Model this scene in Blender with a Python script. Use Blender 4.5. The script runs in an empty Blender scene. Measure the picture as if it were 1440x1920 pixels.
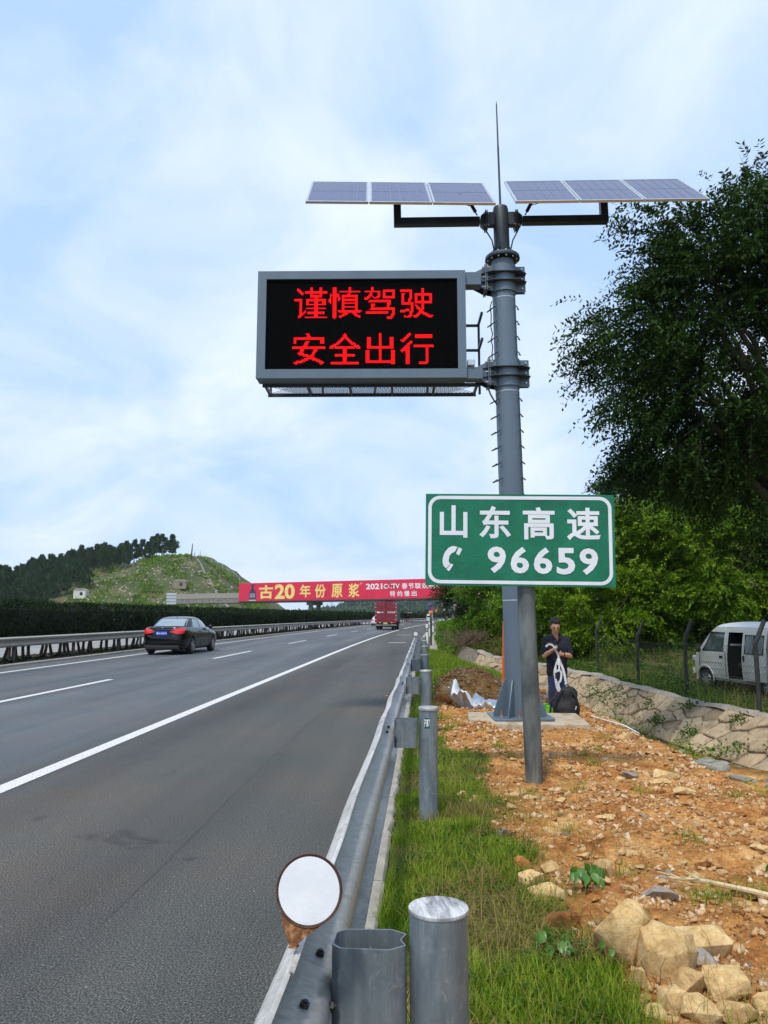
import bpy, bmesh, math, random
import numpy as np
from mathutils import Vector, Matrix, Euler, noise as mnoise

R = math.radians
rnd = random.Random(7)
rng = np.random.default_rng(7)
sc = bpy.context.scene
col = sc.collection

# ------------------------------------------------------------------ camera
cam_d = bpy.data.cameras.new("camera")
cam = bpy.data.objects.new("camera", cam_d)
col.objects.link(cam)
cam_d.sensor_fit = 'HORIZONTAL'
cam_d.sensor_width = 36.0
cam_d.lens = 36.0 * 1441 / 1440
cam_d.clip_start = 0.05
cam_d.clip_end = 9000
cam.location = (0, 0, 1.5)
cam.rotation_euler = (R(90 + 7.707), 0, R(2.9525))
sc.camera = cam

# ------------------------------------------------------------------ sky
SUN_EL, SUN_AZ = 60.0, 202.0          # azimuth clockwise from +Y: behind the camera, a little to the left
world = bpy.data.worlds.new("World")
sc.world = world
world.use_nodes = True
wn = world.node_tree
wn.nodes.clear()
def wnode(t, **k):
    n = wn.nodes.new(t)
    for a, b in k.items():
        setattr(n, a, b)
    return n
w_out = wnode('ShaderNodeOutputWorld')
w_bg = wnode('ShaderNodeBackground')
w_bg.inputs['Strength'].default_value = 0.1
sky = wnode('ShaderNodeTexSky', sky_type='NISHITA', sun_disc=False)
sky.sun_elevation = R(SUN_EL)
sky.sun_rotation = R(SUN_AZ)
sky.altitude = 100
sky.air_density = 1.0
sky.dust_density = 1.2
sky.ozone_density = 1.0
tc = wnode('ShaderNodeTexCoord')
sep = wnode('ShaderNodeSeparateXYZ')
wn.links.new(tc.outputs['Generated'], sep.inputs[0])
def wmath(op, a, b=None, c=None):
    n = wnode('ShaderNodeMath', operation=op)
    for i, v in enumerate((a, b, c)):
        if v is None:
            continue
        if isinstance(v, (int, float)):
            n.inputs[i].default_value = v
        else:
            wn.links.new(v, n.inputs[i])
    return n.outputs[0]
zc = wmath('ADD', wmath('MAXIMUM', sep.outputs['Z'], 0.0), 0.45)
px = wmath('DIVIDE', sep.outputs['X'], zc)
py = wmath('DIVIDE', sep.outputs['Y'], zc)
comb = wnode('ShaderNodeCombineXYZ')
wn.links.new(px, comb.inputs[0])
wn.links.new(py, comb.inputs[1])
mp = wnode('ShaderNodeMapping')
mp.inputs['Rotation'].default_value = (0, 0, R(28))
mp.inputs['Scale'].default_value = (1.1, 1.2, 1)
mp.inputs['Location'].default_value = (3.1, 1.3, 0)
wn.links.new(comb.outputs[0], mp.inputs['Vector'])
n1 = wnode('ShaderNodeTexNoise')
n1.inputs['Scale'].default_value = 2.3
n1.inputs['Detail'].default_value = 9
n1.inputs['Roughness'].default_value = 0.56
n1.inputs['Distortion'].default_value = 0.5
wn.links.new(mp.outputs[0], n1.inputs['Vector'])
cr = wnode('ShaderNodeValToRGB')
cr.color_ramp.elements[0].position = 0.36
cr.color_ramp.elements[0].color = (0, 0, 0, 1)
cr.color_ramp.elements[1].position = 0.70
cr.color_ramp.elements[1].color = (1, 1, 1, 1)
wn.links.new(n1.outputs['Fac'], cr.inputs['Fac'])
# a thin even veil over the blue, brighter cloud on top of it
veil = wnode('ShaderNodeMixRGB')
veil.inputs['Fac'].default_value = 0.86
wn.links.new(sky.outputs['Color'], veil.inputs['Color1'])
veil.inputs['Color2'].default_value = (4.9, 7.0, 10.4, 1)
mixc = wnode('ShaderNodeMixRGB')
wn.links.new(cr.outputs['Color'], mixc.inputs['Fac'])
wn.links.new(veil.outputs[0], mixc.inputs['Color1'])
mixc.inputs['Color2'].default_value = (7.9, 8.8, 10.1, 1)
wn.links.new(mixc.outputs[0], w_bg.inputs['Color'])
wn.links.new(w_bg.outputs[0], w_out.inputs['Surface'])

# ------------------------------------------------------------------ sun
sun_d = bpy.data.lights.new("sun", 'SUN')
sun_d.energy = 2.8
sun_d.angle = R(7)
sun_d.color = (1.0, 0.94, 0.86)
sun = bpy.data.objects.new("sun", sun_d)
col.objects.link(sun)
_sd = Vector((math.sin(R(SUN_AZ)) * math.cos(R(SUN_EL)), math.cos(R(SUN_AZ)) * math.cos(R(SUN_EL)), math.sin(R(SUN_EL))))
sun.rotation_euler = _sd.to_track_quat('Z', 'Y').to_euler()

vs = sc.view_settings
vs.view_transform = 'Standard'
vs.look = 'None'
vs.exposure = 0.2
vs.gamma = 1.0
vs.use_curve_mapping = False
sc.cycles.max_bounces = 6
sc.cycles.transparent_max_bounces = 8

# ================================================================== helpers
def link(name, mesh, parent=None):
    o = bpy.data.objects.new(name, mesh)
    col.objects.link(o)
    if parent is not None:
        o.parent = parent
    return o

def tag(o, label=None, cat=None, group=None, kind=None):
    if label: o["label"] = label
    if cat: o["category"] = cat
    if group: o["group"] = group
    if kind: o["kind"] = kind
    return o

def thing(name, label, cat, loc=(0, 0, 0), rot=(0, 0, 0), group=None):
    o = bpy.data.objects.new(name, None)
    col.objects.link(o)
    o.empty_display_size = 0.1
    o.location = loc
    o.rotation_euler = rot
    return tag(o, label, cat, group)

def copy_tree(o, parent=None):
    c = o.copy()
    col.objects.link(c)
    c.parent = parent
    for ch in list(o.children):
        copy_tree(ch, c)
    return c

def rotm(rx=0, ry=0, rz=0):
    return Euler((rx, ry, rz)).to_matrix()

class MB:
    """collects shapes for ONE mesh object"""
    def __init__(s):
        s.v, s.f, s.mi = [], [], []
    def add(s, vs_, fs, mi=0):
        b = len(s.v)
        s.v += [tuple(p) for p in vs_]
        s.f += [tuple(i + b for i in f) for f in fs]
        s.mi += [mi] * len(fs)
        return s
    def box(s, c, d, rot=None, mi=0):
        x, y, z = d[0] / 2, d[1] / 2, d[2] / 2
        P = [Vector(p) for p in ((-x,-y,-z),(x,-y,-z),(x,y,-z),(-x,y,-z),(-x,-y,z),(x,-y,z),(x,y,z),(-x,y,z))]
        if rot is not None:
            P = [rot @ p for p in P]
        c = Vector(c)
        return s.add([p + c for p in P], [(3,2,1,0),(4,5,6,7),(0,1,5,4),(1,2,6,5),(2,3,7,6),(3,0,4,7)], mi)
    def bar(s, a, b, w, h=None, mi=0):
        """square bar from a to b"""
        a, b = Vector(a), Vector(b)
        q = (b - a).to_track_quat('Z', 'Y').to_matrix()
        return s.box((a + b) / 2, (w, h or w, (b - a).length), q, mi)
    def cyl(s, a, b, r0, r1=None, n=12, cap=True, mi=0):
        a, b = Vector(a), Vector(b)
        r1 = r0 if r1 is None else r1
        q = (b - a).to_track_quat('Z', 'Y').to_matrix()
        V = []
        for c, r in ((a, r0), (b, r1)):
            for i in range(n):
                t = 2 * math.pi * i / n
                V.append(c + q @ Vector((math.cos(t) * r, math.sin(t) * r, 0)))
        F = [(i, (i + 1) % n, n + (i + 1) % n, n + i) for i in range(n)]
        if cap:
            F += [tuple(range(n - 1, -1, -1)), tuple(range(n, 2 * n))]
        return s.add(V, F, mi)
    def tube(s, pts, r, n=8, cap=True, mi=0):
        pts = [Vector(p) for p in pts]
        m = len(pts)
        rs = r if isinstance(r, (list, tuple)) else [r] * m
        V, F = [], []
        up = Vector((0.13, 0.31, 0.94)).normalized()
        for i, p in enumerate(pts):
            t = (pts[min(i + 1, m - 1)] - pts[max(i - 1, 0)]).normalized()
            a = t.cross(up)
            if a.length < 0.05:
                a = t.cross(Vector((1, 0, 0)))
            a.normalize()
            b = a.cross(t)
            for k in range(n):
                u = 2 * math.pi * k / n
                V.append(p + (a * math.cos(u) + b * math.sin(u)) * rs[i])
        for i in range(m - 1):
            for k in range(n):
                F.append((i*n + k, (i+1)*n + k, (i+1)*n + (k+1) % n, i*n + (k+1) % n))
        if cap:
            F += [tuple(range(n)), tuple(range(m*n - 1, (m-1)*n - 1, -1))]
        return s.add(V, F, mi)
    def prism(s, poly, fn, h0, h1, mi=0):
        """poly [(a,b)] extruded from h0 to h1, fn(a,b,h) -> xyz"""
        n = len(poly)
        V = [fn(a, b, h0) for a, b in poly] + [fn(a, b, h1) for a, b in poly]
        F = [tuple(range(n - 1, -1, -1)), tuple(range(n, 2 * n))]
        F += [(i, (i + 1) % n, n + (i + 1) % n, n + i) for i in range(n)]
        return s.add(V, F, mi)
    def lathe(s, prof, n=16, c=(0, 0, 0), mi=0, rot=None):
        V, F = [], []
        c = Vector(c)
        for r, z in prof:
            for k in range(n):
                t = 2 * math.pi * k / n
                p = Vector((r * math.cos(t), r * math.sin(t), z))
                if rot is not None:
                    p = rot @ p
                V.append(c + p)
        for i in range(len(prof) - 1):
            for k in range(n):
                F.append((i*n + k, i*n + (k+1) % n, (i+1)*n + (k+1) % n, (i+1)*n + k))
        F.append(tuple(range(n - 1, -1, -1)))
        F.append(tuple(range((len(prof)-1)*n, len(prof)*n)))
        return s.add(V, F, mi)
    def sphere(s, c, r, n=12, m=8, rot=None, mi=0):
        r = r if isinstance(r, (tuple, list)) else (r, r, r)
        c = Vector(c)
        V, F = [], []
        for i in range(1, m):
            ph = math.pi * i / m
            for k in range(n):
                t = 2 * math.pi * k / n
                p = Vector((r[0]*math.sin(ph)*math.cos(t), r[1]*math.sin(ph)*math.sin(t), r[2]*math.cos(ph)))
                V.append(c + (rot @ p if rot is not None else p))
        top = len(V); p = Vector((0, 0, r[2])); V.append(c + (rot @ p if rot is not None else p))
        bot = len(V); p = Vector((0, 0, -r[2])); V.append(c + (rot @ p if rot is not None else p))
        for i in range(m - 2):
            for k in range(n):
                F.append((i*n + k, (i+1)*n + k, (i+1)*n + (k+1) % n, i*n + (k+1) % n))
        for k in range(n):
            F.append((top, k, (k+1) % n))
            F.append((bot, (m-2)*n + (k+1) % n, (m-2)*n + k))
        return s.add(V, F, mi)
    def grid(s, fn, nu, nv, mi=0, wrap=False):
        V = [fn(i / nu, j / nv) for j in range(nv + 1) for i in range(nu + 1)]
        w = nu + 1
        F = [(j*w + i, j*w + i + 1, (j+1)*w + i + 1, (j+1)*w + i) for j in range(nv) for i in range(nu)]
        return s.add(V, F, mi)
    def mesh(s, name, mats, bevel=0, angle=35, merge=False, seg=1):
        me = bpy.data.meshes.new(name)
        me.from_pydata(s.v, [], s.f)
        for m in (mats if isinstance(mats, (list, tuple)) else [mats]):
            me.materials.append(m)
        if any(s.mi):
            me.polygons.foreach_set('material_index', s.mi)
        bm = bmesh.new()
        bm.from_mesh(me)
        if merge:
            bmesh.ops.remove_doubles(bm, verts=bm.verts, dist=1e-5)
        bmesh.ops.recalc_face_normals(bm, faces=bm.faces)
        if bevel:
            es = [e for e in bm.edges if len(e.link_faces) == 2 and e.calc_face_angle(0) > R(30)]
            bmesh.ops.bevel(bm, geom=es, offset=bevel, segments=seg, affect='EDGES', profile=0.6, clamp_overlap=True)
        bm.to_mesh(me)
        bm.free()
        me.polygons.foreach_set('use_smooth', [True] * len(me.polygons))
        me.set_sharp_from_angle(angle=R(angle))
        return me
    def build(s, name, mats, parent=None, bevel=0, angle=35, merge=False, seg=1):
        return link(name, s.mesh(name, mats, bevel, angle, merge, seg), parent)

def np_mesh(name, verts, loops, sizes, mat, smooth=False):
    """fast mesh from numpy arrays: verts (N,3), flat loop vertex indices, polygon sizes"""
    me = bpy.data.meshes.new(name)
    verts = np.asarray(verts, dtype=np.float32)
    loops = np.asarray(loops, dtype=np.int32).ravel()
    sizes = np.asarray(sizes, dtype=np.int32)
    me.vertices.add(len(verts))
    me.vertices.foreach_set('co', verts.ravel())
    me.loops.add(len(loops))
    me.loops.foreach_set('vertex_index', loops)
    me.polygons.add(len(sizes))
    st = np.concatenate([[0], np.cumsum(sizes)[:-1]]).astype(np.int32)
    me.polygons.foreach_set('loop_start', st)
    try:
        me.polygons.foreach_set('loop_total', sizes)
    except Exception:
        pass
    me.update(calc_edges=True)
    if smooth:
        me.polygons.foreach_set('use_smooth', np.ones(len(sizes), dtype=bool))
    for m in (mat if isinstance(mat, (list, tuple)) else [mat]):
        me.materials.append(m)
    return me

def grid_mesh(name, X, Y, Z, mat, smooth=True):
    """X,Y,Z arrays of shape (ny,nx)"""
    ny, nx = X.shape
    v = np.stack([X, Y, Z], -1).reshape(-1, 3)
    j, i = np.meshgrid(np.arange(ny - 1), np.arange(nx - 1), indexing='ij')
    a = (j * nx + i).ravel()
    q = np.stack([a, a + 1, a + nx + 1, a + nx], 1)
    return np_mesh(name, v, q.ravel(), np.full(len(q), 4), mat, smooth)

def leaves_mesh(name, pos, axis, side, length, width, mat, fold=0.25):
    """rhombic folded leaves: pos base, axis along leaf, side across; all arrays"""
    n = len(pos)
    axis = axis / np.linalg.norm(axis, axis=1, keepdims=True)
    side = side - axis * np.sum(side * axis, 1, keepdims=True)
    side = side / (np.linalg.norm(side, axis=1, keepdims=True) + 1e-9)
    nor = np.cross(axis, side)
    L = np.asarray(length).reshape(-1, 1) * np.ones((n, 1))
    W = np.asarray(width).reshape(-1, 1) * np.ones((n, 1)) * 0.5
    v = np.empty((n, 4, 3), dtype=np.float32)
    v[:, 0] = pos
    v[:, 1] = pos + axis * L * 0.45 + side * W + nor * W * fold
    v[:, 2] = pos + axis * L
    v[:, 3] = pos + axis * L * 0.45 - side * W + nor * W * fold
    b = (np.arange(n) * 4).reshape(-1, 1)
    tri = np.concatenate([b, b + 1, b + 2, b, b + 2, b + 3], 1)
    return np_mesh(name, v.reshape(-1, 3), tri.ravel(), np.full(2 * n, 3), mat)

def rand_dirs(n, zmin=-1, zmax=1):
    z = rng.uniform(zmin, zmax, n)
    t = rng.uniform(0, 2 * np.pi, n)
    r = np.sqrt(1 - z * z)
    return np.stack([r * np.cos(t), r * np.sin(t), z], 1)

# ------------------------------------------------------------------ materials
def nt(name):
    m = bpy.data.materials.new(name)
    m.use_nodes = True
    t = m.node_tree
    return m, t, t.nodes['Principled BSDF']

def N(t, typ, **k):
    n = t.nodes.new(typ)
    for a, b in k.items():
        if a.startswith('i_'):
            n.inputs[a[2:].replace('_', ' ')].default_value = b
        else:
            setattr(n, a, b)
    return n

def noise_node(t, vec, scale, detail=4, rough=0.55, dist=0.0):
    n = N(t, 'ShaderNodeTexNoise', i_Scale=scale, i_Detail=detail, i_Roughness=rough, i_Distortion=dist)
    if vec is not None:
        t.links.new(vec, n.inputs['Vector'])
    return n

def ramp(t, fac, stops, interp='LINEAR'):
    r = N(t, 'ShaderNodeValToRGB')
    e = r.color_ramp.elements
    r.color_ramp.interpolation = interp
    while len(e) < len(stops):
        e.new(0.5)
    for el, (p, c) in zip(e, stops):
        el.position = p
        el.color = (c[0], c[1], c[2], 1) if isinstance(c, (tuple, list)) else (c, c, c, 1)
    t.links.new(fac, r.inputs['Fac'])
    return r

def mixrgb(t, fac, a, b, blend='MIX'):
    m = N(t, 'ShaderNodeMixRGB', blend_type=blend)
    for key, v in (('Fac', fac), ('Color1', a), ('Color2', b)):
        if isinstance(v, (int, float)):
            m.inputs[key].default_value = v
        elif isinstance(v, (tuple, list)):
            m.inputs[key].default_value = (v[0], v[1], v[2], 1)
        else:
            t.links.new(v, m.inputs[key])
    return m.outputs[0]

def pm(name, c, c2=None, rough=0.6, metal=0.0, scale=6, stretch=(1, 1, 1), bump=0.0, bscale=80, rvar=0.0, objvar=0.0, c3=None, spec=0.5, emis=None, estr=1.0, contrast=(0.35, 0.65), coat=0.0):
    m, t, b = nt(name)
    tcn = N(t, 'ShaderNodeTexCoord')
    mpn = N(t, 'ShaderNodeMapping')
    mpn.inputs['Scale'].default_value = stretch
    t.links.new(tcn.outputs['Object'], mpn.inputs['Vector'])
    vec = mpn.outputs[0]
    b.inputs['Roughness'].default_value = rough
    b.inputs['Metallic'].default_value = metal
    b.inputs['Specular IOR Level'].default_value = spec
    if coat:
        b.inputs['Coat Weight'].default_value = coat
        b.inputs['Coat Roughness'].default_value = 0.05
    colr = None
    if c2 is not None:
        n = noise_node(t, vec, scale, 6, 0.6)
        st = [(contrast[0], c), (contrast[1], c2)]
        if c3 is not None:
            st = [(contrast[0], c), (sum(contrast) / 2, c2), (contrast[1], c3)]
        colr = ramp(t, n.outputs['Fac'], st).outputs[0]
        if rvar:
            rr = ramp(t, n.outputs['Fac'], [(0.3, rough - rvar), (0.7, rough + rvar)])
            t.links.new(rr.outputs[0], b.inputs['Roughness'])
    if objvar:
        oi = N(t, 'ShaderNodeObjectInfo')
        hs = N(t, 'ShaderNodeHueSaturation')
        mr = N(t, 'ShaderNodeMapRange')
        mr.inputs['To Min'].default_value = 1 - objvar
        mr.inputs['To Max'].default_value = 1 + objvar
        t.links.new(oi.outputs['Random'], mr.inputs['Value'])
        t.links.new(mr.outputs[0], hs.inputs['Value'])
        if colr is None:
            hs.inputs['Color'].default_value = (*c, 1)
        else:
            t.links.new(colr, hs.inputs['Color'])
        colr = hs.outputs[0]
    if colr is None:
        b.inputs['Base Color'].default_value = (*c, 1)
    else:
        t.links.new(colr, b.inputs['Base Color'])
    if bump:
        n2 = noise_node(t, vec, bscale, 5, 0.6)
        bp = N(t, 'ShaderNodeBump', i_Strength=bump, i_Distance=0.02)
        t.links.new(n2.outputs['Fac'], bp.inputs['Height'])
        t.links.new(bp.outputs[0], b.inputs['Normal'])
    if emis:
        b.inputs['Emission Color'].default_value = (*emis, 1)
        b.inputs['Emission Strength'].default_value = estr
    return m

def leaf_mat(name, dark, mid, light, trans=0.3, rough=0.55, scale=0.8, spec=0.1):
    """per-leaf colour variation plus slow patches; some light passes through"""
    m, t, b = nt(name)
    g = N(t, 'ShaderNodeNewGeometry')
    tcn = N(t, 'ShaderNodeTexCoord')
    n = noise_node(t, tcn.outputs['Object'], scale, 3)
    add = N(t, 'ShaderNodeMath', operation='MULTIPLY_ADD')
    t.links.new(g.outputs['Random Per Island'], add.inputs[0])
    add.inputs[1].default_value = 0.55
    sub = N(t, 'ShaderNodeMath', operation='SUBTRACT')
    t.links.new(n.outputs['Fac'], sub.inputs[0])
    sub.inputs[1].default_value = 0.27
    t.links.new(sub.outputs[0], add.inputs[2])
    oi = N(t, 'ShaderNodeObjectInfo')
    ov_ = N(t, 'ShaderNodeMath', operation='MULTIPLY_ADD')
    t.links.new(oi.outputs['Random'], ov_.inputs[0])
    ov_.inputs[1].default_value = 0.24
    ov_.inputs[2].default_value = -0.12
    ad2 = N(t, 'ShaderNodeMath', operation='ADD')
    t.links.new(add.outputs[0], ad2.inputs[0])
    t.links.new(ov_.outputs[0], ad2.inputs[1])
    r = ramp(t, ad2.outputs[0], [(0.1, dark), (0.5, mid), (0.92, light)])
    t.links.new(r.outputs[0], b.inputs['Base Color'])
    b.inputs['Roughness'].default_value = rough
    b.inputs['Specular IOR Level'].default_value = spec
    tr = N(t, 'ShaderNodeBsdfTranslucent')
    t.links.new(r.outputs[0], tr.inputs['Color'])
    mx = N(t, 'ShaderNodeMixShader')
    mx.inputs[0].default_value = trans
    out = t.nodes['Material Output']
    t.links.new(b.outputs[0], mx.inputs[1])
    t.links.new(tr.outputs[0], mx.inputs[2])
    t.links.new(mx.outputs[0], out.inputs['Surface'])
    return m

# lettering -----------------------------------------------------------------
_dg = None
def text_mesh(s, bold=0.0, res=3):
    """outline of a line of text; bold swells the strokes with a shallow bevel"""
    cu = bpy.data.curves.new('txt', 'FONT')
    cu.body = s
    cu.size = 1.0
    cu.resolution_u = res
    if bold:
        cu.bevel_depth = bold
        cu.bevel_resolution = 0
        cu.extrude = 0.001
    o = bpy.data.objects.new('txt', cu)
    col.objects.link(o)
    dg = bpy.context.evaluated_depsgraph_get()
    dg.update()
    me = bpy.data.meshes.new_from_object(o.evaluated_get(dg))
    me.calc_loop_triangles()
    v = np.array([tuple(p.co) for p in me.vertices], dtype=float).reshape(-1, 3)
    tr = np.array([tuple(q.vertices) for q in me.loop_triangles], dtype=int).reshape(-1, 3)
    bpy.data.objects.remove(o)
    bpy.data.curves.remove(cu)
    bpy.data.meshes.remove(me)
    return v, tr

def text_tris(s, bold=0.0):
    v, tr = text_mesh(s, 0.0)
    return v[:, :2], tr

def glyph(name, s, cx, cz, w, h, mat, parent, y=0.0, bold=0.0, relief=0.0004):
    """print fitted into a box w x h centred on (cx, cz) in the local XZ plane, facing -Y"""
    v, tr = text_mesh(s, bold)
    lo, hi = v.min(0), v.max(0)
    u = (v - (lo + hi) / 2) / np.maximum(hi - lo, 1e-6)
    P = [(cx + a * w, y - c * relief, cz + b * h) for a, b, c in u]
    me = bpy.data.meshes.new(name)
    me.from_pydata(P, [], [tuple(int(i) for i in q) for q in tr])
    me.materials.append(mat)
    return link(name, me, parent)
# ================================================================== the lie of the land
def lerp_tab(tab):
    a = np.array(tab, dtype=float)
    return lambda y: np.interp(y, a[:, 0], a[:, 1])
def shift(y):                                    # the road bends gently to the right far away
    y = np.asarray(y, dtype=float)
    d = np.maximum(y - 30.0, 0)
    return d * d / 3000.0
def smooth01(t):
    t = np.clip(t, 0, 1)
    return t * t * (3 - 2 * t)

XL = lerp_tab([(0, 2.85), (6, 2.85), (9, 2.72), (12, 2.66), (15, 2.6), (18, 2.3), (22, 1.75), (26, 1.25), (30, 0.95), (34, 0.72), (45, 0.62)])
XB = lerp_tab([(0, 6.4), (6, 6.1), (9, 5.7), (11.6, 5.15), (13.6, 4.6), (15.7, 4.3), (18.7, 3.85), (22, 3.2), (26, 2.0), (30, 1.25), (34, 0.8), (45, 0.68)])
XT = lerp_tab([(0, 7.3), (6, 7.0), (9, 6.6), (12.9, 5.75), (15, 5.2), (17, 4.75), (20, 4.25), (22, 3.75), (26, 2.4), (30, 1.5), (34, 0.9), (45, 0.78)])
ZD = lerp_tab([(0, -0.8), (17, -0.8), (22, -0.6), (27, -0.35), (31, -0.05), (34, 0.0)])
ZT = lerp_tab([(0, -0.2), (15, -0.18), (18, -0.08), (22, 0.03), (27, 0.12), (30, 0.35), (32, 0.85), (34, 0.95), (60, 0.9)])
XG = lerp_tab([(0, 0.85), (2.9, 0.86), (3.4, 0.78), (4, 0.70), (4.9, 0.58), (5.8, 0.66), (6.6, 0.74), (7.6, 0.55), (8.8, 0.42), (10, 0.24), (12.5, 0.12), (16, 0.2), (16.6, 0.5), (17.2, 3.0), (18, 9)])

def vnoise(x, y, s, seed=0.0):
    """cheap vectorised value noise"""
    x = np.asarray(x) * s + seed * 17.3
    y = np.asarray(y) * s - seed * 9.1
    xi, yi = np.floor(x), np.floor(y)
    fx, fy = x - xi, y - yi
    fx = fx * fx * (3 - 2 * fx); fy = fy * fy * (3 - 2 * fy)
    def h(a, b):
        q = np.sin(a * 127.1 + b * 311.7 + seed * 74.7) * 43758.5453
        return q - np.floor(q)
    return (h(xi, yi) * (1 - fx) + h(xi + 1, yi) * fx) * (1 - fy) + (h(xi, yi + 1) * (1 - fx) + h(xi + 1, yi + 1) * fx) * fy
def fbm(x, y, s, seed=0, o=4):
    r, a, tot = 0, 1.0, 0
    for k in range(o):
        r = r + a * vnoise(x, y, s * 2 ** k, seed + k)
        tot += a
        a *= 0.5
    return r / tot

def dirt_mask(x, y):
    e = (fbm(x, y, 2.2, 3) - 0.5) * 0.9
    m = smooth01((x - XG(y) + e) / 0.22 + 0.5)
    xl = XL(y) + shift(y)
    m = m * smooth01((XB(y) + shift(y) - 0.1 - x) / 0.2)
    return m * (y < 18.2)

def ht(x, y):
    x = np.asarray(x, dtype=float); y = np.asarray(y, dtype=float)
    s = shift(y)
    xl, xb, xt = XL(y) + s, XB(y) + s, XT(y) + s
    zd, zt = ZD(y), ZT(y)
    xbl = np.minimum(xl + 0.75, (xl + xb) / 2)
    z = zd * smooth01((x - xl) / np.maximum(xbl - xl, 0.02))
    wall = np.clip((x - xb) / np.maximum(xt - xb, 0.03), 0, 1)
    z = np.where(x > xb, zd + (zt - zd) * wall, z)
    # bank beyond the wall
    dx = np.maximum(x - xt, 0)
    van = (-0.42 - zt) * smooth01(dx / 1.9)
    back = 0.9 * smooth01(dx / 4.5) + 0.10 * np.maximum(dx - 5, 0)
    f = smooth01((y - 21.5) / 7.0)
    bank = van * (1 - f) + back * f
    far = 0.30 * np.maximum(x - 13, 0) + 0.0 * y
    far = np.minimum(far, 30)
    near = smooth01((x - 4) / 10) * 0
    z = z + np.where(x > xt, bank + far, 0)
    # spoil heap behind the footing and a smaller one
    z = z + 0.52 * np.exp(-(((x - 0.85) / 0.75) ** 2 + ((y - 15.0) / 0.8) ** 2) ** 1.3) 
    z = z - 0.16 * np.exp(-(((x - 0.95) / 0.8) ** 2 + ((y - 13.4) / 0.45) ** 2))
    z = z + 0.10 * np.exp(-(((x - 1.0) / 0.5) ** 2 + ((y - 3.6) / 0.9) ** 2))
    z = z + 0.13 * np.exp(-(((x - 0.72) / 0.32) ** 2 + ((y - 10.35) / 0.5) ** 2)) + 0.07 * np.exp(-(((x - 1.9) / 0.5) ** 2 + ((y - 10.2) / 0.3) ** 2))
    z = z - 0.20 * np.exp(-(((x - 2.15) / 0.55) ** 4 + ((y - 12.6) / 0.7) ** 4))
    return z

def ht_fine(x, y):
    z = ht(x, y)
    d = dirt_mask(x, y)
    keep = smooth01((x + 0.18) / 0.15)
    rough = (fbm(x, y, 1.6, 1) - 0.5) * 0.16 + (fbm(x, y, 9, 5, 3) - 0.5) * 0.055 + (vnoise(x, y, 42, 8) - 0.5) * 0.016
    grassy = (fbm(x, y, 1.3, 2) - 0.5) * 0.10
    nearw = np.clip((40 - y) / 20, 0, 1)
    onwall = smooth01((x - XB(y) - shift(y)) / 0.1) * smooth01((XT(y) + shift(y) + 0.1 - x) / 0.1)
    # flat round the footing
    foot = np.exp(-(((x - 1.35) / 0.9) ** 4 + ((y - 10.8) / 0.95) ** 4))
    return z + (d * rough + (1 - d) * grassy) * nearw * keep * (1 - onwall) * (1 - 0.8 * foot)

# ---- materials of the ground
def ground_material():
    m, t, b = nt('soil_and_dirt')
    tcn = N(t, 'ShaderNodeTexCoord')
    v = tcn.outputs['Object']
    at = N(t, 'ShaderNodeAttribute', attribute_name='dirt')
    n1_ = noise_node(t, v, 2.4, 6, 0.62)
    n2_ = noise_node(t, v, 26, 6, 0.7)
    dcol = ramp(t, n1_.outputs['Fac'], [(0.30, (0.19, 0.070, 0.022)), (0.42, (0.40, 0.165, 0.045)), (0.56, (0.54, 0.27, 0.085)), (0.72, (0.68, 0.43, 0.20))]).outputs[0]
    dsp = ramp(t, n2_.outputs['Fac'], [(0.36, 0.42), (0.55, 1.0), (0.68, 1.35)]).outputs[0]
    dcol = mixrgb(t, 0.8, dcol, dsp, 'MULTIPLY')
    vo = N(t, 'ShaderNodeTexVoronoi', i_Scale=34)
    t.links.new(v, vo.inputs['Vector'])
    chips = ramp(t, vo.outputs['Distance'], [(0.16, 1.0), (0.26, 0.0)]).outputs[0]
    chipsel = ramp(t, vo.outputs['Color'], [(0.62, 0.0), (0.66, 1.0)]).outputs[0]
    ch = mixrgb(t, 1.0, chips, chipsel, 'MULTIPLY')
    dcol = mixrgb(t, ch, dcol, (0.58, 0.42, 0.24))
    n3_ = noise_node(t, v, 3.0, 5, 0.6)
    gcol = ramp(t, n3_.outputs['Fac'], [(0.3, (0.055, 0.060, 0.018)), (0.55, (0.10, 0.105, 0.030)), (0.72, (0.17, 0.13, 0.05))]).outputs[0]
    n4_ = noise_node(t, v, 40, 4, 0.7)
    gsp = ramp(t, n4_.outputs['Fac'], [(0.35, 0.5), (0.65, 1.3)]).outputs[0]
    gcol = mixrgb(t, 0.8, gcol, gsp, 'MULTIPLY')
    c = mixrgb(t, at.outputs['Fac'], gcol, dcol)
    t.links.new(c, b.inputs['Base Color'])
    b.inputs['Roughness'].default_value = 0.95
    b.inputs['Specular IOR Level'].default_value = 0.15
    bp = N(t, 'ShaderNodeBump', i_Strength=0.9, i_Distance=0.02)
    n5 = noise_node(t, v, 55, 6, 0.7)
    t.links.new(n5.outputs['Fac'], bp.inputs['Height'])
    t.links.new(bp.outputs[0], b.inputs['Normal'])
    return m
M = {}
M['ground'] = ground_material()

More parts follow.
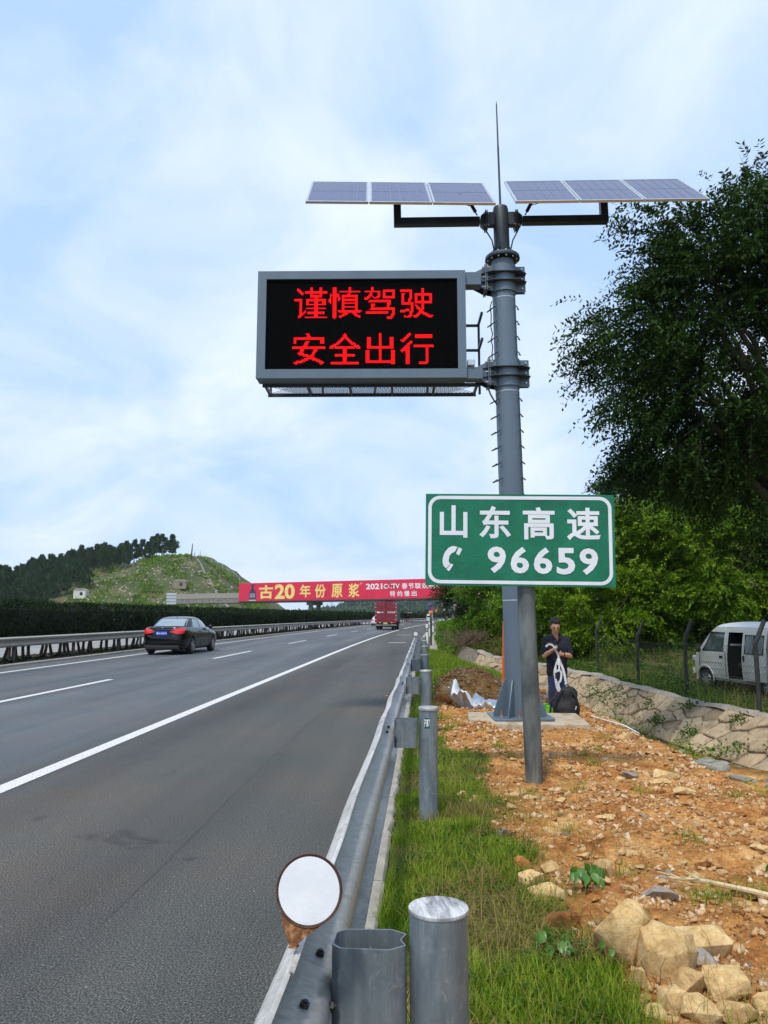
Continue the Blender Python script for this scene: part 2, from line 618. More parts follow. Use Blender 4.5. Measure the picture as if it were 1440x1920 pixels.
def asphalt_material(name, base=1.0):
    m, t, b = nt(name)
    tcn = N(t, 'ShaderNodeTexCoord')
    v = tcn.outputs['Object']
    # aggregate
    vo = N(t, 'ShaderNodeTexVoronoi', i_Scale=70)
    t.links.new(v, vo.inputs['Vector'])
    grain = noise_node(t, v, 105, 5, 0.85)
    g = ramp(t, grain.outputs['Fac'], [(0.38, (0.006, 0.007, 0.007)), (0.50, (0.054, 0.054, 0.052)), (0.62, (0.21, 0.205, 0.195))]).outputs[0]
    # bright chips
    chip = ramp(t, vo.outputs['Color'], [(0.90, 0.0), (0.96, 1.0)]).outputs[0]
    cd = ramp(t, vo.outputs['Distance'], [(0.22, 1.0), (0.4, 0.0)]).outputs[0]
    cf = mixrgb(t, 1.0, chip, cd, 'MULTIPLY')
    g = mixrgb(t, cf, g, (0.30, 0.28, 0.25))
    # long worn bands along the lanes, patchy tint
    mpn = N(t, 'ShaderNodeMapping')
    mpn.inputs['Scale'].default_value = (0.9, 0.045, 1)
    t.links.new(v, mpn.inputs['Vector'])
    band = noise_node(t, mpn.outputs[0], 1.0, 4, 0.55)
    bandc = ramp(t, band.outputs['Fac'], [(0.32, (0.68, 0.69, 0.72)), (0.68, (1.26, 1.25, 1.22))]).outputs[0]
    g = mixrgb(t, 1.0, g, bandc, 'MULTIPLY')
    pat = noise_node(t, v, 0.55, 5, 0.6)
    pc = ramp(t, pat.outputs['Fac'], [(0.36, (0.82, 0.95, 0.90)), (0.5, (1, 1, 0.97)), (0.64, (1.16, 1.02, 0.90))]).outputs[0]
    g = mixrgb(t, 0.8, g, pc, 'MULTIPLY')
    # oil drips and old stains with a shape of their own
    st_ = noise_node(t, v, 1.7, 5, 0.62, 0.8)
    sf = ramp(t, st_.outputs['Fac'], [(0.27, 0.6), (0.36, 0.0)]).outputs[0]
    g = mixrgb(t, sf, g, (0.022, 0.022, 0.023))
    # traffic lanes are tinted bluer and lighter than the shoulder
    sx = N(t, 'ShaderNodeSeparateXYZ')
    t.links.new(v, sx.inputs[0])
    lane = ramp(t, sx.outputs['X'], [(0.0, 1.0), (1.0, 0.0)])
    mr = N(t, 'ShaderNodeMapRange')
    mr.inputs['From Min'].default_value = -4.3
    mr.inputs['From Max'].default_value = -3.3
    t.links.new(sx.outputs['X'], mr.inputs['Value'])
    t.nodes.remove(lane)
    g = mixrgb(t, mr.outputs[0], mixrgb(t, 1.0, g, (1.32 * base, 1.47 * base, 1.72 * base), 'MULTIPLY'), g)
    t.links.new(g, b.inputs['Base Color'])
    b.inputs['Roughness'].default_value = 0.78
    b.inputs['Specular IOR Level'].default_value = 0.2
    bp = N(t, 'ShaderNodeBump', i_Strength=0.35, i_Distance=0.006)
    t.links.new(grain.outputs['Fac'], bp.inputs['Height'])
    t.links.new(bp.outputs[0], b.inputs['Normal'])
    return m
M['asphalt'] = asphalt_material('asphalt')
M['asphalt_far'] = pm('worn_pale_asphalt', (0.20, 0.20, 0.19), (0.27, 0.26, 0.25), rough=0.85, scale=0.5)

def paint_material():
    m, t, b = nt('road_paint')
    tcn = N(t, 'ShaderNodeTexCoord')
    v = tcn.outputs['Object']
    n = noise_node(t, v, 38, 6, 0.75)
    r = ramp(t, n.outputs['Fac'], [(0.33, (0.10, 0.10, 0.10)), (0.41, (0.50, 0.49, 0.47)), (0.6, (0.68, 0.67, 0.65))])
    t.links.new(r.outputs[0], b.inputs['Base Color'])
    b.inputs['Roughness'].default_value = 0.7
    bp = N(t, 'ShaderNodeBump', i_Strength=0.4, i_Distance=0.005)
    t.links.new(n.outputs['Fac'], bp.inputs['Height'])
    t.links.new(bp.outputs[0], b.inputs['Normal'])
    return m
M['paint'] = paint_material()
M['concrete'] = pm('concrete', (0.24, 0.22, 0.185), (0.36, 0.33, 0.28), rough=0.9, scale=7, bump=0.5, bscale=50)
M['concrete_dark'] = pm('weathered_concrete', (0.13, 0.125, 0.115), (0.27, 0.26, 0.24), rough=0.9, scale=1.5, bump=0.3, bscale=20)
M['median_soil'] = pm('median_soil', (0.035, 0.026, 0.016), (0.085, 0.065, 0.04), rough=1, scale=5, bump=0.6, bscale=30)
M['plain'] = pm('distant_fields', (0.05, 0.08, 0.02), (0.10, 0.12, 0.04), rough=1, scale=0.02)

# ---- the sheets
def ystrip(y0, y1, near=0.5, far=6.0):
    ys = [y0]
    while ys[-1] < y1:
        y = ys[-1]
        ys.append(min(y1, y + (near if y < 30 else min(far, near + (y - 30) * 0.06))))
    return np.array(ys)

def road_strip(name, x0, x1, z, mat, y0, y1, nx=2, flat=None):
    ys = ystrip(y0, y1)
    xs = np.linspace(x0, x1, nx)
    X = xs[None, :] + shift(ys)[:, None]
    Y = np.repeat(ys[:, None], nx, 1)
    Z = np.full_like(X, z)
    return link(name, grid_mesh(name, X, Y, Z, mat))

tag(road_strip('road', -12.35, -0.36, 0.0, M['asphalt'], -6, 620, 9), kind='structure')
tag(road_strip('opposite_road', -27.0, -14.9, 0.0, M['asphalt_far'], 2, 620, 3), kind='structure')
tag(road_strip('median_strip', -14.9, -12.62, 0.02, M['median_soil'], -6, 620, 5), kind='structure')
# plain reaching the horizon
pl = np.array([[-6000, 6000]] * 2, dtype=float)
tag(link('distant_ground', grid_mesh('distant_ground', pl, np.array([[-300, -300], [8000, 8000]], dtype=float), np.full((2, 2), -1.6), M['plain'])), kind='structure')
# verge left of the far carriageway
ys = ystrip(2, 620)
xs = np.array([-90, -60, -40, -32, -27.0])
Xv = xs[None, :] + shift(ys)[:, None]
Zv = np.repeat(np.array([[0.2, 0.2, 0.1, -0.05, -0.03]]), len(ys), 0)
tag(link('far_verge', grid_mesh('far_verge', Xv, np.repeat(ys[:, None], 5, 1), Zv, M['plain'])), kind='structure')

# right-hand ground: verge, dirt, ditch, bank
def build_ground():
    xs = np.concatenate([np.arange(-0.27, 3.2, 0.045), np.arange(3.2, 8.0, 0.11), np.arange(8, 40, 1.5), np.geomspace(40, 3000, 14)])
    ys_ = np.concatenate([np.arange(-4, 2.4, 0.4), np.arange(2.4, 8, 0.035), np.arange(8, 18, 0.07), np.arange(18, 46, 0.22), np.arange(46, 200, 4), np.geomspace(200, 640, 14)])
    X0, Y = np.meshgrid(xs, ys_)
    X = X0 + shift(Y)
    Z = ht_fine(X, Y)
    me = grid_mesh('ground', X, Y, Z, M['ground'])
    a = me.attributes.new('dirt', 'FLOAT', 'POINT')
    dm = dirt_mask(X, Y) * (0.15 + 0.85 * smooth01((fbm(X, Y, 4.5, 11) - 0.16) / 0.12))
    dm = np.maximum(dm, 0.75 * ((X > XL(Y) + shift(Y) + 0.5) & (X < XB(Y) + shift(Y) + 0.1) & (Y < 20)) * fbm(X, Y, 3, 4))
    a.data.foreach_set('value', dm.ravel().astype(np.float32))
    return tag(link('ground', me), kind='structure')
build_ground()

# kerbs ---------------------------------------------------------------
def kerb(name, x0, x1, z, y0, y1):
    mb = MB()
    ys = ystrip(y0, y1, 0.6, 5)
    s = shift(ys)
    b = 0.012
    prof = [(x0, -0.05), (x0, z - b), (x0 + b, z), (x1 - b, z), (x1, z - b), (x1, -0.05)]
    V = [(a + s[i], ys[i], c) for i in range(len(ys)) for a, c in prof]
    k = len(prof)
    F = [(i*k + j, i*k + j + 1, (i+1)*k + j + 1, (i+1)*k + j) for i in range(len(ys) - 1) for j in range(k - 1)]
    mb.add(V, F)
    o = mb.build(name, M['concrete'])
    return tag(o, kind='structure')
# near verge kerb: concrete blocks one metre long with worn, uneven edges
kr = bpy.data.objects.new('verge_kerb', None); col.objects.link(kr); kr['kind'] = 'structure'
_kv = []
for v_ in range(4):
    mb = MB()
    q = random.Random(30 + v_)
    n = 9
    rows = []
    for i in range(n + 1):
        y = -0.494 + 0.988 * i / n
        e = q.uniform(-0.012, 0.012)
        rows.append([(-0.075, y, -0.08), (-0.075 + q.uniform(-.003, .004), y, 0.030 + q.uniform(-.006, .004)), (-0.06, y, 0.045 + q.uniform(-.004, .003)), (0.052 + e, y, 0.045 + q.uniform(-.005, .003)), (0.07 + e, y, 0.026 + q.uniform(-.01, .006)), (0.075 + e, y, -0.08)])
    V = [p for r_ in rows for p in r_]
    F = [(i*6 + j, i*6 + j + 1, (i+1)*6 + j + 1, (i+1)*6 + j) for i in range(n) for j in range(5)]
    F += [tuple(range(6)), tuple(range(n*6 + 5, n*6 - 1, -1))]
    mb.add(V, F)
    _kv.append(mb.mesh('kerb_block', M['concrete'], angle=40))
for i in range(30):
    o = link('kerb_block', _kv[i % 4], kr)
    o.location = (-0.305, 1.0 + i, rnd.uniform(-0.006, 0.006))
    o.rotation_euler = (0, 0, rnd.uniform(-0.006, 0.006) + (math.pi if rnd.random() < .5 else 0))
kerb('verge_kerb_beyond', -0.35, -0.2, 0.045, 30.52, 300)
kerb('median_kerb', -12.62, -12.35, 0.06, -6, 600)
kerb('median_kerb_opposite', -15.1, -14.88, 0.06, 4, 600)

# painted lines -----------------------------------------------------------
def line(name, xc, w, y0, y1, z=0.004):
    o = road_strip(name, xc - w / 2, xc + w / 2, z, M['paint'], y0, y1)
    return tag(o, kind='structure')
line('shoulder_line', -3.70, 0.175, -6, 600)
line('median_edge_line', -11.25, 0.16, 2, 600)
line('opposite_edge_line', -15.6, 0.16, 6, 500)
for i in range(-1, 26):
    y = 12.35 + 15 * i
    if y + 6 > 3:
        line('lane_dash', -7.47, 0.15, max(y, 2), y + 6)
for k, (x0, x1, y) in enumerate([(-2.55, -1.35, 62.0), (-2.1, -1.1, 44.0)]):   # short cross marks on the shoulder
    line('shoulder_mark', (x0 + x1) / 2, x1 - x0, y, y + 0.45)
# crack / construction joint in the shoulder, slightly sunken, sealed with tar
M['tar'] = pm('tar_seal', (0.032, 0.032, 0.032), (0.065, 0.065, 0.062), rough=0.7, scale=20)
mb = MB()
ys = np.arange(3.0, 60, 0.35)
w = 0.0006 + 0.0045 * np.maximum(0, vnoise(ys, ys * 0, 0.9, 3) - .25)
xc = -1.62 + shift(ys) + (fbm(ys, ys * 0, 0.5, 6) - 0.5) * 0.12
V = []
for i in range(len(ys)):
    V += [(xc[i] - w[i], ys[i], 0.002), (xc[i] + w[i], ys[i], 0.002)]
mb.add(V, [(2*i, 2*i + 1, 2*i + 3, 2*i + 2) for i in range(len(ys) - 1)])
tag(mb.build('road_joint', M['tar']), kind='structure')
# ================================================================== message sign on its mast
M['grey_paint'] = pm('blue_grey_paint', (0.105, 0.145, 0.185), (0.125, 0.168, 0.212), rough=0.42, scale=3, stretch=(1, 1, 0.3), metal=0.15, bump=0.04, bscale=30)
M['dark_paint'] = pm('dark_grey_paint', (0.030, 0.040, 0.048), (0.042, 0.054, 0.062), rough=0.45, scale=4)
M['arm_paint'] = pm('charcoal_paint', (0.016, 0.022, 0.024), (0.024, 0.030, 0.034), rough=0.4, scale=4)
M['black_rubber'] = pm('black_rubber', (0.010, 0.010, 0.011), (0.018, 0.018, 0.018), rough=0.55, scale=12)
M['bolt_steel'] = pm('zinc_bolt', (0.42, 0.44, 0.45), (0.55, 0.56, 0.56), rough=0.35, metal=0.9, scale=30)
M['rust_bolt'] = pm('rusty_bolt', (0.20, 0.09, 0.035), (0.36, 0.20, 0.09), rough=0.8, metal=0.3, scale=40)
M['white_band'] = pm('pale_weld_band', (0.55, 0.57, 0.58), (0.66, 0.68, 0.68), rough=0.5, scale=20)
M['alu'] = pm('aluminium_frame', (0.55, 0.56, 0.58), (0.64, 0.65, 0.66), rough=0.35, metal=0.85, scale=10)

PX, PY = 1.31, 10.95
TILT = -0.9
foot = MB()
q = random.Random(5)
pts = [(-0.72, -0.62), (-0.2, -0.66), (0.35, -0.63), (0.82, -0.60), (0.86, 0.55), (-0.70, 0.58)]
foot.prism(pts, lambda a, b, h: (a + q.uniform(-.012, .012), b + q.uniform(-.012, .012), h + q.uniform(-.006, .006)), -0.25, 0.115)
fo = foot.build('concrete_footing', pm('rough_footing_concrete', (0.30, 0.21, 0.12), (0.46, 0.40, 0.30), rough=0.95, scale=4, bump=0.9, bscale=28, c3=(0.36, 0.26, 0.15)), bevel=0.02, seg=2)
fo.location = (PX, PY, 0)
tag(fo, 'low cracked concrete slab carrying the flanged base of the tall grey mast', 'footing')

mast = thing("sign_mast", 'tall round blue-grey steel mast carrying the LED board and solar panels', 'mast', (PX, PY, 0.115), (0, R(TILT), R(3)))
G = M['grey_paint']
def zL(z): return z - 0.115
MB().cyl((0, 0, 0.03), (0, 0, zL(6.74)), 0.186, 0.166, n=40).build('pole', G, mast, bevel=0.004)
MB().box((0, 0, 0.0175), (0.80, 0.80, 0.03)).build('base_plate', G, mast, bevel=0.004)
for k in range(8):
    a = k * math.pi / 4 + R(12)
    ca, sa = math.cos(a), math.sin(a)
    poly = [(0.18, 0.034), (0.385, 0.034), (0.385, 0.075), (0.215, 0.52), (0.18, 0.52)]
    MB().prism(poly, lambda r_, z_, h: (r_ * ca - h * sa, r_ * sa + h * ca, z_), -0.008, 0.008).build('gusset', G, mast, bevel=0.002)
for k in range(8):
    a = k * math.pi / 4 + R(34.5)
    x, y = 0.34 * math.cos(a), 0.34 * math.sin(a)
    b = MB().cyl((x, y, -0.02), (x, y, 0.125), 0.014, n=10).build('anchor_bolt', M['rust_bolt'], mast)
    MB().cyl((x, y, 0.034), (x, y, 0.058), 0.026, n=6).build('nut', M['bolt_steel'], b)
for z in (1.72, 4.72, 6.14, 6.64):
    r = 0.186 - 0.02 * z / 6.7 + 0.0015
    MB().lathe([(r - .01, -0.005), (r, -0.004), (r, 0.004), (r - .01, 0.005)], 40, (0, 0, zL(z))).build('weld_band', M['white_band'], mast)
# flange pair and the thinner top tube
MB().lathe([(0.12, 0), (0.255, 0), (0.258, 0.004), (0.258, 0.02), (0.255, 0.024), (0.12, 0.024)], 36, (0, 0, zL(6.76))).build('flange', M['dark_paint'], mast)
MB().lathe([(0.12, 0), (0.250, 0), (0.253, 0.004), (0.253, 0.02), (0.250, 0.024), (0.12, 0.024)], 36, (0, 0, zL(6.79))).build('flange', G, mast)
for k in range(12):
    a = k * math.pi / 6 + .1
    MB().cyl((0.215 * math.cos(a), 0.215 * math.sin(a), zL(6.735)), (0.215 * math.cos(a), 0.215 * math.sin(a), zL(6.84)), 0.016, n=6).build('flange_bolt', M['bolt_steel'], mast)
for k in range(8):
    a = k * math.pi / 4 + .3
    ca, sa = math.cos(a), math.sin(a)
    MB().prism([(0.11, 0), (0.20, 0), (0.125, 0.13), (0.11, 0.13)], lambda r_, z_, h: (r_ * ca - h * sa, r_ * sa + h * ca, z_ + zL(6.815)), -0.005, 0.005).build('stiffener', M['dark_paint'], mast)
MB().lathe([(0.112, zL(6.81)), (0.116, zL(6.82)), (0.116, zL(7.55)), (0.105, zL(7.60)), (0.05, zL(7.625)), (0.02, zL(7.63))], 32).build('top_tube', M['dark_paint'], mast)
rod = MB()
rod.cyl((0, 0, zL(7.6)), (0, 0, zL(8.6)), 0.017, 0.015, n=10).cyl((0, 0, zL(8.6)), (0, 0, zL(9.28)), 0.013, 0.010, n=10).cyl((0, 0, zL(9.28)), (0, 0, zL(9.36)), 0.010, 0.001, n=10)
rod.build('lightning_rod', M['dark_paint'], mast)

def clamp(z):
    """the two-shell clamp that grips the mast and carries the display beam on its left"""
    c = MB()
    c.lathe([(0.170, -0.21), (0.192, -0.21), (0.192, 0.21), (0.170, 0.21)], 32, (0, 0, z))
    o = c.build('clamp', G, mast, bevel=0.002)
    for y in (-0.035, 0.035):                               # right-hand bolting lugs
        MB().box((0.245, y, z), (0.15, 0.014, 0.40)).build('lug_plate', G, o, bevel=0.002)
    for dz in (-0.07, 0.06):                                # wide horizontal ribs
        poly = [(-0.44, -0.055), (-0.20, -0.235), (0.20, -0.235), (0.325, -0.12), (0.325, 0.12), (0.20, 0.235), (-0.20, 0.235), (-0.44, 0.055)]
        MB().prism(poly, lambda a, b, h: (a, b, h + z + dz), -0.006, 0.006).build('rib_plate', M['dark_paint'], o, bevel=0.0015)
    for y in (-0.10, 0.10):                                 # tapering cheeks to the beam
        MB().prism([(-0.165, -0.20), (-0.165, 0.20), (-0.25, 0.185), (-0.45, 0.085), (-0.45, -0.085), (-0.30, -0.17)], lambda a, b, h: (a, y + h, b + z), -0.006, 0.006).build('cheek_plate', M['dark_paint'] if y > 0 else G, o, bevel=0.002)
    for x in (-0.285, -0.262):
        MB().box((x, -0.02, z), (0.014, 0.30, 0.40)).build('flange_plate', G, o, bevel=0.002)
    for dz in (-0.15, 0, 0.15):
        for y in (-0.14,):
            MB().cyl((-0.33, y, z + dz), (-0.215, y, z + dz), 0.013, n=6).build('clamp_bolt', M['bolt_steel'], o)
        MB().cyl((0.27, -0.07, z + dz), (0.27, 0.07, z + dz), 0.013, n=6).build('clamp_bolt', M['bolt_steel'], o)
clamp(zL(6.44))
clamp(zL(5.00))

# arms for the panels
for s_ in (-1, 1):
    za = zL(7.385)
    arm = MB()
    arm.box((s_ * 0.965, 0, za), (1.29, 0.11, 0.115))
    a_ = arm.build('arm', M['arm_paint'], mast, bevel=0.006)
    MB().box((s_ * 1.555, 0, za + 0.225), (0.11, 0.11, 0.335)).build('arm_upright', M['arm_paint'], a_, bevel=0.006)
    cr_ = MB()
    cr_.box((s_ * 1.555, 0.0, za + 0.395), (0.20, 0.30, 0.03), rotm(R(41), 0, 0))
    cr_.build('saddle_plate', M['arm_paint'], a_, bevel=0.003)
    MB().prism([(0.31, -0.058), (0.31, 0.058), (0.245, 0.12), (0.235, 0.12), (0.235, -0.12), (0.245, -0.12)], lambda a, b, h: (s_ * a, h, b + za), -0.07, 0.07).build('arm_socket', M['arm_paint'], a_, bevel=0.003)
    for x in (0.215, 0.238):
        MB().box((s_ * x, 0, za), (0.014, 0.20, 0.27)).build('arm_flange', M['dark_paint'], a_, bevel=0.002)
    MB().box((s_ * 0.16, 0, za + 0.02), (0.11, 0.12, 0.20)).build('arm_root', M['dark_paint'], a_, bevel=0.003)
    for dz in (-0.09, 0.09):
        for dy in (-0.07, 0.07):
            MB().cyl((s_ * 0.19, dy, za + dz), (s_ * 0.265, dy, za + dz), 0.012, n=6).build('arm_bolt', M['bolt_steel'], a_)
    # cable from panel to socket, and socket to the tube below
    MB().tube([(s_ * 0.36, -.05, za + 0.07), (s_ * 0.43, -.06, za + 0.20), (s_ * 0.50, -.05, za + 0.34), (s_ * 0.60, 0, za + 0.45)], 0.010, 6).build('cable', M['black_rubber'], mast)
    MB().tube([(s_ * 0.385, -.06, za + 0.12), (s_ * 0.455, -.065, za + 0.25)], 0.026, 8).build('cable_joint', M['black_rubber'], mast)
    MB().tube([(s_ * 0.45, -.05, za + 0.22), (s_ * 0.60, -.09, za + 0.24), (s_ * 0.66, -.08, za + 0.34), (s_ * 0.62, -.02, za + 0.44)], 0.006, 6).build('cable', M['black_rubber'], mast)
    MB().tube([(s_ * 0.27, -.05, za - 0.11), (s_ * 0.22, -.07, za - 0.22), (s_ * 0.155, -.07, za - 0.34), (s_ * 0.125, -.03, za - 0.47)], 0.011, 6).build('cable', M['black_rubber'], mast)

# climbing rungs on both flanks and a loose cable
for k in range(15):
    z = zL(2.75 + k * 0.232)
    if abs(z - zL(5.0)) < 0.25:
        continue
    for sgn, th in ((-1, R(200)), (1, R(-22))):
        d = Vector((math.cos(th), math.sin(th), 0))
        t_ = Vector((-math.sin(th), math.cos(th), 0))
        r0 = 0.176
        L_ = 0.075 if sgn < 0 else 0.022
        p = [d * r0 + t_ * -0.07 + Vector((0, 0, z)), d * (r0 + L_) + t_ * -0.07 + Vector((0, 0, z - L_ * .65)), d * (r0 + L_) + t_ * 0.07 + Vector((0, 0, z - L_ * .65)), d * r0 + t_ * 0.07 + Vector((0, 0, z))]
        MB().tube(p, 0.009, 6).build('climbing_rung', M['black_rubber'], mast)
cab = [(-0.19 - 0.03 * abs(math.sin(i * 1.3)), -0.06, zL(6.1 - i * 0.1)) for i in range(12)]
MB().tube(cab, 0.008, 6).build('cable', M['black_rubber'], mast)
MB().tube([(-0.30, -0.1, zL(4.80)), (-0.27, -0.12, zL(4.68)), (-0.22, -0.12, zL(4.58)), (-0.17, -0.10, zL(4.52))], 0.012, 6).build('cable', M['black_rubber'], mast)

# ---- solar panels ----------------------------------------------------------
def cell_material():
    m, t, b = nt('solar_glass')
    tcn = N(t, 'ShaderNodeTexCoord')
    n = noise_node(t, tcn.outputs['Object'], 9, 3)
    r = ramp(t, n.outputs['Fac'], [(0.35, (0.045, 0.055, 0.13)), (0.65, (0.06, 0.07, 0.155))])
    t.links.new(r.outputs[0], b.inputs['Base Color'])
    b.inputs['Roughness'].default_value = 0.22
    b.inputs['Specular IOR Level'].default_value = 0.25
    return m
M['cell'] = cell_material()
M['backsheet'] = pm('panel_backsheet', (0.17, 0.19, 0.29), (0.21, 0.23, 0.33), rough=0.4, scale=4)
PWd, PLn = 0.905, 1.50
def make_panel():
    p = thing('solar_panel', 'x', 'solar panel', group='solar panels on the mast')
    f = MB()
    w, l, h = PWd, PLn, 0.038
    for x in (-w/2 + 0.015, w/2 - 0.015):
        f.box((x, l/2, 0), (0.03, l - 0.06, h))
    for y in (0.015, l - 0.015):
        f.box((0, y, 0), (w, 0.03, h))
    f.build('frame', M['alu'], p, bevel=0.002)
    MB().box((0, l/2, 0.004), (w - 0.062, l - 0.062, 0.012)).build('back_sheet', M['backsheet'], p)
    cw, cl = (w - 0.075) / 6, (l - 0.075) / 2
    me = MB().box((0, 0, 0), (cw - 0.007, cl - 0.014, 0.003)).mesh('cell_block', M['cell'])
    for i in range(6):
        for j in range(2):
            o = link('cell_block', me, p)
            o.location = (-w/2 + 0.0375 + cw * (i + 0.5), 0.0375 + cl * (j + 0.5), 0.0122)
    MB().box((0, l/2, -0.03), (0.14, 0.10, 0.03)).build('junction_box', M['black_rubber'], p, bevel=0.003)
    return p
panel0 = make_panel()
first = True
for gx, gy_, gz, rz, names in ((-0.292, 10.36, 7.385, 4.0, ('outermost solar panel of the left trio, farthest from the mast', 'middle solar panel of the left-hand trio above the LED board', 'innermost solar panel of the left trio, next to the lightning rod')),
                               (2.71, 10.36, 7.33, 1.5, ('innermost solar panel of the right trio, just right of the mast top', 'middle solar panel of the right-hand trio over the arm upright', 'outermost solar panel of the right trio, in front of the big tree'))):
    for k in range(3):
        p = panel0 if first else copy_tree(panel0)
        first = False
        off = (k - 1) * (PWd + 0.012)
        p.location = (gx + off * math.cos(R(rz)), gy_ + off * math.sin(R(rz)), gz)
        p.rotation_euler = Euler((R(41), 0, R(rz)), 'XYZ')
        p['label'] = names[k]

# ---- LED display -----------------------------------------------------------
led = thing('led_display', 'black LED message board in a blue-grey cabinet showing two rows of red Chinese characters', 'LED sign', (0.62, 10.72, 0), (0, 0, R(2.2)))
x0, x1, z0, z1 = -3.015, 0.015, 4.885, 6.505
sx0, sx1, sz0, sz1 = -2.888, -0.105, 5.018, 6.383
fr = MB()
fr.box(((x0 + x1)/2, -0.0, (sz1 + z1)/2), (x1 - x0, 0.06, z1 - sz1))
fr.box(((x0 + x1)/2, -0.0, (sz0 + z0)/2), (x1 - x0, 0.06, sz0 - z0))
fr.box(((x0 + sx0)/2, -0.0, (sz0 + sz1)/2), (sx0 - x0, 0.06, sz1 - sz0))
fr.box(((x1 + sx1)/2, -0.0, (sz0 + sz1)/2), (x1 - sx1, 0.06, sz1 - sz0))
fr.build('front_frame', G, led)
MB().box(((x0 + x1)/2, 0.15, (z0 + z1)/2), (x1 - x0 - 0.004, 0.235, z1 - z0 - 0.004)).build('cabinet', G, led, bevel=0.004)
M['led_black'] = pm('led_panel_black', (0.0012, 0.0012, 0.0014), (0.002, 0.002, 0.0022), rough=0.9, scale=40, spec=0.05)
MB().box(((sx0 + sx1)/2, 0.012, (sz0 + sz1)/2), (sx1 - sx0, 0.02, sz1 - sz0)).build('screen', M['led_black'], led)
NX, NZ = 144, 70
pitch = (sx1 - sx0) / NX
# unlit lamps: a fine raised grid over the whole screen
gx_ = sx0 + (np.arange(NX) + 0.5) * pitch
gz_ = sz0 + (np.arange(NZ) + 0.5) * (sz1 - sz0) / NZ
GX, GZ = np.meshgrid(gx_, gz_)
def dots(name, pts, size, y, mat, parent):
    n = len(pts)
    a = size / 2
    # little domes: square pyramid frustums facing -Y
    offs = np.array([(-a, 0, -a), (a, 0, -a), (a, 0, a), (-a, 0, a), (-a*.6, -0.004, -a*.6), (a*.6, -0.004, -a*.6), (a*.6, -0.004, a*.6), (-a*.6, -0.004, a*.6)])
    V = (np.stack([pts[:, 0], np.full(n, y), pts[:, 1]], 1)[:, None, :] + offs[None]).reshape(-1, 3)
    q = np.array([(4, 5, 6, 7), (0, 1, 5, 4), (1, 2, 6, 5), (2, 3, 7, 6), (3, 0, 4, 7)])
    Lp = (q[None] + (np.arange(n) * 8)[:, None, None]).reshape(-1)
    return link(name, np_mesh(name, V, Lp, np.full(n * 5, 4), mat), parent)
M['led_off'] = pm('unlit_led_lens', (0.003, 0.003, 0.003), (0.005, 0.005, 0.005), rough=0.9, scale=60, spec=0.05)
M['led_red'] = pm('lit_red_led', (0.05, 0.001, 0.001), rough=0.7, spec=0.1, emis=(1.0, 0.004, 0.008), estr=1.25)
def inside(v, tr, P):
    ok = np.zeros(len(P), dtype=bool)
    for a, b, c in tr:
        A, B, Cc = v[a], v[b], v[c]
        d = (B[0]-A[0])*(Cc[1]-A[1]) - (B[1]-A[1])*(Cc[0]-A[0])
        if abs(d) < 1e-12:
            continue
        w1 = ((P[:,0]-A[0])*(Cc[1]-A[1]) - (P[:,1]-A[1])*(Cc[0]-A[0])) / d
        w2 = ((B[0]-A[0])*(P[:,1]-A[1]) - (B[1]-A[1])*(P[:,0]-A[0])) / d
        ok |= (w1 >= -1e-6) & (w2 >= -1e-6) & (w1 + w2 <= 1 + 1e-6)
    return ok
grid_pts = np.stack([GX.ravel(), GZ.ravel()], 1)
litmask = np.zeros(len(grid_pts), dtype=bool)
def crop2(px_, py_):       # position on the screen face as a fraction of its size
    return sx0 + (px_ - 103) / (1020 - 103) * (sx1 - sx0), sz1 - (py_ - 110) / (548 - 110) * (sz1 - sz0)
for ch, cx_, cy_, w_, h_ in (('谨', 318, 225, 156, 150), ('慎', 480, 225, 156, 150), ('驾', 648, 226, 150, 150), ('驶', 824, 226, 160, 148),
                             ('安', 310, 447, 152, 150), ('全', 482, 450, 152, 148), ('出', 650, 450, 134, 148), ('行', 826, 448, 160, 152)):
    v, tr = text_tris(ch, 0.020)
    lo, hi = v.min(0), v.max(0)
    cx2, cz2 = crop2(cx_, cy_)
    sw, sh = w_ / (1020 - 103) * (sx1 - sx0), h_ / (548 - 110) * (sz1 - sz0)
    u = (v - (lo + hi) / 2) / (hi - lo) * np.array([sw, sh]) + np.array([cx2, cz2])
    ok = np.zeros(len(grid_pts), dtype=bool)
    for ox, oz in ((0, 0), (.15, 0), (-.15, 0), (0, .15), (0, -.15)):
        ok |= inside(u, tr, grid_pts + np.array([ox, oz]) * pitch)
    litmask |= ok
    dots('led_character', grid_pts[ok], pitch * 0.84, 0.002, M['led_red'], led)
dots('unlit_leds', grid_pts[~litmask], pitch * 0.55, 0.002, M['led_off'], led)['kind'] = 'stuff'
# beams to the clamps
for za, zb, nm in ((6.31, 6.503, 'upper_beam'), (4.887, 5.06, 'lower_beam')):
    MB().box((0.135, 0.13, (za + zb)/2), (0.236, 0.20, zb - za)).build(nm, G, led, bevel=0.003)
for x in (-2.68, -0.36):
    MB().lathe([(0.03, 0), (0.03, 0.02), (0.012, 0.03)], 12, (x, 0.12, z1 - 0.002)).build('lifting_eye', G, led)
for z in (6.3, 5.95, 5.3):
    MB().box((x0 - 0.008, 0.10, z), (0.016, 0.03, 0.06)).build('hinge', pm('hinge_red', (0.45, 0.05, 0.03), rough=.5) if z < 6 else G, led)
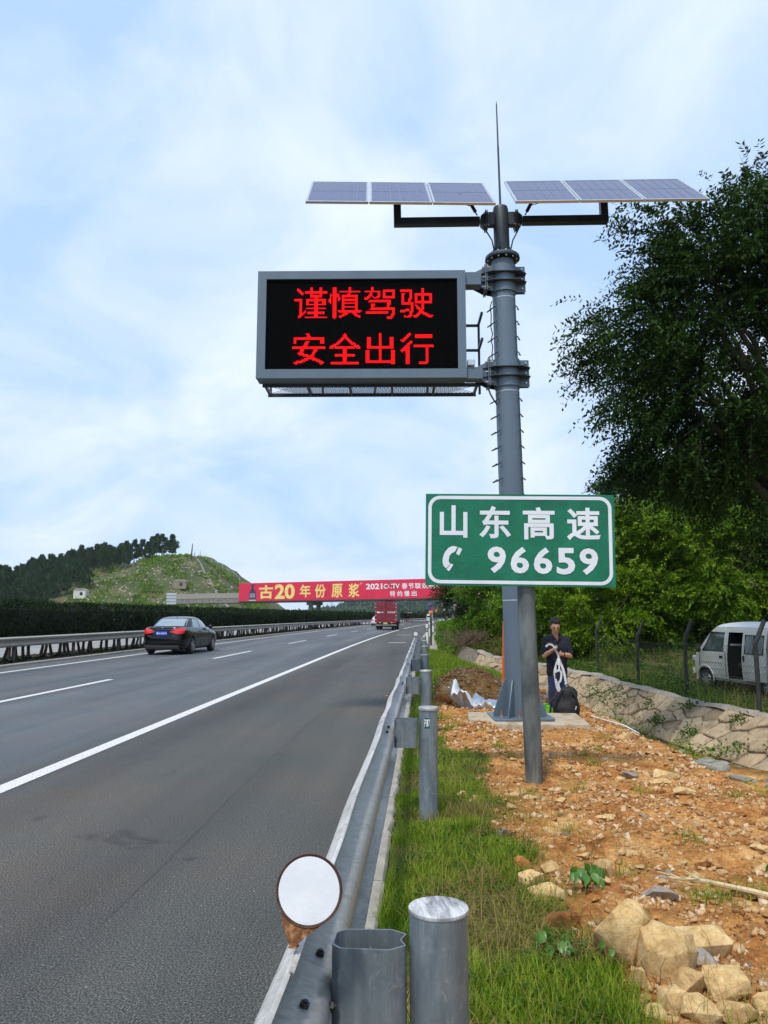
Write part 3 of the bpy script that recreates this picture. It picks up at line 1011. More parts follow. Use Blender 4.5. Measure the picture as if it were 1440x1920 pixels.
# catwalk behind and below
cz = 4.875
cw_ = MB()
for y in (0.30, 0.80):
    cw_.box((-1.37, y, cz), (3.2, 0.04, 0.05))
cw = cw_.build('catwalk', M['dark_paint'], led)
for k in range(6):
    MB().box((-2.93 + k * 0.625, 0.55, cz + 0.002), (0.035, 0.46, 0.045)).build('cross_bar', M['dark_paint'], cw)
mesh_ = MB()
for k in range(-8, 52):
    xa = -2.94 + k * 0.06
    a_, b_ = (xa, 0.32), (xa + 0.46, 0.78)
    for (ax, ay), (bx, by) in ((a_, b_), ((xa, 0.78), (xa + 0.46, 0.32))):
        if ax < -2.95 or bx > 0.22:
            continue
        mesh_.box(((ax + bx)/2, (ay + by)/2, cz + 0.012), (0.65, 0.005, 0.006), rotm(0, 0, math.atan2(by - ay, bx - ax)))
mesh_.build('grating', pm('grating_steel', (0.20, 0.21, 0.22), rough=.5, metal=.5), cw)
for k in range(4):
    MB().box((-2.6 + k * 0.78, 0.42, cz + 0.035), (0.12, 0.06, 0.03)).build('foot_clip', M['dark_paint'], cw)
hr = MB()
for z in (5.98, 5.58, 5.17):
    hr.box((-1.33, 0.80, z), (3.26, 0.035, 0.035))
for k in range(5):
    hr.box((-2.93 + k * 0.805, 0.80, 5.43), (0.034, 0.034, 1.10))
for z in (5.98, 5.58):
    hr.box((0.283, 0.54, z), (0.035, 0.50, 0.035))
hr.build('handrail', M['dark_paint'], led, angle=30)
MB().box((0.085, 0.05, 5.12), (0.11, 0.10, 0.085)).build('light_sensor', M['alu'], led, bevel=0.008)

# ================================================================== green sign
M['green_sheet'] = None
def green_mat():
    m, t, b = nt('green_reflective_sheet')
    tcn = N(t, 'ShaderNodeTexCoord')
    n = noise_node(t, tcn.outputs['Object'], 3.2, 5, 0.6, 1.2)
    r = ramp(t, n.outputs['Fac'], [(0.3, (0.000, 0.120, 0.058)), (0.55, (0.001, 0.165, 0.082)), (0.75, (0.006, 0.20, 0.11))])
    wv = N(t, 'ShaderNodeTexWave', i_Scale=34, i_Distortion=0.6, wave_type='BANDS', bands_direction='Z')
    t.links.new(tcn.outputs['Object'], wv.inputs['Vector'])
    c = mixrgb(t, 0.22, r.outputs[0], ramp(t, wv.outputs['Fac'], [(0.3, 0.55), (0.7, 1.0)]).outputs[0], 'MULTIPLY')
    t.links.new(c, b.inputs['Base Color'])
    b.inputs['Roughness'].default_value = 0.38
    wr = noise_node(t, tcn.outputs['Object'], 6, 4, 0.6, 2.5)
    wrr = ramp(t, wr.outputs['Fac'], [(0.44, 0.0), (0.5, 1.0), (0.56, 0.0)])
    bp = N(t, 'ShaderNodeBump', i_Strength=0.16, i_Distance=0.01)
    t.links.new(wrr.outputs[0], bp.inputs['Height'])
    t.links.new(bp.outputs[0], b.inputs['Normal'])
    return m
M['green_sheet'] = green_mat()
M['sign_white'] = pm('white_reflective_film', (0.66, 0.70, 0.74), (0.76, 0.79, 0.82), rough=0.45, scale=3, bump=0.06, bscale=20)
M['galv_dark'] = pm('stained_galvanised_pole', (0.075, 0.085, 0.085), (0.20, 0.215, 0.21), rough=0.5, metal=0.35, scale=3.0, stretch=(1.6, 1.6, 0.55), bump=0.12, bscale=24, contrast=(0.38, 0.60))
gs = thing('road_sign', 'green hotline sign with white Chinese characters and phone number on a grey pole', 'road sign', (1.02, 7.45, 0.0), (0, 0, 0))
gp = MB().cyl((0, 0.06, -0.1), (-0.055, 0.06, 2.66), 0.0835, 0.0835, n=36)
gp.build('pole', M['galv_dark'], gs, bevel=0.004)
U = 1.80 / 1275.0
bd = bpy.data.objects.new('board', None)
BW, BH = 1.80, 0.885
bmb = MB()
nseg = 24
def boardp(u, v):      # slightly wavy sheet
    return ((u - .5) * BW, -0.008 + 0.0012 * math.sin(u * 9 + v * 3) + 0.0008 * math.sin(v * 11), (v - .5) * BH)
bmb.grid(boardp, nseg, 12)
bmb.grid(lambda u, v: (boardp(1 - u, v)[0], boardp(1 - u, v)[1] + 0.004, boardp(1 - u, v)[2]), nseg, 12)
board = bmb.build('board', [M['green_sheet']], gs)
board.location = (-0.10, -0.05, 2.222)
board.rotation_euler = (0, R(0.85), 0)
def gsxy(px_, py_):
    return (px_ - 702) * U, -(py_ - 406) * U
for ch, cx_, cy_, w_, h_ in (('山', 255, 283, 188, 222), ('东', 537, 285, 215, 222), ('高', 832, 291, 215, 222), ('速', 1133, 293, 225, 222)):
    a, b = gsxy(cx_, cy_)
    glyph('character', ch, a, b, w_ * U, h_ * U, M['sign_white'], board, y=-0.0117, bold=0.024)
for ch, cx_, cy_ in (('9', 547, 542), ('6', 702, 543), ('6', 857, 545), ('5', 1010, 547), ('9', 1163, 548)):
    a, b = gsxy(cx_, cy_)
    glyph('digit', ch, a, b, 124 * U, 180 * U, M['sign_white'], board, y=-0.0117, bold=0.030)
# border ring
def rr(w, h, r, n=8):
    P = []
    for cx_, cz_, a0 in ((w/2 - r, h/2 - r, 0), (-w/2 + r, h/2 - r, 90), (-w/2 + r, -h/2 + r, 180), (w/2 - r, -h/2 + r, 270)):
        for k in range(n + 1):
            a = R(a0 + 90 * k / n)
            P.append((cx_ + r * math.cos(a), cz_ + r * math.sin(a)))
    return P
o_, i_ = rr(1240 * U, 600 * U, 80 * U), rr((1240 - 46) * U, (600 - 46) * U, 60 * U)
nb = len(o_)
MB().add([(a, -0.0115, b) for a, b in o_] + [(a, -0.0115, b) for a, b in i_], [(k, (k + 1) % nb, nb + (k + 1) % nb, nb + k) for k in range(nb)]).build('border_stripe', M['sign_white'], board)
# telephone handset: a curved grip and two separate end pieces
ph = MB()
hand_ = [(258, 452), (240, 455), (222, 464), (204, 484), (190, 508), (182, 536), (181, 562), (187, 586), (206, 606), (233, 572), (223, 558), (223, 545), (228, 520), (242, 501), (264, 491), (282, 458)]
ph.add([(gsxy(*p)[0], -0.0117, gsxy(*p)[1]) for p in hand_], [tuple(range(len(hand_)))])
for quad in (((290, 460), (314, 472), (294, 516), (272, 504)), ((238, 570), (254, 580), (226, 624), (208, 612))):
    ph.add([(gsxy(*p)[0], -0.0117, gsxy(*p)[1]) for p in quad], [(0, 1, 2, 3)])
ph.build('telephone_symbol', M['sign_white'], board)
for z in (-0.25, 0.22):
    MB().box((0.06, 0.02, z), (1.3, 0.03, 0.05)).build('back_rail', M['alu'], board)
for z in (2.0, 2.46):
    MB().lathe([(0.084, -0.025), (0.092, -0.025), (0.092, 0.025), (0.084, 0.025)], 24, (-0.045, 0.06, z)).build('pole_clamp', M['alu'], gs)

# ================================================================== overpass and its advertising board
ang = math.atan2(182 - 196, 2.3 + 47.4)
bb = thing('billboard', 'long red advertising board with yellow and white lettering across the overpass', 'billboard', (-47.4, 196, 5.2), (0, -math.atan(0.45 / 51.6), ang))
M['bb_red'] = pm('red_banner', (0.62, 0.010, 0.055), (0.68, 0.014, 0.065), rough=0.5, scale=0.3)
M['bb_yellow'] = pm('gold_print', (0.85, 0.60, 0.14), (0.90, 0.72, 0.26), rough=0.5, scale=1.2)
M['bb_white'] = pm('white_print', (0.80, 0.78, 0.78), rough=0.5)
M['bb_black'] = pm('black_print', (0.01, 0.01, 0.015), rough=0.5)
BL, BHh = 54.5, 4.6
MB().box((BL/2, 0.25, BHh/2), (BL, 0.5, BHh)).build('panel', M['bb_red'], bb, bevel=0.05)
MB().box((BL/2, 0.30, -0.13), (BL, 0.7, 0.22)).build('under_frame', M['dark_paint'], bb)

for nm, cx_, cz_, w_, h_, mt, bo in (('古', 7.79, 2.28, 3.93, 3.45, 'bb_yellow', .03), ('20', 13.02, 2.27, 5.55, 3.76, 'bb_yellow', .035), ('年', 18.62, 2.33, 2.97, 3.18, 'bb_yellow', .022),
        ('份', 22.72, 2.24, 2.88, 3.35, 'bb_yellow', .022), ('原', 27.16, 2.22, 2.91, 3.33, 'bb_yellow', .022), ('浆', 31.61, 2.23, 2.93, 3.34, 'bb_yellow', .022), ('®', 33.48, 3.83, 0.61, 0.54, 'bb_yellow', 0),
        ('2021', 36.82, 3.06, 4.2, 1.4, 'bb_white', .03), ('CCTV', 41.28, 3.03, 4.2, 1.4, 'bb_black', .075), ('春', 44.53, 3.0, 1.47, 1.4, 'bb_white', .018), ('节', 46.18, 2.98, 1.34, 1.4, 'bb_white', .018),
        ('联', 47.85, 2.96, 1.52, 1.4, 'bb_white', .018), ('欢', 49.53, 2.96, 1.51, 1.4, 'bb_white', .018), ('晚', 51.25, 2.96, 1.43, 1.4, 'bb_white', .018), ('会', 52.95, 2.96, 1.43, 1.4, 'bb_white', .018),
        ('特', 41.5, 1.24, 1.29, 1.3, 'bb_white', .018), ('约', 43.31, 1.24, 1.28, 1.3, 'bb_white', .018), ('播', 45.09, 1.22, 1.34, 1.3, 'bb_white', .018), ('出', 46.86, 1.22, 1.26, 1.3, 'bb_white', .018)):
    glyph('lettering', nm, cx_, cz_, w_, h_, M[mt], bb, y=-0.03, bold=bo)
glyph('lettering', 'CCTV', 41.28, 3.03, 4.05, 1.22, M['bb_white'], bb, y=-0.06, bold=.03)
glyph('lettering', 'C', 41.28 - 0.62, 3.03, 0.95, 1.22, pm('red_print', (0.75, 0.02, 0.03), rough=.5), bb, y=-0.075, bold=.03)
# the printed bottle: dark glass with a pale label
def flat(name, pts, mat, y):
    MB().add([(a, y, b) for a, b in pts], [tuple(range(len(pts)))]).build(name, mat, bb)
bt = [(-.95, -2.0), (.95, -2.0), (1.0, -.2), (.75, .35), (.34, .7), (.30, 1.5), (.42, 1.55), (.42, 1.95), (-.42, 1.95), (-.42, 1.55), (-.30, 1.5), (-.34, .7), (-.75, .35), (-1.0, -.2)]
flat('printed_bottle', [(3.95 + a, 2.24 + b * 1.04) for a, b in bt], pm('bottle_print', (0.012, 0.014, 0.045), (0.05, 0.05, 0.10), rough=.4, scale=1.5), -0.03)
flat('printed_bottle_label', [(3.95 + a, 2.24 + b) for a, b in ((-.72, -1.35), (.72, -1.35), (.72, -.25), (-.72, -.25))], pm('label_print', (0.12, 0.12, 0.22), (0.35, 0.34, 0.42), rough=.4, scale=2.5), -0.05)
flat('printed_bottle_base', [(3.95 + a, 2.24 + b) for a, b in ((-.95, -2.08), (.95, -2.08), (.95, -1.9), (-.95, -1.9))], M['bb_white'], -0.05)

ov = thing('overpass', 'grey concrete overpass crossing the motorway behind the red board', 'overpass', (-47.4, 196, 5.2), (0, -math.atan(0.45 / 51.6), ang))
MB().box((24, 5.0, 0.35), (86, 8.6, 1.3)).build('deck', M['concrete_dark'], ov)
MB().box((24, 0.85, 1.62), (86, 0.28, 1.2)).build('parapet', M['concrete'], ov)
MB().box((24, 9.2, 1.62), (86, 0.28, 1.2)).build('parapet', M['concrete'], ov)
MB().box((24, 0.66, 0.98), (86, 0.10, 0.16)).build('drip_edge', M['concrete'], ov)
for u in (19.2, 38.6, 56.0):
    MB().box((u, 4.6, -0.75), (1.7, 6.5, 0.8)).build('pier_cap', M['concrete_dark'], ov, bevel=0.05)
    for y in (2.2, 7.0):
        MB().cyl((u, y, -6.5), (u, y, -0.6), 0.6, n=20).build('pier', M['concrete_dark'], ov)
# ================================================================== guardrails
def galv(name, c, c2, c3, scale=2.2, stretch=(1, 1, 1), rough=0.42, metal=0.55, bump=0.05):
    m, t, b = nt(name)
    tcn = N(t, 'ShaderNodeTexCoord')
    mpn = N(t, 'ShaderNodeMapping')
    mpn.inputs['Scale'].default_value = stretch
    t.links.new(tcn.outputs['Object'], mpn.inputs['Vector'])
    v = mpn.outputs[0]
    n = noise_node(t, v, scale, 7, 0.68, 0.6)
    r = ramp(t, n.outputs['Fac'], [(0.32, c), (0.5, c2), (0.66, c3)])
    # vertical run marks and scuffs
    mp2 = N(t, 'ShaderNodeMapping')
    mp2.inputs['Scale'].default_value = (38, 38, 2.5)
    t.links.new(tcn.outputs['Object'], mp2.inputs['Vector'])
    n2 = noise_node(t, mp2.outputs[0], 1.0, 5, 0.7)
    s_ = ramp(t, n2.outputs['Fac'], [(0.32, 0.72), (0.55, 1.0), (0.75, 1.25)])
    cc = mixrgb(t, 0.75, r.outputs[0], s_.outputs[0], 'MULTIPLY')
    n5 = noise_node(t, tcn.outputs['Object'], 22, 8, 0.78, 1.2)          # white rust and scuffs
    f5 = ramp(t, n5.outputs['Fac'], [(0.56, 0.0), (0.66, 0.55)])
    cc = mixrgb(t, f5.outputs[0], cc, (0.46, 0.49, 0.50))
    n6 = noise_node(t, tcn.outputs['Object'], 9, 5, 0.7)                  # darker stains
    f6 = ramp(t, n6.outputs['Fac'], [(0.32, 0.40), (0.44, 0.0)])
    cc = mixrgb(t, f6.outputs[0], cc, (0.095, 0.10, 0.105))
    t.links.new(cc, b.inputs['Base Color'])
    b.inputs['Metallic'].default_value = metal
    rr_ = ramp(t, n.outputs['Fac'], [(0.3, rough + 0.15), (0.7, rough - 0.08)])
    t.links.new(rr_.outputs[0], b.inputs['Roughness'])
    bp = N(t, 'ShaderNodeBump', i_Strength=bump, i_Distance=0.01)
    n3 = noise_node(t, v, 60, 4)
    t.links.new(n3.outputs['Fac'], bp.inputs['Height'])
    t.links.new(bp.outputs[0], b.inputs['Normal'])
    return m
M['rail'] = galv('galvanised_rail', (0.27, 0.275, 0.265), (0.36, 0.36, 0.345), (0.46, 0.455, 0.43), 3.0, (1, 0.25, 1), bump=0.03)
M['rail_top'] = galv('sky_lit_rail_lip', (0.38, 0.365, 0.335), (0.52, 0.50, 0.465), (0.66, 0.645, 0.61), 5.0, (1, 0.4, 1), rough=0.5, metal=0.2)  # sky reflection on the upper lip painted in as a paler colour
M['post'] = galv('galvanised_post', (0.15, 0.185, 0.215), (0.25, 0.295, 0.33), (0.37, 0.41, 0.43), 7, (1, 1, 0.3))
M['spacer'] = galv('galvanised_spacer', (0.13, 0.155, 0.175), (0.20, 0.235, 0.26), (0.29, 0.33, 0.355), 4, (1, 1, 0.6), metal=0.45)
def cap_material():
    m, t, b = nt('smeared_cap')
    tcn = N(t, 'ShaderNodeTexCoord')
    mpn = N(t, 'ShaderNodeMapping')
    mpn.inputs['Scale'].default_value = (7, 34, 1)
    mpn.inputs['Rotation'].default_value = (0, 0, 0.5)
    t.links.new(tcn.outputs['Object'], mpn.inputs['Vector'])
    n = noise_node(t, mpn.outputs[0], 0.9, 7, 0.7, 0.35)
    r = ramp(t, n.outputs['Fac'], [(0.36, (0.08, 0.085, 0.095)), (0.47, (0.28, 0.29, 0.30)), (0.60, (0.56, 0.56, 0.555))])
    t.links.new(r.outputs[0], b.inputs['Base Color'])
    b.inputs['Roughness'].default_value = 0.5
    return m
M['smear'] = cap_material()
M['cap'] = galv('post_cap_steel', (0.30, 0.30, 0.28), (0.40, 0.40, 0.37), (0.50, 0.49, 0.45), 6, metal=0.3)

def wprofile(sub=4):
    """half-wave beam section: (u towards traffic, z), from top edge to bottom edge"""
    key = [(0.026, 0.158), (0.020, 0.152), (0.024, 0.147), (0.062, 0.131), (0.078, 0.121), (0.083, 0.106), (0.083, 0.090), (0.078, 0.076), (0.062, 0.062), (0.022, 0.036), (0.006, 0.026), (0.0, 0.012)]
    return key + [(0.0, -0.0)] + [(u, -z) for u, z in key[::-1]]
WP = wprofile()

def beam_mesh(name, L, mats, dirn=-1, wav=0.004, seed=0, th=0.004, step=0.16):
    """W-beam from y=0 to L, bulge towards dirn*X; the top lip has its own paler material with skylight painted in"""
    n = max(2, int(L / step))
    q = random.Random(seed)
    k = len(WP)
    mb = MB()
    V, F, mi = [], [], []
    ph = q.uniform(0, 9)
    for i in range(n + 1):
        y = L * i / n
        dx = wav * (math.sin(y * 2.1 + ph) * 0.5 + math.sin(y * 5.3 + 2 * ph) * 0.35)
        dzt = wav * math.sin(y * 3.3 + ph)
        for side in (0, 1):
            for j, (u, z) in enumerate(WP):
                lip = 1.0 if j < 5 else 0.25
                off = th * side
                V.append((dirn * (u + off) + dx * lip, y, z + dzt * (1 if j < 5 else 0)))
    row = 2 * k
    for i in range(n):
        a, b = i * row, (i + 1) * row
        for j in range(k - 1):
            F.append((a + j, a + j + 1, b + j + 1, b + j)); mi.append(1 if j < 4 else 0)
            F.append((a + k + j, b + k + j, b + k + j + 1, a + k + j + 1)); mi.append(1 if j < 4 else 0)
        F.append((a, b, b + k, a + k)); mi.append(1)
        F.append((a + k - 1, a + 2*k - 1, b + 2*k - 1, b + k - 1)); mi.append(0)
    for e in (0, n):
        for j in range(k - 1):
            F.append((e*row + j, e*row + j + 1, e*row + k + j + 1, e*row + k + j)); mi.append(0)
    mb.v, mb.f, mb.mi = V, F, mi
    return mb.mesh(name, mats, angle=50)

def spacer_mesh(w=0.185, d=0.115, h=0.205, th=0.0045):
    """hollow six-sided block between beam and post, open at top and bottom"""
    out = [(-w/2, -d*0.30), (-w/2 + 0.02, -d/2), (w/2 - 0.045, -d/2 - 0.004), (w/2 - 0.008, -d*0.30), (w/2 - 0.022, 0.0), (w/2 - 0.008, d*0.30), (w/2 - 0.045, d/2 + 0.004), (-w/2 + 0.02, d/2), (-w/2, d*0.30)]
    pts = []
    m = len(out)
    for i in range(m):                      # soften the corners
        a, b, c = Vector(out[i - 1]), Vector(out[i]), Vector(out[(i + 1) % m])
        for t_ in (0.25, 0.5, 0.75):
            p = (b + (a - b) * 0.16) * (1 - t_) ** 2 + b * 2 * t_ * (1 - t_) + (b + (c - b) * 0.16) * t_ ** 2
            pts.append((p.x, p.y))
    cx_ = sum(p[0] for p in pts) / len(pts)
    inn = [(cx_ + (x - cx_) * (1 - 2 * th / w), y * (1 - 2 * th / d)) for x, y in pts]
    n = len(pts)
    mb = MB()
    V = [(x, y, z) for z in (-h/2, h/2) for x, y in pts] + [(x, y, z) for z in (-h/2, h/2) for x, y in inn]
    F = []
    for i in range(n):
        j = (i + 1) % n
        F += [(i, j, n + j, n + i), (2*n + j, 2*n + i, 3*n + i, 3*n + j), (n + i, n + j, 3*n + j, 3*n + i), (j, i, 2*n + i, 2*n + j)]
    mb.add(V, F)
    return mb.mesh('spacer', M['spacer'], angle=40)

gr = thing('guardrail', 'galvanised steel guardrail along the road shoulder with round posts', 'guardrail', (0, 0, 0))
XB_, ZC = -0.222, 0.612
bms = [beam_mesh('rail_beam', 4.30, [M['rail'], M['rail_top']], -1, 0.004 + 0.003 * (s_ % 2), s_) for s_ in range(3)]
M['dark_bolt'] = pm('dark_bolt', (0.02, 0.02, 0.022), (0.05, 0.045, 0.04), rough=0.5, metal=0.5, scale=40)
bolt_me = MB().cyl((0, 0, 0), (0.008, 0, 0), 0.012, n=6).cyl((0.007, 0, 0), (0.013, 0, 0), 0.006, n=8).mesh('bolt', M['dark_bolt'])
hole_me = MB().lathe([(0.015, 0), (0.014, 0.003), (0.008, 0.009), (0.002, 0.011)], 14).mesh('rivet', M['dark_bolt'], angle=60)
NP = 7
py0 = 1.97
for k in range(-1, NP):
    y = py0 + 4 * k
    o = link('rail_beam', bms[k % 3], gr)
    o.location = (XB_ - 0.004 * (k % 2) - 0.0055 * k, y - 0.26, ZC + 0.002 * (k % 2))
    o.rotation_euler = (0, R(-14), 0.0014)
    for dy in (0.10, 0.36):                      # splice bolts, seen from behind
        for zz, uu, an in ((0.125, 0.062, -25), (0.048, 0.040, -55), (-0.048, 0.040, 55)):
            b2 = link('bolt', bolt_me, o)
            b2.location = (-uu + 0.003, dy, zz)
            b2.rotation_euler = (0, R(an), 0)
sp_me = spacer_mesh()
post_me = MB().lathe([(0.0655, -0.45), (0.070, -0.45), (0.070, 0.80), (0.0655, 0.80)], 32).mesh('post', M['post'], angle=40)
cap_me = MB().lathe([(0.066, 0.795), (0.076, 0.796), (0.077, 0.802), (0.077, 0.814), (0.072, 0.820), (0.03, 0.824), (0.004, 0.825)], 32).mesh('cap', M['cap'], angle=40)
flatcap_me = MB().lathe([(0.063, 0.795), (0.0715, 0.797), (0.0725, 0.801), (0.0722, 0.805), (0.066, 0.8075), (0.03, 0.809), (0.004, 0.8095)], 40).mesh('cap', M['smear'], angle=40)
for k in range(0, NP):
    y = py0 + 4 * k
    x = 0.03 - 0.0055 * k
    po = link('post', post_me, gr)
    po.location = (x, y, 0)
    po.rotation_euler = (rnd.uniform(-.006, .006), rnd.uniform(-.004, .004), rnd.uniform(0, 6))
    c_ = link('cap', flatcap_me if k == 0 else cap_me, po)
    sp = link('spacer', sp_me, gr)
    sp.location = (x - 0.161, y - 0.005, 0.628)
    bo = link('bolt', bolt_me, gr)
    bo.location = (XB_ - 0.0055 * k + 0.002, y - 0.075, ZC)
# green number sticker on the second post
st = bpy.data.objects.new('number_sticker', None)
posts_ = [o for o in gr.children if o.name.startswith('post')]
M['sticker'] = pm('green_sticker', (0.004, 0.085, 0.055), (0.01, 0.12, 0.08), rough=.5, scale=30)
def on_post(name, mat, a0, a1, z0_, z1_, r, loc):
    mb = MB()
    mb.grid(lambda u, v: (r * math.sin(a0 + (a1 - a0) * u), -r * math.cos(a0 + (a1 - a0) * u), z0_ + (z1_ - z0_) * v), 6, 1)
    o = mb.build(name, mat, gr)
    o.location = loc
    return o
bpy.data.objects.remove(st)
sl = (0.03 - 0.0055, py0 + 4, 0)
stk = on_post('number_sticker', M['sticker'], -0.36, 0.16, 0.672, 0.745, 0.0712, sl)
for ch, xo in (('F', -0.0205), ('1', -0.006), ('7', 0.0075)):
    g_ = glyph('sticker_character', ch, xo, 0.709, 0.011, 0.052, M['sign_white'], stk, y=-0.0745 if False else -math.sqrt(0.0712 ** 2 - xo ** 2) - 0.0016, bold=0.02)
# buried / tapered end of the rail
# round reflectors ---------------------------------------------------------
def rust_mat():
    m, t, b = nt('rusty_plate')
    tcn = N(t, 'ShaderNodeTexCoord')
    n = noise_node(t, tcn.outputs['Object'], 45, 6, 0.7)
    r = ramp(t, n.outputs['Fac'], [(0.34, (0.05, 0.018, 0.010)), (0.5, (0.19, 0.075, 0.025)), (0.62, (0.33, 0.17, 0.06)), (0.72, (0.28, 0.30, 0.27))])
    t.links.new(r.outputs[0], b.inputs['Base Color'])
    b.inputs['Roughness'].default_value = 0.85
    return m
M['rust'] = rust_mat()
M['rust_dark'] = pm('dark_rust_rim', (0.035, 0.012, 0.008), (0.09, 0.03, 0.015), rough=.8, scale=60)
M['reflector_white'] = pm('white_reflector_face', (0.60, 0.62, 0.645), (0.70, 0.715, 0.73), rough=0.5, scale=9, bump=0.06, bscale=140)
def reflector(loc, label, rot):
    t = thing('round_reflector', label, 'reflector', loc, rot, 'round reflectors on the guardrail')
    r_ = 0.0745
    outl = [(r_ * math.cos(R(a)), r_ * math.sin(R(a))) for a in range(-52, 217, 6)] + [(-0.052, -0.080), (-0.038, -0.112), (-0.028, -0.116), (0.0, -0.092)]
    MB().prism(outl, lambda a, b, h: (a, h, b), -0.0015, 0.0015).build('plate', M['rust'], t)
    ring = MB()
    for i in range(60):
        a0, a1 = 2 * math.pi * i / 60, 2 * math.pi * (i + 1) / 60
        if True:
            ring.add([(q_ * math.cos(a), y_, q_ * math.sin(a)) for a in (a0, a1) for q_, y_ in ((0.0695, -0.0022), (0.0750, -0.0045), (0.0755, 0.002))], [(0, 1, 4, 3), (1, 2, 5, 4)])
    ring.build('rim', M['rust_dark'], t, merge=True)
    MB().lathe([(0.0700, 0.0017), (0.0696, 0.0035), (0.06, 0.004), (0.002, 0.0042)], 48, rot=rotm(R(90), 0, 0)).build('white_disc', M['reflector_white'], t)
    br = MB()
    br.box((-0.030, 0.010, -0.1145), (0.018, 0.03, 0.004)).box((-0.030, 0.004, -0.108), (0.016, 0.004, 0.014))
    br.build('bracket', M['rust'], t)
    return t
reflector((-0.262, 1.815, 0.889), 'large white round reflector with rusty rim on the near guardrail', (R(-12), 0, R(-4)))
reflector((-0.285, 26.3, 0.90), 'tiny white round reflector at the far end of the guardrail', (0, 0, 0))

# median guardrails ---------------------------------------------------------
M['rail_median'] = galv('weathered_median_rail', (0.20, 0.19, 0.17), (0.30, 0.28, 0.245), (0.37, 0.35, 0.31), 1.2, (1, 0.2, 1), metal=0.25, rough=.55)
M['rail_median_lip'] = galv('pale_median_lip', (0.40, 0.38, 0.34), (0.46, 0.44, 0.40), (0.52, 0.50, 0.46), 1.2, (1, 0.2, 1), metal=0.1, rough=.6)
M['post_dark'] = galv('dim_post', (0.05, 0.05, 0.048), (0.085, 0.085, 0.08), (0.13, 0.125, 0.115), 3)
mg = thing('median_guardrail', 'grey double-wave guardrail along the median in front of the hedge', 'guardrail', (0, 0, 0))
mbeam = beam_mesh('rail_beam', 4.25, [M['rail_median'], M['rail_median_lip']], 1, 0.003, 5, step=1.05)
mpost = MB().cyl((0, 0, -0.1), (0, 0, 0.80), 0.06, n=12).mesh('post', M['post_dark'])
mspac = MB().box((0, 0, 0), (0.16, 0.10, 0.19)).mesh('spacer', M['post_dark'])
y = 24.1 - 4.2 * 3
k = 0
while y < 270:
    s0, s1 = float(shift(y)), float(shift(y + 4.2))
    a_ = math.atan2(s1 - s0, 4.2)
    o = link('rail_beam', mbeam, mg); o.location = (-12.80 + s0, y, 0.70); o.rotation_euler = (0, 0, -a_)
    p = link('post', mpost, mg); p.location = (-13.00 + s0, y, 0)
    q_ = link('spacer', mspac, mg); q_.location = (-12.885 + s0, y, 0.70)
    y += 4.2
mg2 = thing('median_guardrail', 'pale guardrail on the opposite side of the median, seen between the trunks', 'guardrail', (0, 0, 0))
y = 10.0
while y < 230:
    s0, s1 = float(shift(y)), float(shift(y + 4.2))
    o = link('rail_beam', mbeam, mg2); o.location = (-14.80 + s0, y, 0.66); o.rotation_euler = (0, 0, math.pi - math.atan2(s1 - s0, 4.2))
    o.location.y += 4.2; o.location.x += s1 - s0
    p = link('post', mpost, mg2); p.location = (-14.62 + s0, y, 0)
    y += 4.2
# ================================================================== vehicles
def cpaint(name, c, rough=0.28, metal=0.0, coat=0.8):
    return pm(name, c, tuple(min(1, q * 1.15) for q in c), rough=rough, metal=metal, scale=3, coat=coat)
M['car_black'] = cpaint('black_car_paint', (0.002, 0.002, 0.003), 0.12, 0, 0.0)
M['car_white'] = cpaint('white_car_paint', (0.70, 0.71, 0.72))
M['glass'] = pm('sky_toned_glass', (0.20, 0.25, 0.28), (0.26, 0.31, 0.34), rough=0.06, scale=2, coat=0.5)  # pale colour stands in for sky reflected in and seen through the windows
M['glass_dark'] = pm('dark_window', (0.010, 0.013, 0.014), (0.03, 0.035, 0.035), rough=0.08, scale=3)
M['chrome'] = pm('chrome', (0.75, 0.76, 0.77), rough=0.15, metal=1)
M['tyre'] = pm('tyre', (0.010, 0.010, 0.010), (0.020, 0.019, 0.018), rough=0.85, scale=20)
M['rim'] = pm('alloy_rim', (0.50, 0.51, 0.52), (0.62, 0.62, 0.62), rough=0.3, metal=0.8, scale=8)
M['tail_red'] = pm('tail_light_red', (0.55, 0.006, 0.012), (0.75, 0.03, 0.03), rough=0.18, scale=14, coat=0.6)
M['plastic'] = pm('black_plastic', (0.008, 0.008, 0.009), (0.015, 0.015, 0.015), rough=0.6, scale=9)
M['plate_blue'] = pm('blue_plate', (0.010, 0.060, 0.50), (0.012, 0.075, 0.58), rough=.4, scale=4)

def superell(w, yr, yf, n, k=56):
    P = []
    yc, L = (yr + yf) / 2, (yf - yr) / 2
    for i in range(k):
        t = 2 * math.pi * i / k
        # denser at corners
        c, s = math.cos(t), math.sin(t)
        P.append((w * math.copysign(abs(c) ** (2 / n), c), yc + L * math.copysign(abs(s) ** (2 / n), s)))
    return P

def slice_body(tab, n=6, k=56, fine=3):
    """loft of horizontal slices; tab rows (z, half width, y rear, y front)"""
    a = np.array(tab, dtype=float)
    # refine between rows with a smooth curve
    zs = []
    for i in range(len(a) - 1):
        zs += list(np.linspace(a[i, 0], a[i + 1, 0], fine, endpoint=False))
    zs.append(a[-1, 0])
    mb = MB()
    V, F = [], []
    for z in zs:
        w, yr, yf = (float(np.interp(z, a[:, 0], a[:, c])) for c in (1, 2, 3))
        V += [(x, y, z) for x, y in superell(w, yr, yf, n, k)]
    m = len(zs)
    for i in range(m - 1):
        for j in range(k):
            F.append((i*k + j, i*k + (j+1) % k, (i+1)*k + (j+1) % k, (i+1)*k + j))
    F.append(tuple(range(k - 1, -1, -1)))
    F.append(tuple(range((m-1)*k, m*k)))
    mb.add(V, F)
    return mb

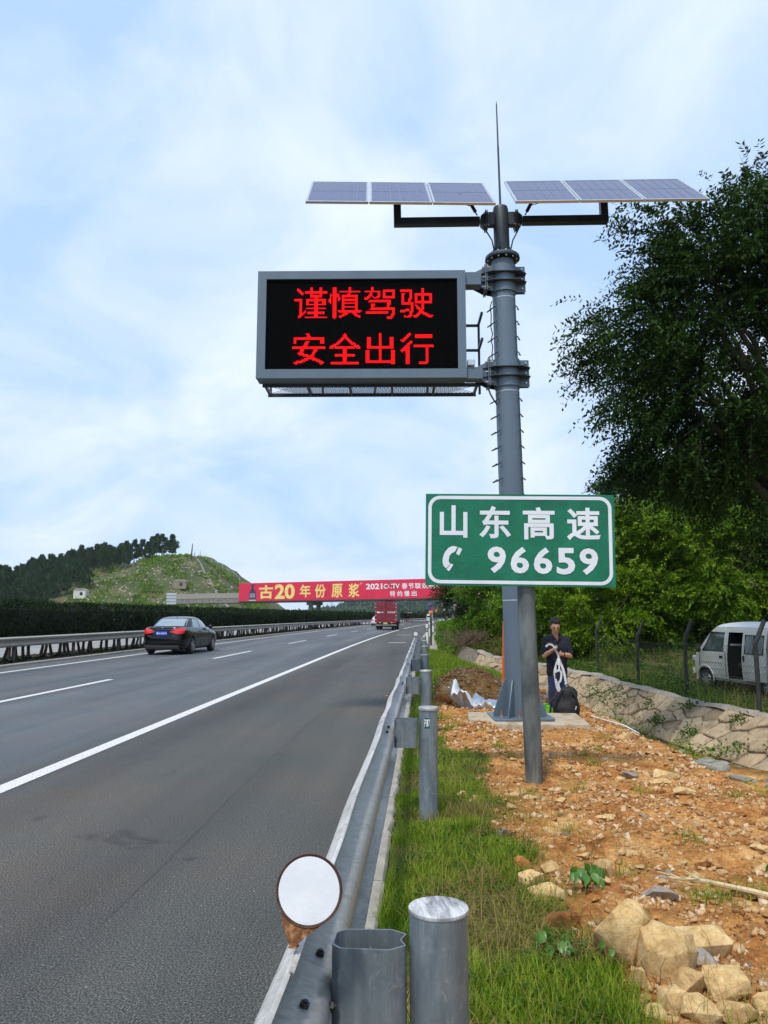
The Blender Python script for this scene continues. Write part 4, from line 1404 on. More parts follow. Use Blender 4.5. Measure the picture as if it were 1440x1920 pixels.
def bool_cut(me, cutters, name, mats):
    """cut solids out of a mesh and return the result as a plain mesh"""
    o = bpy.data.objects.new('tmp', me); col.objects.link(o)
    cs = []
    for c in cutters:
        cm = c.mesh('cut', mats[-1])
        co = bpy.data.objects.new('cut', cm); col.objects.link(co)
        m = o.modifiers.new('b', 'BOOLEAN'); m.operation = 'DIFFERENCE'; m.object = co; m.solver = 'EXACT'
        cs.append(co)
    dg = bpy.context.evaluated_depsgraph_get(); dg.update()
    r = bpy.data.meshes.new_from_object(o.evaluated_get(dg))
    for c in cs:
        bpy.data.objects.remove(c)
    bpy.data.objects.remove(o)
    r.name = name
    r.set_sharp_from_angle(angle=R(38))
    return r

def wheel(parent, x, y, r, w, side, spokes=5, rimmat=None):
    """side -1 left, +1 right: rim faces outwards"""
    t = MB()
    prof = [(r*0.60, -w/2), (r*0.90, -w/2), (r*0.985, -w*0.40), (r, -w*0.25), (r, w*0.25), (r*0.985, w*0.40), (r*0.90, w/2), (r*0.60, w/2)]
    t.lathe(prof, 28, (0, 0, 0), rot=rotm(0, R(90), 0))
    wl = bpy.data.objects.new('wheel', t.mesh('tyre', M['tyre'])); col.objects.link(wl); wl.parent = parent
    wl.location = (x, y, r)
    rm = MB()
    rm.lathe([(r*0.62, -0.02), (r*0.66, 0.02), (r*0.63, 0.035), (r*0.60, 0.02), (r*0.56, -0.03)], 28, (side * (w/2 - 0.03), 0, 0), rot=rotm(0, side * R(90), 0))
    for k in range(spokes):
        a = 2 * math.pi * k / spokes
        d = Vector((0, math.cos(a), math.sin(a)))
        rm.bar(Vector((side * (w/2 - 0.012), 0, 0)) + d * 0.02, Vector((side * (w/2 - 0.006), 0, 0)) + d * r * 0.61, 0.03, r * 0.16)
    rm.cyl((side * (w/2 - 0.03), 0, 0), (side * (w/2 + 0.006), 0, 0), r * 0.16, n=14)
    rm.build('rim', rimmat or M['rim'], wl)
    MB().cyl((side * (w/2 - 0.06), 0, 0), (side * (w/2 - 0.05), 0, 0), r * 0.6, n=24).build('brake_disc', M['plastic'], wl)
    return wl

def make_sedan(paint, label, plate=None, glassm=None, group=None):
    t = thing('car', label, 'car', group=group)
    body = [(0.20, 0.80, -2.22, 2.20), (0.27, 0.86, -2.36, 2.34), (0.40, 0.89, -2.42, 2.42), (0.60, 0.903, -2.43, 2.43), (0.72, 0.902, -2.41, 2.38), (0.80, 0.895, -2.40, 2.22), (0.88, 0.88, -2.39, 1.85), (0.94, 0.865, -2.375, 1.45), (1.00, 0.835, -2.35, 1.15), (1.045, 0.80, -2.33, 1.05), (1.075, 0.74, -2.27, 0.98)]
    me = slice_body(body, 6.5, 64).mesh('body', [paint, M['plastic']])
    ax = (-1.38, 1.40)
    me = bool_cut(me, [MB().cyl((-1.2, y, 0.33), (1.2, y, 0.33), 0.375, n=28) for y in ax], 'body', [paint, M['plastic']])
    bo = link('body', me, t)
    # greenhouse: a loft of slices too, glass panels set 4 mm proud of it
    gh = [(1.00, 0.80, -1.86, 1.12), (1.10, 0.775, -1.70, 0.96), (1.20, 0.735, -1.50, 0.78), (1.30, 0.69, -1.28, 0.58), (1.38, 0.645, -1.06, 0.38), (1.43, 0.59, -0.88, 0.20), (1.465, 0.48, -0.62, -0.02), (1.48, 0.30, -0.42, -0.2)]
    link('roof', slice_body(gh, 5.0, 56).mesh('roof', paint, angle=60), t)
    ga = np.array(gh)
    def gw(z): return float(np.interp(z, ga[:, 0], ga[:, 1]))
    def gr_(z): return float(np.interp(z, ga[:, 0], ga[:, 2]))
    def gf(z): return float(np.interp(z, ga[:, 0], ga[:, 3]))
    def surf_y(x, z, rear):
        w, a, b = gw(z), gr_(z), gf(z)
        f = (1 - min(1, abs(x) / w) ** 5.0) ** (1 / 5.0)
        yc, L = (a + b) / 2, (b - a) / 2
        return yc - L * f - 0.006 if rear else yc + L * f + 0.006
    def surf_x(y, z):
        w, a, b = gw(z), gr_(z), gf(z)
        yc, L = (a + b) / 2, (b - a) / 2
        return w * (1 - min(1, abs((y - yc) / L)) ** 5.0) ** (1 / 5.0) + 0.006
    gl = glassm or M['glass']
    MB().grid(lambda u, v: ((u - .5) * 2 * (0.66 - 0.10 * v), surf_y((u - .5) * 2 * (0.66 - 0.10 * v), 1.105 + 0.285 * v, True), 1.105 + 0.285 * v), 14, 8).build('rear_window', gl, t, angle=80)
    MB().grid(lambda u, v: ((.5 - u) * 2 * (0.68 - 0.12 * v), surf_y((u - .5) * 2 * (0.68 - 0.12 * v), 1.06 + 0.33 * v, False), 1.06 + 0.33 * v), 14, 8).build('windscreen', gl, t, angle=80)
    for s in (-1, 1):
        for (ya0, ya1, yb0, yb1) in ((-1.02, -0.30, -0.86, -0.30), (-0.22, 0.72, -0.22, 0.36)):
            def sf(u, v):
                z = 1.045 + 0.305 * v
                y = (ya0 + (yb0 - ya0) * v) * (1 - u) + (ya1 + (yb1 - ya1) * v) * u
                return (s * surf_x(y, z), y, z)
            MB().grid(sf, 8, 6).build('side_window', gl, t, angle=80)
        top = [(s * (surf_x(y, z) + 0.004), y, z) for y, z in ((-1.10, 1.05), (-1.02, 1.16), (-0.92, 1.30), (-0.80, 1.36), (-0.4, 1.365), (0.0, 1.365), (0.36, 1.355), (0.55, 1.22), (0.74, 1.08))]
        MB().tube(top, 0.011, 6).build('window_trim', M['chrome'], t)
        MB().sphere((s * 0.97, 0.72, 1.06), (0.105, 0.06, 0.075)).build('mirror', paint, t)
        for y in (-0.50, 0.45):
            MB().box((s * 0.905, y, 0.90), (0.03, 0.17, 0.026)).build('door_handle', paint, t, bevel=0.006)
        for y in (-0.27, 0.80):
            MB().box((s * 0.898, y, 0.62), (0.012, 0.008, 0.60)).build('door_gap', M['plastic'], t)
        # tail lamp wrapping the corner
        def tl(u, v):
            x = 0.30 + 0.50 * u
            zc = 0.905 + 0.02 * u
            hh = (0.012 + 0.105 * math.sin(min(1, u * 1.25 + 0.06) * math.pi / 2) ** 1.1) * (1 - 0.35 * max(0, u - .8) * 5 * .5)
            z = zc + (v - .5) * 2 * hh
            w = float(np.interp(z, [b_[0] for b_ in body], [b_[1] for b_ in body]))
            yr = float(np.interp(z, [b_[0] for b_ in body], [b_[2] for b_ in body]))
            yf = float(np.interp(z, [b_[0] for b_ in body], [b_[3] for b_ in body]))
            f = max(0.0, 1 - min(1, x / w) ** 6.5) ** (1 / 6.5)
            yc, L = (yr + yf) / 2, (yf - yr) / 2
            return (s * (x + 0.01), yc - L * f - 0.014, z)
        MB().grid(tl, 18, 6).build('tail_light', M['tail_red'], t, angle=80)
    MB().box((0, -2.415, 0.965), (0.86, 0.02, 0.022)).build('trim_strip', M['chrome'], t)
    MB().lathe([(0.035, 0), (0.03, 0.012), (0.005, 0.014)], 12, (0, -2.395, 1.02), rot=rotm(R(90), 0, 0)).build('badge', M['chrome'], t)
    for s in (-1, 1):
        MB().box((s * 0.50, -2.418, 0.735), (0.16, 0.02, 0.03)).build('badge_lettering', M['chrome'], t)
    MB().box((0, -2.425, 0.50), (1.5, 0.03, 0.015)).build('bumper_crease', M['plastic'], t)
    MB().box((0, -2.37, 0.29), (1.35, 0.12, 0.14)).build('bumper_skirt', M['plastic'], t, bevel=0.02)
    MB().box((0, 0, 0.24), (1.5, 4.2, 0.12)).build('underbody', M['plastic'], t)
    MB().box((0, 0, 0.42), (1.15, 3.6, 0.28)).build('chassis', M['plastic'], t)
    MB().cyl((0.0, -0.72, 1.49), (0.0, -0.80, 1.545), 0.03, 0.004, n=8).build('antenna', M['plastic'], t)
    if plate:
        p = MB().box((-0.02, -2.424, 0.835), (0.46, 0.016, 0.145)).build('number_plate', M['plate_blue'], t)
        glyph('plate_lettering', plate, -0.02, 0.835, 0.40, 0.095, M['bb_white'], p, y=-2.4355, bold=0.01)
    for y in ax:
        for s in (-1, 1):
            wheel(t, s * 0.80, y, 0.325, 0.215, s)
    return t
car = make_sedan(M['car_black'], 'glossy black saloon car with red tail lamps and blue plate in the left lane', '鲁A·58593')
car.location = (-10.12, 32.15, 0)
car.rotation_euler = (0, 0, R(-1.0))
car2 = make_sedan(M['car_white'], 'small white car half hidden behind the left side of the red truck', group=None)
car2.location = (-7.35 + 0.15, 122, 0)
car2.rotation_euler = (0, 0, R(-3.5))

# ---- red box truck ---------------------------------------------------------
M['truck_red'] = pm('maroon_truck_paint', (0.12, 0.006, 0.016), (0.22, 0.018, 0.035), rough=0.45, scale=2.2, c3=(0.27, 0.05, 0.065), contrast=(0.3, 0.75))
M['truck_teal'] = pm('teal_truck_side', (0.012, 0.05, 0.06), (0.02, 0.08, 0.09), rough=0.5, scale=2)
M['truck_edge'] = pm('pale_teal_edge', (0.16, 0.42, 0.38), rough=.5)
M['chassis'] = pm('truck_chassis', (0.016, 0.015, 0.014), (0.05, 0.045, 0.04), rough=.8, scale=5)
M['bumper'] = pm('dusty_bumper', (0.16, 0.15, 0.12), (0.24, 0.22, 0.18), rough=.7, scale=6)
def truck(label):
    t = thing('truck', label, 'truck')
    W, H0, H1, Lr, Lf = 2.42, 0.92, 2.98, 0.0, 5.6
    MB().box((0, Lf/2, (H0 + H1)/2), (W - .02, Lf, H1 - H0)).build('cargo_box', M['truck_teal'], t, bevel=0.02)
    for s in (-1, 1):
        d = MB().box((s * W/4, -0.03, (H0 + H1)/2 + .01), (W/2 - 0.015, 0.06, H1 - H0 - 0.04)).build('rear_door', M['truck_red'], t, bevel=0.01)
        for z in (1.15, 1.45, 1.75, 2.05, 2.35, 2.65):
            MB().box((s * W/4, -0.067, z), (W/2 - 0.10, 0.02, 0.07)).build('door_rib', M['truck_red'], d, bevel=0.006)
        for x in (0.10, 0.52):
            MB().cyl((s * x, -0.09, 0.98), (s * x, -0.09, 2.9), 0.018, n=8).build('lock_bar', M['truck_red'], d)
        for z in (1.1, 1.55, 2.0, 2.45, 2.8):
            MB().box((s * (W/2 - 0.09), -0.075, z), (0.14, 0.02, 0.045)).build('hinge', M['bb_white'], d)
        MB().box((s * (W/2 + 0.008), 0.02, 1.95), (0.016, 0.05, 2.05)).build('corner_edge', M['truck_edge'] if s > 0 else M['truck_red'], t)
        for x, mt in ((0.80, 'tail_red'), (1.0, 'tail_red'), (0.62, 'bb_yellow')):
            MB().box((s * x, -0.06, 0.80), (0.15, 0.05, 0.09)).build('tail_light', M[mt], t)
        MB().box((s * 0.95, 0.55, 0.48), (0.46, 0.02, 0.42)).build('mudflap', M['plastic'], t)
        for y in (0.95,):
            for xo in (0.68, 0.98):
                wheel(t, s * xo, y, 0.42, 0.23, s, 6)
        wheel(t, s * 0.95, 5.1, 0.42, 0.24, s, 6)
    for s, txt in ((-1, '鲁H·'), (1, 'CE15')):
        glyph('painted_lettering', txt, s * 0.60, 1.90, 0.85, 0.17, M['bb_white'], t, y=-0.10, bold=.03)
    MB().box((0, 0.02, H1 + 0.02), (W, 0.12, 0.08)).build('roof_edge', M['truck_red'], t, bevel=.01)
    MB().box((0, -0.02, 0.88), (W, 0.14, 0.10)).build('rear_sill', M['truck_red'], t, bevel=.01)
    MB().box((0, 0.02, 0.52), (2.3, 0.10, 0.16)).build('rear_bumper', M['bumper'], t, bevel=.01)
    p = MB().box((-0.05, -0.045, 0.74), (0.44, 0.016, 0.14)).build('number_plate', M['bb_yellow'], t)
    fr_ = MB()
    for s in (-1, 1):
        fr_.box((s * 0.42, 3.0, 0.72), (0.12, 6.2, 0.24))
    fr_.build('chassis_frame', M['chassis'], t)
    MB().cyl((-0.7, 0.95, 0.42), (0.7, 0.95, 0.42), 0.12, n=12).build('axle', M['chassis'], t)
    cab_ = slice_body([(0.55, 1.1, 5.75, 7.35), (1.2, 1.12, 5.75, 7.4), (1.9, 1.08, 5.75, 7.2), (2.3, 0.98, 5.8, 6.95)], 8, 40)
    cb = cab_.build('cab', M['truck_red'], t)
    MB().box((0, 7.30, 1.6), (1.8, 0.1, 0.7), rotm(R(12), 0, 0)).build('windscreen', M['glass_dark'], cb)
    return t
tr = truck('maroon box truck seen from behind in the right lane')
tr.location = (-4.15, 84.5, 0)
tr.rotation_euler = (0, 0, R(-2.0))

# ---- small far traffic ------------------------------------------------------
def small_van(label, paint, L=4.4, W=1.7, H=1.95):
    t = thing('van', label, 'van')
    h = L / 2
    MBb = slice_body([(0.22, W/2 - .06, -h, h - .05), (0.5, W/2, -h - .03, h), (0.95, W/2, -h - .02, h - .1), (1.1, W/2 - .02, -h, h - .25), (1.6, W/2 - .10, -h + .08, h - .75), (H - .08, W/2 - .16, -h + .16, h - .95), (H, W/2 - .3, -h + .4, h - 1.2)], 7, 40)
    MBb.build('body', paint, t)
    MB().box((0, -h - 0.0, 1.40), (W * 0.72, 0.05, 0.42), rotm(R(-8), 0, 0)).build('rear_window', M['glass_dark'], t, bevel=.02)
    MB().box((0, -h - 0.045, 0.72), (0.42, 0.02, 0.12)).build('number_plate', M['plate_blue'], t)
    for s in (-1, 1):
        MB().box((s * (W/2 - 0.13), -h - 0.03, 0.95), (0.12, 0.05, 0.26)).build('tail_light', M['tail_red'], t)
        MB().box((s * (W/2 - 0.06), 0.0, 1.32), (0.03, L * 0.62, 0.40), rotm(0, s * R(-9), 0)).build('side_window', M['glass_dark'], t)
        for y in (-h + 0.75, h - 0.8):
            wheel(t, s * (W/2 - 0.10), y, 0.30, 0.18, s, 5)
    return t
v2 = small_van('tiny white van far ahead where the road bends right', M['car_white'])
v2.location = (-8.6 + float(shift(205)), 205, 0); v2.rotation_euler = (0, 0, R(-6.7))
v3 = small_van('tiny red van roof showing above the hedge beside the truck', cpaint('red_van_paint', (0.55, 0.02, 0.02)), 4.8, 1.8, 2.5)
v3.location = (-18.0 + float(shift(232)), 232, 0); v3.rotation_euler = (0, 0, R(180 - 7.5))

# ---- the parked minivan -----------------------------------------------------
def minivan():
    t = thing('minivan', 'dusty silver minivan with its sliding door open, parked behind the chain-link fence', 'minivan')
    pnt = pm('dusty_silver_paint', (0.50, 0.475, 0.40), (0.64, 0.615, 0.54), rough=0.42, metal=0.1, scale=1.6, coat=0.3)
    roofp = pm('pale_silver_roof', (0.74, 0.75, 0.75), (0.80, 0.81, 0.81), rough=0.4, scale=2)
    tab = [(0.30, 0.70, -1.90, 1.76), (0.38, 0.735, -1.93, 1.86), (0.55, 0.75, -1.94, 1.90), (0.80, 0.755, -1.94, 1.89), (0.98, 0.75, -1.935, 1.80), (1.08, 0.742, -1.93, 1.68), (1.20, 0.728, -1.925, 1.56), (1.45, 0.69, -1.905, 1.31), (1.60, 0.660, -1.885, 1.14), (1.68, 0.635, -1.86, 1.02), (1.75, 0.58, -1.80, 0.86), (1.80, 0.48, -1.66, 0.62), (1.83, 0.32, -1.4, 0.3)]
    a = np.array(tab)
    def W_(z): return float(np.interp(z, a[:, 0], a[:, 1]))
    me = slice_body(tab, 9, 72, 3).mesh('body', [pnt, M['plastic']])
    axl = (-1.22, 1.20)
    cuts = [MB().cyl((-1.0, y, 0.30), (-0.45, y, 0.30), 0.345, n=28) for y in axl] + [MB().cyl((0.45, y, 0.30), (1.0, y, 0.30), 0.345, n=28) for y in axl]
    cuts.append(MB().box((-0.45, -0.12, 0.98), (1.0, 0.76, 1.18)))           # sliding-door opening
    cuts.append(MB().prism([(0.42, 1.07), (1.32, 1.07), (0.98, 1.55), (0.42, 1.55)], lambda p_, q_, h: (h, p_, q_), -0.9, -0.30))   # front door window opening
    cuts.append(MB().box((-0.60, -1.42, 1.30), (0.6, 0.55, 0.42)))
    me = bool_cut(me, cuts, 'body', [pnt, M['plastic']])
    bo = link('body', me, t)
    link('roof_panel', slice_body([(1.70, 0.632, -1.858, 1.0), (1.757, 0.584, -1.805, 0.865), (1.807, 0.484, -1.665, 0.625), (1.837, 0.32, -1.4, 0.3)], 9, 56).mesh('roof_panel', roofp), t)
    for k in (-1, 0, 1):
        MB().box((k * 0.2, -0.45, 1.835), (0.03, 1.6, 0.012)).build('roof_rib', roofp, t)
    # glass
    def side(name, y0, y1, y0t, y1t, z0_, z1_, off, mat, parent, sgn=-1):
        def f(u, v):
            z = z0_ + (z1_ - z0_) * v
            y = (y0 + (y0t - y0) * v) * (1 - u) + (y1 + (y1t - y1) * v) * u
            return (sgn * (W_(z) + off), y, z)
        return MB().grid(f, 6, 6).build(name, mat, parent, angle=80)
    gl = pm('clear_side_glass', (0.05, 0.065, 0.062), (0.10, 0.13, 0.12), rough=0.05, scale=4, contrast=(.42, .6))
    side('front_door_window', 0.44, 1.29, 0.44, 0.99, 1.085, 1.535, -0.03, gl, t)
    # open sliding door, run back along the flank and standing proud of it
    dr = MB()
    def door(u, v):
        z = 0.40 + 1.22 * v
        return (-(W_(z) + 0.085), -1.28 + 0.86 * u, z)
    dr.grid(door, 8, 12)
    dr.grid(lambda u, v: (door(1 - u, v)[0] + 0.05, door(1 - u, v)[1], door(1 - u, v)[2]), 8, 12)
    for uu in (0, 1):
        dr.add([door(uu, k / 12) for k in range(13)] + [(door(uu, k / 12)[0] + 0.05, door(uu, k / 12)[1], door(uu, k / 12)[2]) for k in range(13)], [(k, k + 1, 14 + k, 13 + k) for k in range(12)])
    d = dr.build('sliding_door', pnt, t)
    side('door_window', -1.17, -0.55, -1.15, -0.57, 1.07, 1.50, 0.093, gl, d)
    fr_ = [(-(W_(z) + 0.094), y, z) for y, z in ((-1.19, 1.06), (-0.53, 1.06), (-0.53, 1.51), (-1.19, 1.51), (-1.19, 1.06))]
    MB().tube(fr_, 0.016, 6).build('window_seal', M['plastic'], d)
    MB().box((-(W_(1.3) + 0.098), -0.86, 1.285), (0.014, 0.035, 0.43), rotm(0, R(9), 0)).build('window_bar', M['plastic'], d)
    MB().box((-(W_(0.9) + 0.096), -0.50, 0.93), (0.025, 0.045, 0.15)).build('door_handle', M['plastic'], d, bevel=.006)
    for z in (0.62, 0.78):
        MB().box((-(W_(z) + 0.092), -0.85, z), (0.014, 0.84, 0.018)).build('body_crease', pnt, d)
        MB().box((-(W_(z) + 0.006), 0.95, z), (0.012, 0.95, 0.016)).build('body_crease', pnt, t)
    fs = [(-(W_(z) - 0.012), y, z) for y, z in ((0.41, 1.06), (1.33, 1.06), (1.00, 1.56), (0.41, 1.56), (0.41, 1.06))]
    MB().tube(fs, 0.016, 6).build('window_seal', M['plastic'], t)
    MB().box((-(W_(0.9) + 0.004), 0.52, 0.92), (0.02, 0.13, 0.07)).build('door_handle', M['plastic'], t, bevel=.006)
    MB().sphere((-0.86, 1.30, 1.09), (0.06, 0.05, 0.085)).build('mirror', M['plastic'], t)
    for y in (0.34, 1.44):
        zb = 0.42
        MB().box((-(W_(0.75) + 0.001), y, 0.74), (0.008, 0.010, 0.64)).build('door_gap', M['plastic'], t)
    for y in axl:
        arch = [(-(0.762), y + 0.36 * math.cos(R(g_)), 0.30 + 0.36 * math.sin(R(g_))) for g_ in range(-5, 186, 10)]
        MB().tube(arch, 0.02, 6).build('wheel_arch', pnt, t)
    # seats seen through the opening
    sm = pm('seat_cloth', (0.035, 0.028, 0.024), (0.07, 0.055, 0.045), rough=.9, scale=8)
    for y in (0.05,):
        s_ = MB().box((-0.25, y, 0.72), (0.5, 0.40, 0.14)).build('seat', sm, t, bevel=.04)
        MB().box((-0.25, y - 0.21, 1.02), (0.48, 0.12, 0.52), rotm(R(-8), 0, 0)).build('backrest', sm, s_, bevel=.04)
        MB().box((-0.25, y - 0.24, 1.36), (0.26, 0.09, 0.16)).build('headrest', sm, s_, bevel=.03)
    MB().box((-0.40, 0.24, 1.25), (0.5, 0.03, 0.04)).build('grab_rail', M['bb_white'], t)
    MB().box((0, 1.86, 0.47), (1.38, 0.10, 0.18)).build('front_bumper', pnt, t, bevel=.03)
    MB().box((-0.62, 1.80, 0.82), (0.22, 0.1, 0.16)).build('headlight', M['alu'], t, bevel=.03)
    MB().grid(lambda u, v: ((.5 - u) * 2 * (0.66 - .06 * v), float(np.interp(1.1 + .5 * v, a[:, 0], a[:, 3])) + 0.008, 1.1 + .5 * v), 8, 6).build('windscreen', M['glass_dark'], t)
    MB().box((0, -0.05, 0.28), (1.34, 3.2, 0.10)).build('underbody', M['plastic'], t)
    MB().box((-0.735, 0.0, 0.345), (0.03, 1.55, 0.06)).build('sill', pm('dirty_sill', (0.16, 0.14, 0.10), (0.25, 0.23, 0.18), rough=.8, scale=9), t)
    for y in axl:
        for s in (-1, 1):
            wheel(t, s * 0.655, y, 0.285, 0.175, s, 8)
    return t
mv = minivan()
mv.location = (8.62, 20.45, -0.47)
mv.scale = (1.05, 1.05, 0.99)
mv.rotation_euler = (0, 0, R(13))
# ================================================================== vegetation
M['bark'] = pm('bark', (0.05, 0.04, 0.03), (0.10, 0.08, 0.06), rough=.95, scale=8, stretch=(1, 1, .3), bump=.5, bscale=25)
M['leaf_tree'] = leaf_mat('dark_tree_leaf', (0.008, 0.020, 0.004), (0.018, 0.045, 0.007), (0.045, 0.095, 0.015), trans=0.22, scale=0.9)
M['leaf_bush'] = leaf_mat('fresh_bush_leaf', (0.045, 0.105, 0.006), (0.135, 0.255, 0.012), (0.33, 0.44, 0.025), trans=0.42, scale=1.0)
M['leaf_mid'] = leaf_mat('mid_green_leaf', (0.032, 0.085, 0.006), (0.105, 0.215, 0.012), (0.28, 0.40, 0.035), trans=0.45, scale=0.8)
M['leaf_dark'] = leaf_mat('dark_wood_leaf', (0.008, 0.022, 0.006), (0.018, 0.045, 0.010), (0.040, 0.080, 0.020), trans=0.2, scale=0.4)
M['leaf_hedge'] = leaf_mat('hedge_scale_leaf', (0.006, 0.014, 0.004), (0.014, 0.032, 0.007), (0.035, 0.072, 0.012), trans=0.15, scale=0.9)
M['leaf_conifer'] = leaf_mat('cypress_leaf', (0.012, 0.036, 0.012), (0.028, 0.074, 0.022), (0.065, 0.130, 0.042), trans=0.2, scale=0.15)
M['leaf_weed'] = leaf_mat('weed_leaf', (0.025, 0.065, 0.008), (0.060, 0.140, 0.015), (0.12, 0.23, 0.03), trans=0.35, scale=1.2)
M['grass'] = leaf_mat('grass_blade', (0.065, 0.135, 0.008), (0.170, 0.280, 0.016), (0.38, 0.42, 0.06), trans=0.4, scale=2.2, rough=.6)
M['grass_dry'] = leaf_mat('dry_grass_blade', (0.15, 0.11, 0.03), (0.27, 0.21, 0.07), (0.42, 0.34, 0.14), trans=0.25, scale=2, rough=.8)
M['twig'] = pm('dry_twig', (0.10, 0.065, 0.04), (0.20, 0.14, 0.085), rough=.9, scale=20)
M['petal'] = pm('pink_petal', (0.70, 0.32, 0.30), (0.80, 0.55, 0.50), rough=.6, scale=5)

def unit(v):
    return v / (np.linalg.norm(v, axis=1, keepdims=True) + 1e-9)

def ellipsoid_points(n, shells, bias=0.45):
    """points inside a union of ellipsoids (c, r), biased to the surface"""
    vol = np.array([r[0] * r[1] * r[2] for c, r in shells]) ** 0.75
    pick = rng.choice(len(shells), n, p=vol / vol.sum())
    C = np.array([c for c, r in shells])[pick]
    Rr = np.array([r for c, r in shells])[pick]
    d = rand_dirs(n)
    rad = rng.uniform(0, 1, n) ** bias
    return C + d * Rr * rad[:, None], d

def clumped_points(n, shells, bias, per=26, rel=0.20):
    """leaf clumps with gaps between them: centres first, sprays gathered round each"""
    k = max(8, n // per)
    C, d = ellipsoid_points(k, shells, bias)
    rmin = np.mean([min(r) for c, r in shells])
    pick = rng.integers(0, k, n)
    off = rng.normal(0, 1, (n, 3)) * rmin * rel * rng.uniform(.6, 1.3, k)[pick][:, None]
    off[:, 2] *= .62
    return C[pick] + off, unit(d[pick] + off / (rmin * rel) * .35)

def sprays(pos, dirn, nleaf, tl, ll, lw, mat, name, droop=0.35, tube_r=None):
    """twigs carrying two rows of leaves"""
    n = len(pos)
    dirn = unit(dirn)
    side = unit(np.cross(dirn, rand_dirs(n)))
    L = tl * rng.uniform(0.6, 1.25, n)
    t = (np.arange(nleaf) + 0.5) / nleaf
    P = pos[:, None, :] + dirn[:, None, :] * (L[:, None] * t[None])[..., None]
    P = P - np.array([0, 0, 1.0])[None, None, :] * (droop * L[:, None] * t[None] ** 2)[..., None]
    sgn = np.where(np.arange(nleaf) % 2 == 0, 1.0, -1.0)
    ax = dirn[:, None, :] * 0.55 + side[:, None, :] * sgn[None, :, None] * 0.8 + rng.normal(0, 0.28, (n, nleaf, 3))
    ax[..., 2] -= 0.25
    sd = np.cross(ax.reshape(-1, 3), rng.normal(0, 0.5, (n * nleaf, 3)) + np.array([0, 0, 1.0]))
    k = n * nleaf
    return leaves_mesh(name, P.reshape(-1, 3), ax.reshape(-1, 3), sd, ll * rng.uniform(0.7, 1.25, k), lw * rng.uniform(0.7, 1.2, k), mat)

def limbs(mb, base, tips, r0, wob=0.12, seg=6, r1=0.012):
    base = Vector(base)
    for tp in tips:
        tp = Vector(tp)
        pts, rs = [], []
        for i in range(seg + 1):
            t = i / seg
            p = base.lerp(tp, t)
            p.z += (tp - base).length * 0.10 * math.sin(t * math.pi)
            if 0 < i < seg:
                p += Vector((rnd.uniform(-wob, wob), rnd.uniform(-wob, wob), rnd.uniform(-wob, wob)))
            pts.append(p)
            rs.append(r0 * (1 - t) ** 1.1 + r1)
        mb.tube(pts, rs, 7)

# ---- the big tree on the right ------------------------------------------------
bt_ = thing('broadleaf_tree', 'huge dark broadleaf tree towering over the minivan at the right edge', 'tree', (7.9, 15.2, -0.35))
o_ = np.array([7.9, 15.2, -0.35])
sh = [((6.9, 15.4, 8.6), (2.5, 2.3, 2.0)), ((5.2, 15.2, 6.9), (1.9, 1.7, 1.3)), ((5.4, 15.0, 8.7), (1.5, 1.4, 1.1)), ((4.9, 15.0, 9.6), (0.9, 1.0, 0.7)), ((6.8, 15.2, 10.0), (1.2, 1.3, 0.75)),
      ((4.5, 15.0, 7.7), (1.3, 1.3, 1.0)), ((4.0, 15.0, 6.6), (1.1, 1.1, 0.45)), ((4.6, 15.0, 5.7), (1.3, 1.4, 0.7)), ((5.6, 15.2, 5.2), (1.9, 1.6, 1.0)), ((5.0, 15.1, 4.6), (1.1, 1.2, 0.5)), ((7.2, 15.4, 5.6), (2.2, 2.0, 1.6)), ((8.8, 15.6, 7.6), (2.4, 2.2, 3.2)), ((6.6, 15.4, 4.3), (1.3, 1.4, 0.7))]
sh = [(tuple(np.array(c) - o_ + np.array([.12, 0, -.42 if c[2] > 7.5 else -.1])), r) for c, r in sh]
tips = [(np.array(c) + rng.normal(0, 0.3, 3)) for c, r in sh for _ in range(2)]
tb = MB()
tb.tube([(0, 0, -0.3), (0.05, 0.02, 1.5), (-0.1, 0.05, 3.2), (-0.3, 0.1, 5.0), (-0.5, 0.1, 7.5)], [0.30, 0.24, 0.21, 0.15, 0.06], 12)
limbs(tb, (-0.08, 0.04, 2.9), tips[:14], 0.10, 0.2)
limbs(tb, (-0.28, 0.08, 4.8), tips[14:], 0.09, 0.2)
tb.build('trunk', M['bark'], bt_)
P, d = clumped_points(9200, sh, 0.42, 30, 0.24)
cen = np.array([-1.2, 0, 7.2])
P2, d2 = ellipsoid_points(2000, [(c, tuple(.86 * q_ for q_ in r)) for c, r in sh], .6)
P = np.concatenate([P, P2]); d = np.concatenate([d, d2])
dd = unit(P - cen) * 0.9 + d * 0.5 + rng.normal(0, 0.35, P.shape)
dd[:, 2] -= 0.15
link('crown', sprays(P, dd, 13, 0.55, 0.110, 0.050, M['leaf_tree'], 'crown', 0.4), bt_)
# bare outer twigs carrying the last sprays
tw = MB()
for i in rng.choice(len(P), 260, replace=False):
    p = P[i]; q = p + unit(dd[i:i+1])[0] * 0.5
    tw.tube([p - unit(dd[i:i+1])[0] * 0.25, p, q], [0.006, 0.005, 0.002], 4, cap=False)
tw.build('twigs', M['bark'], bt_)['kind'] = 'stuff'

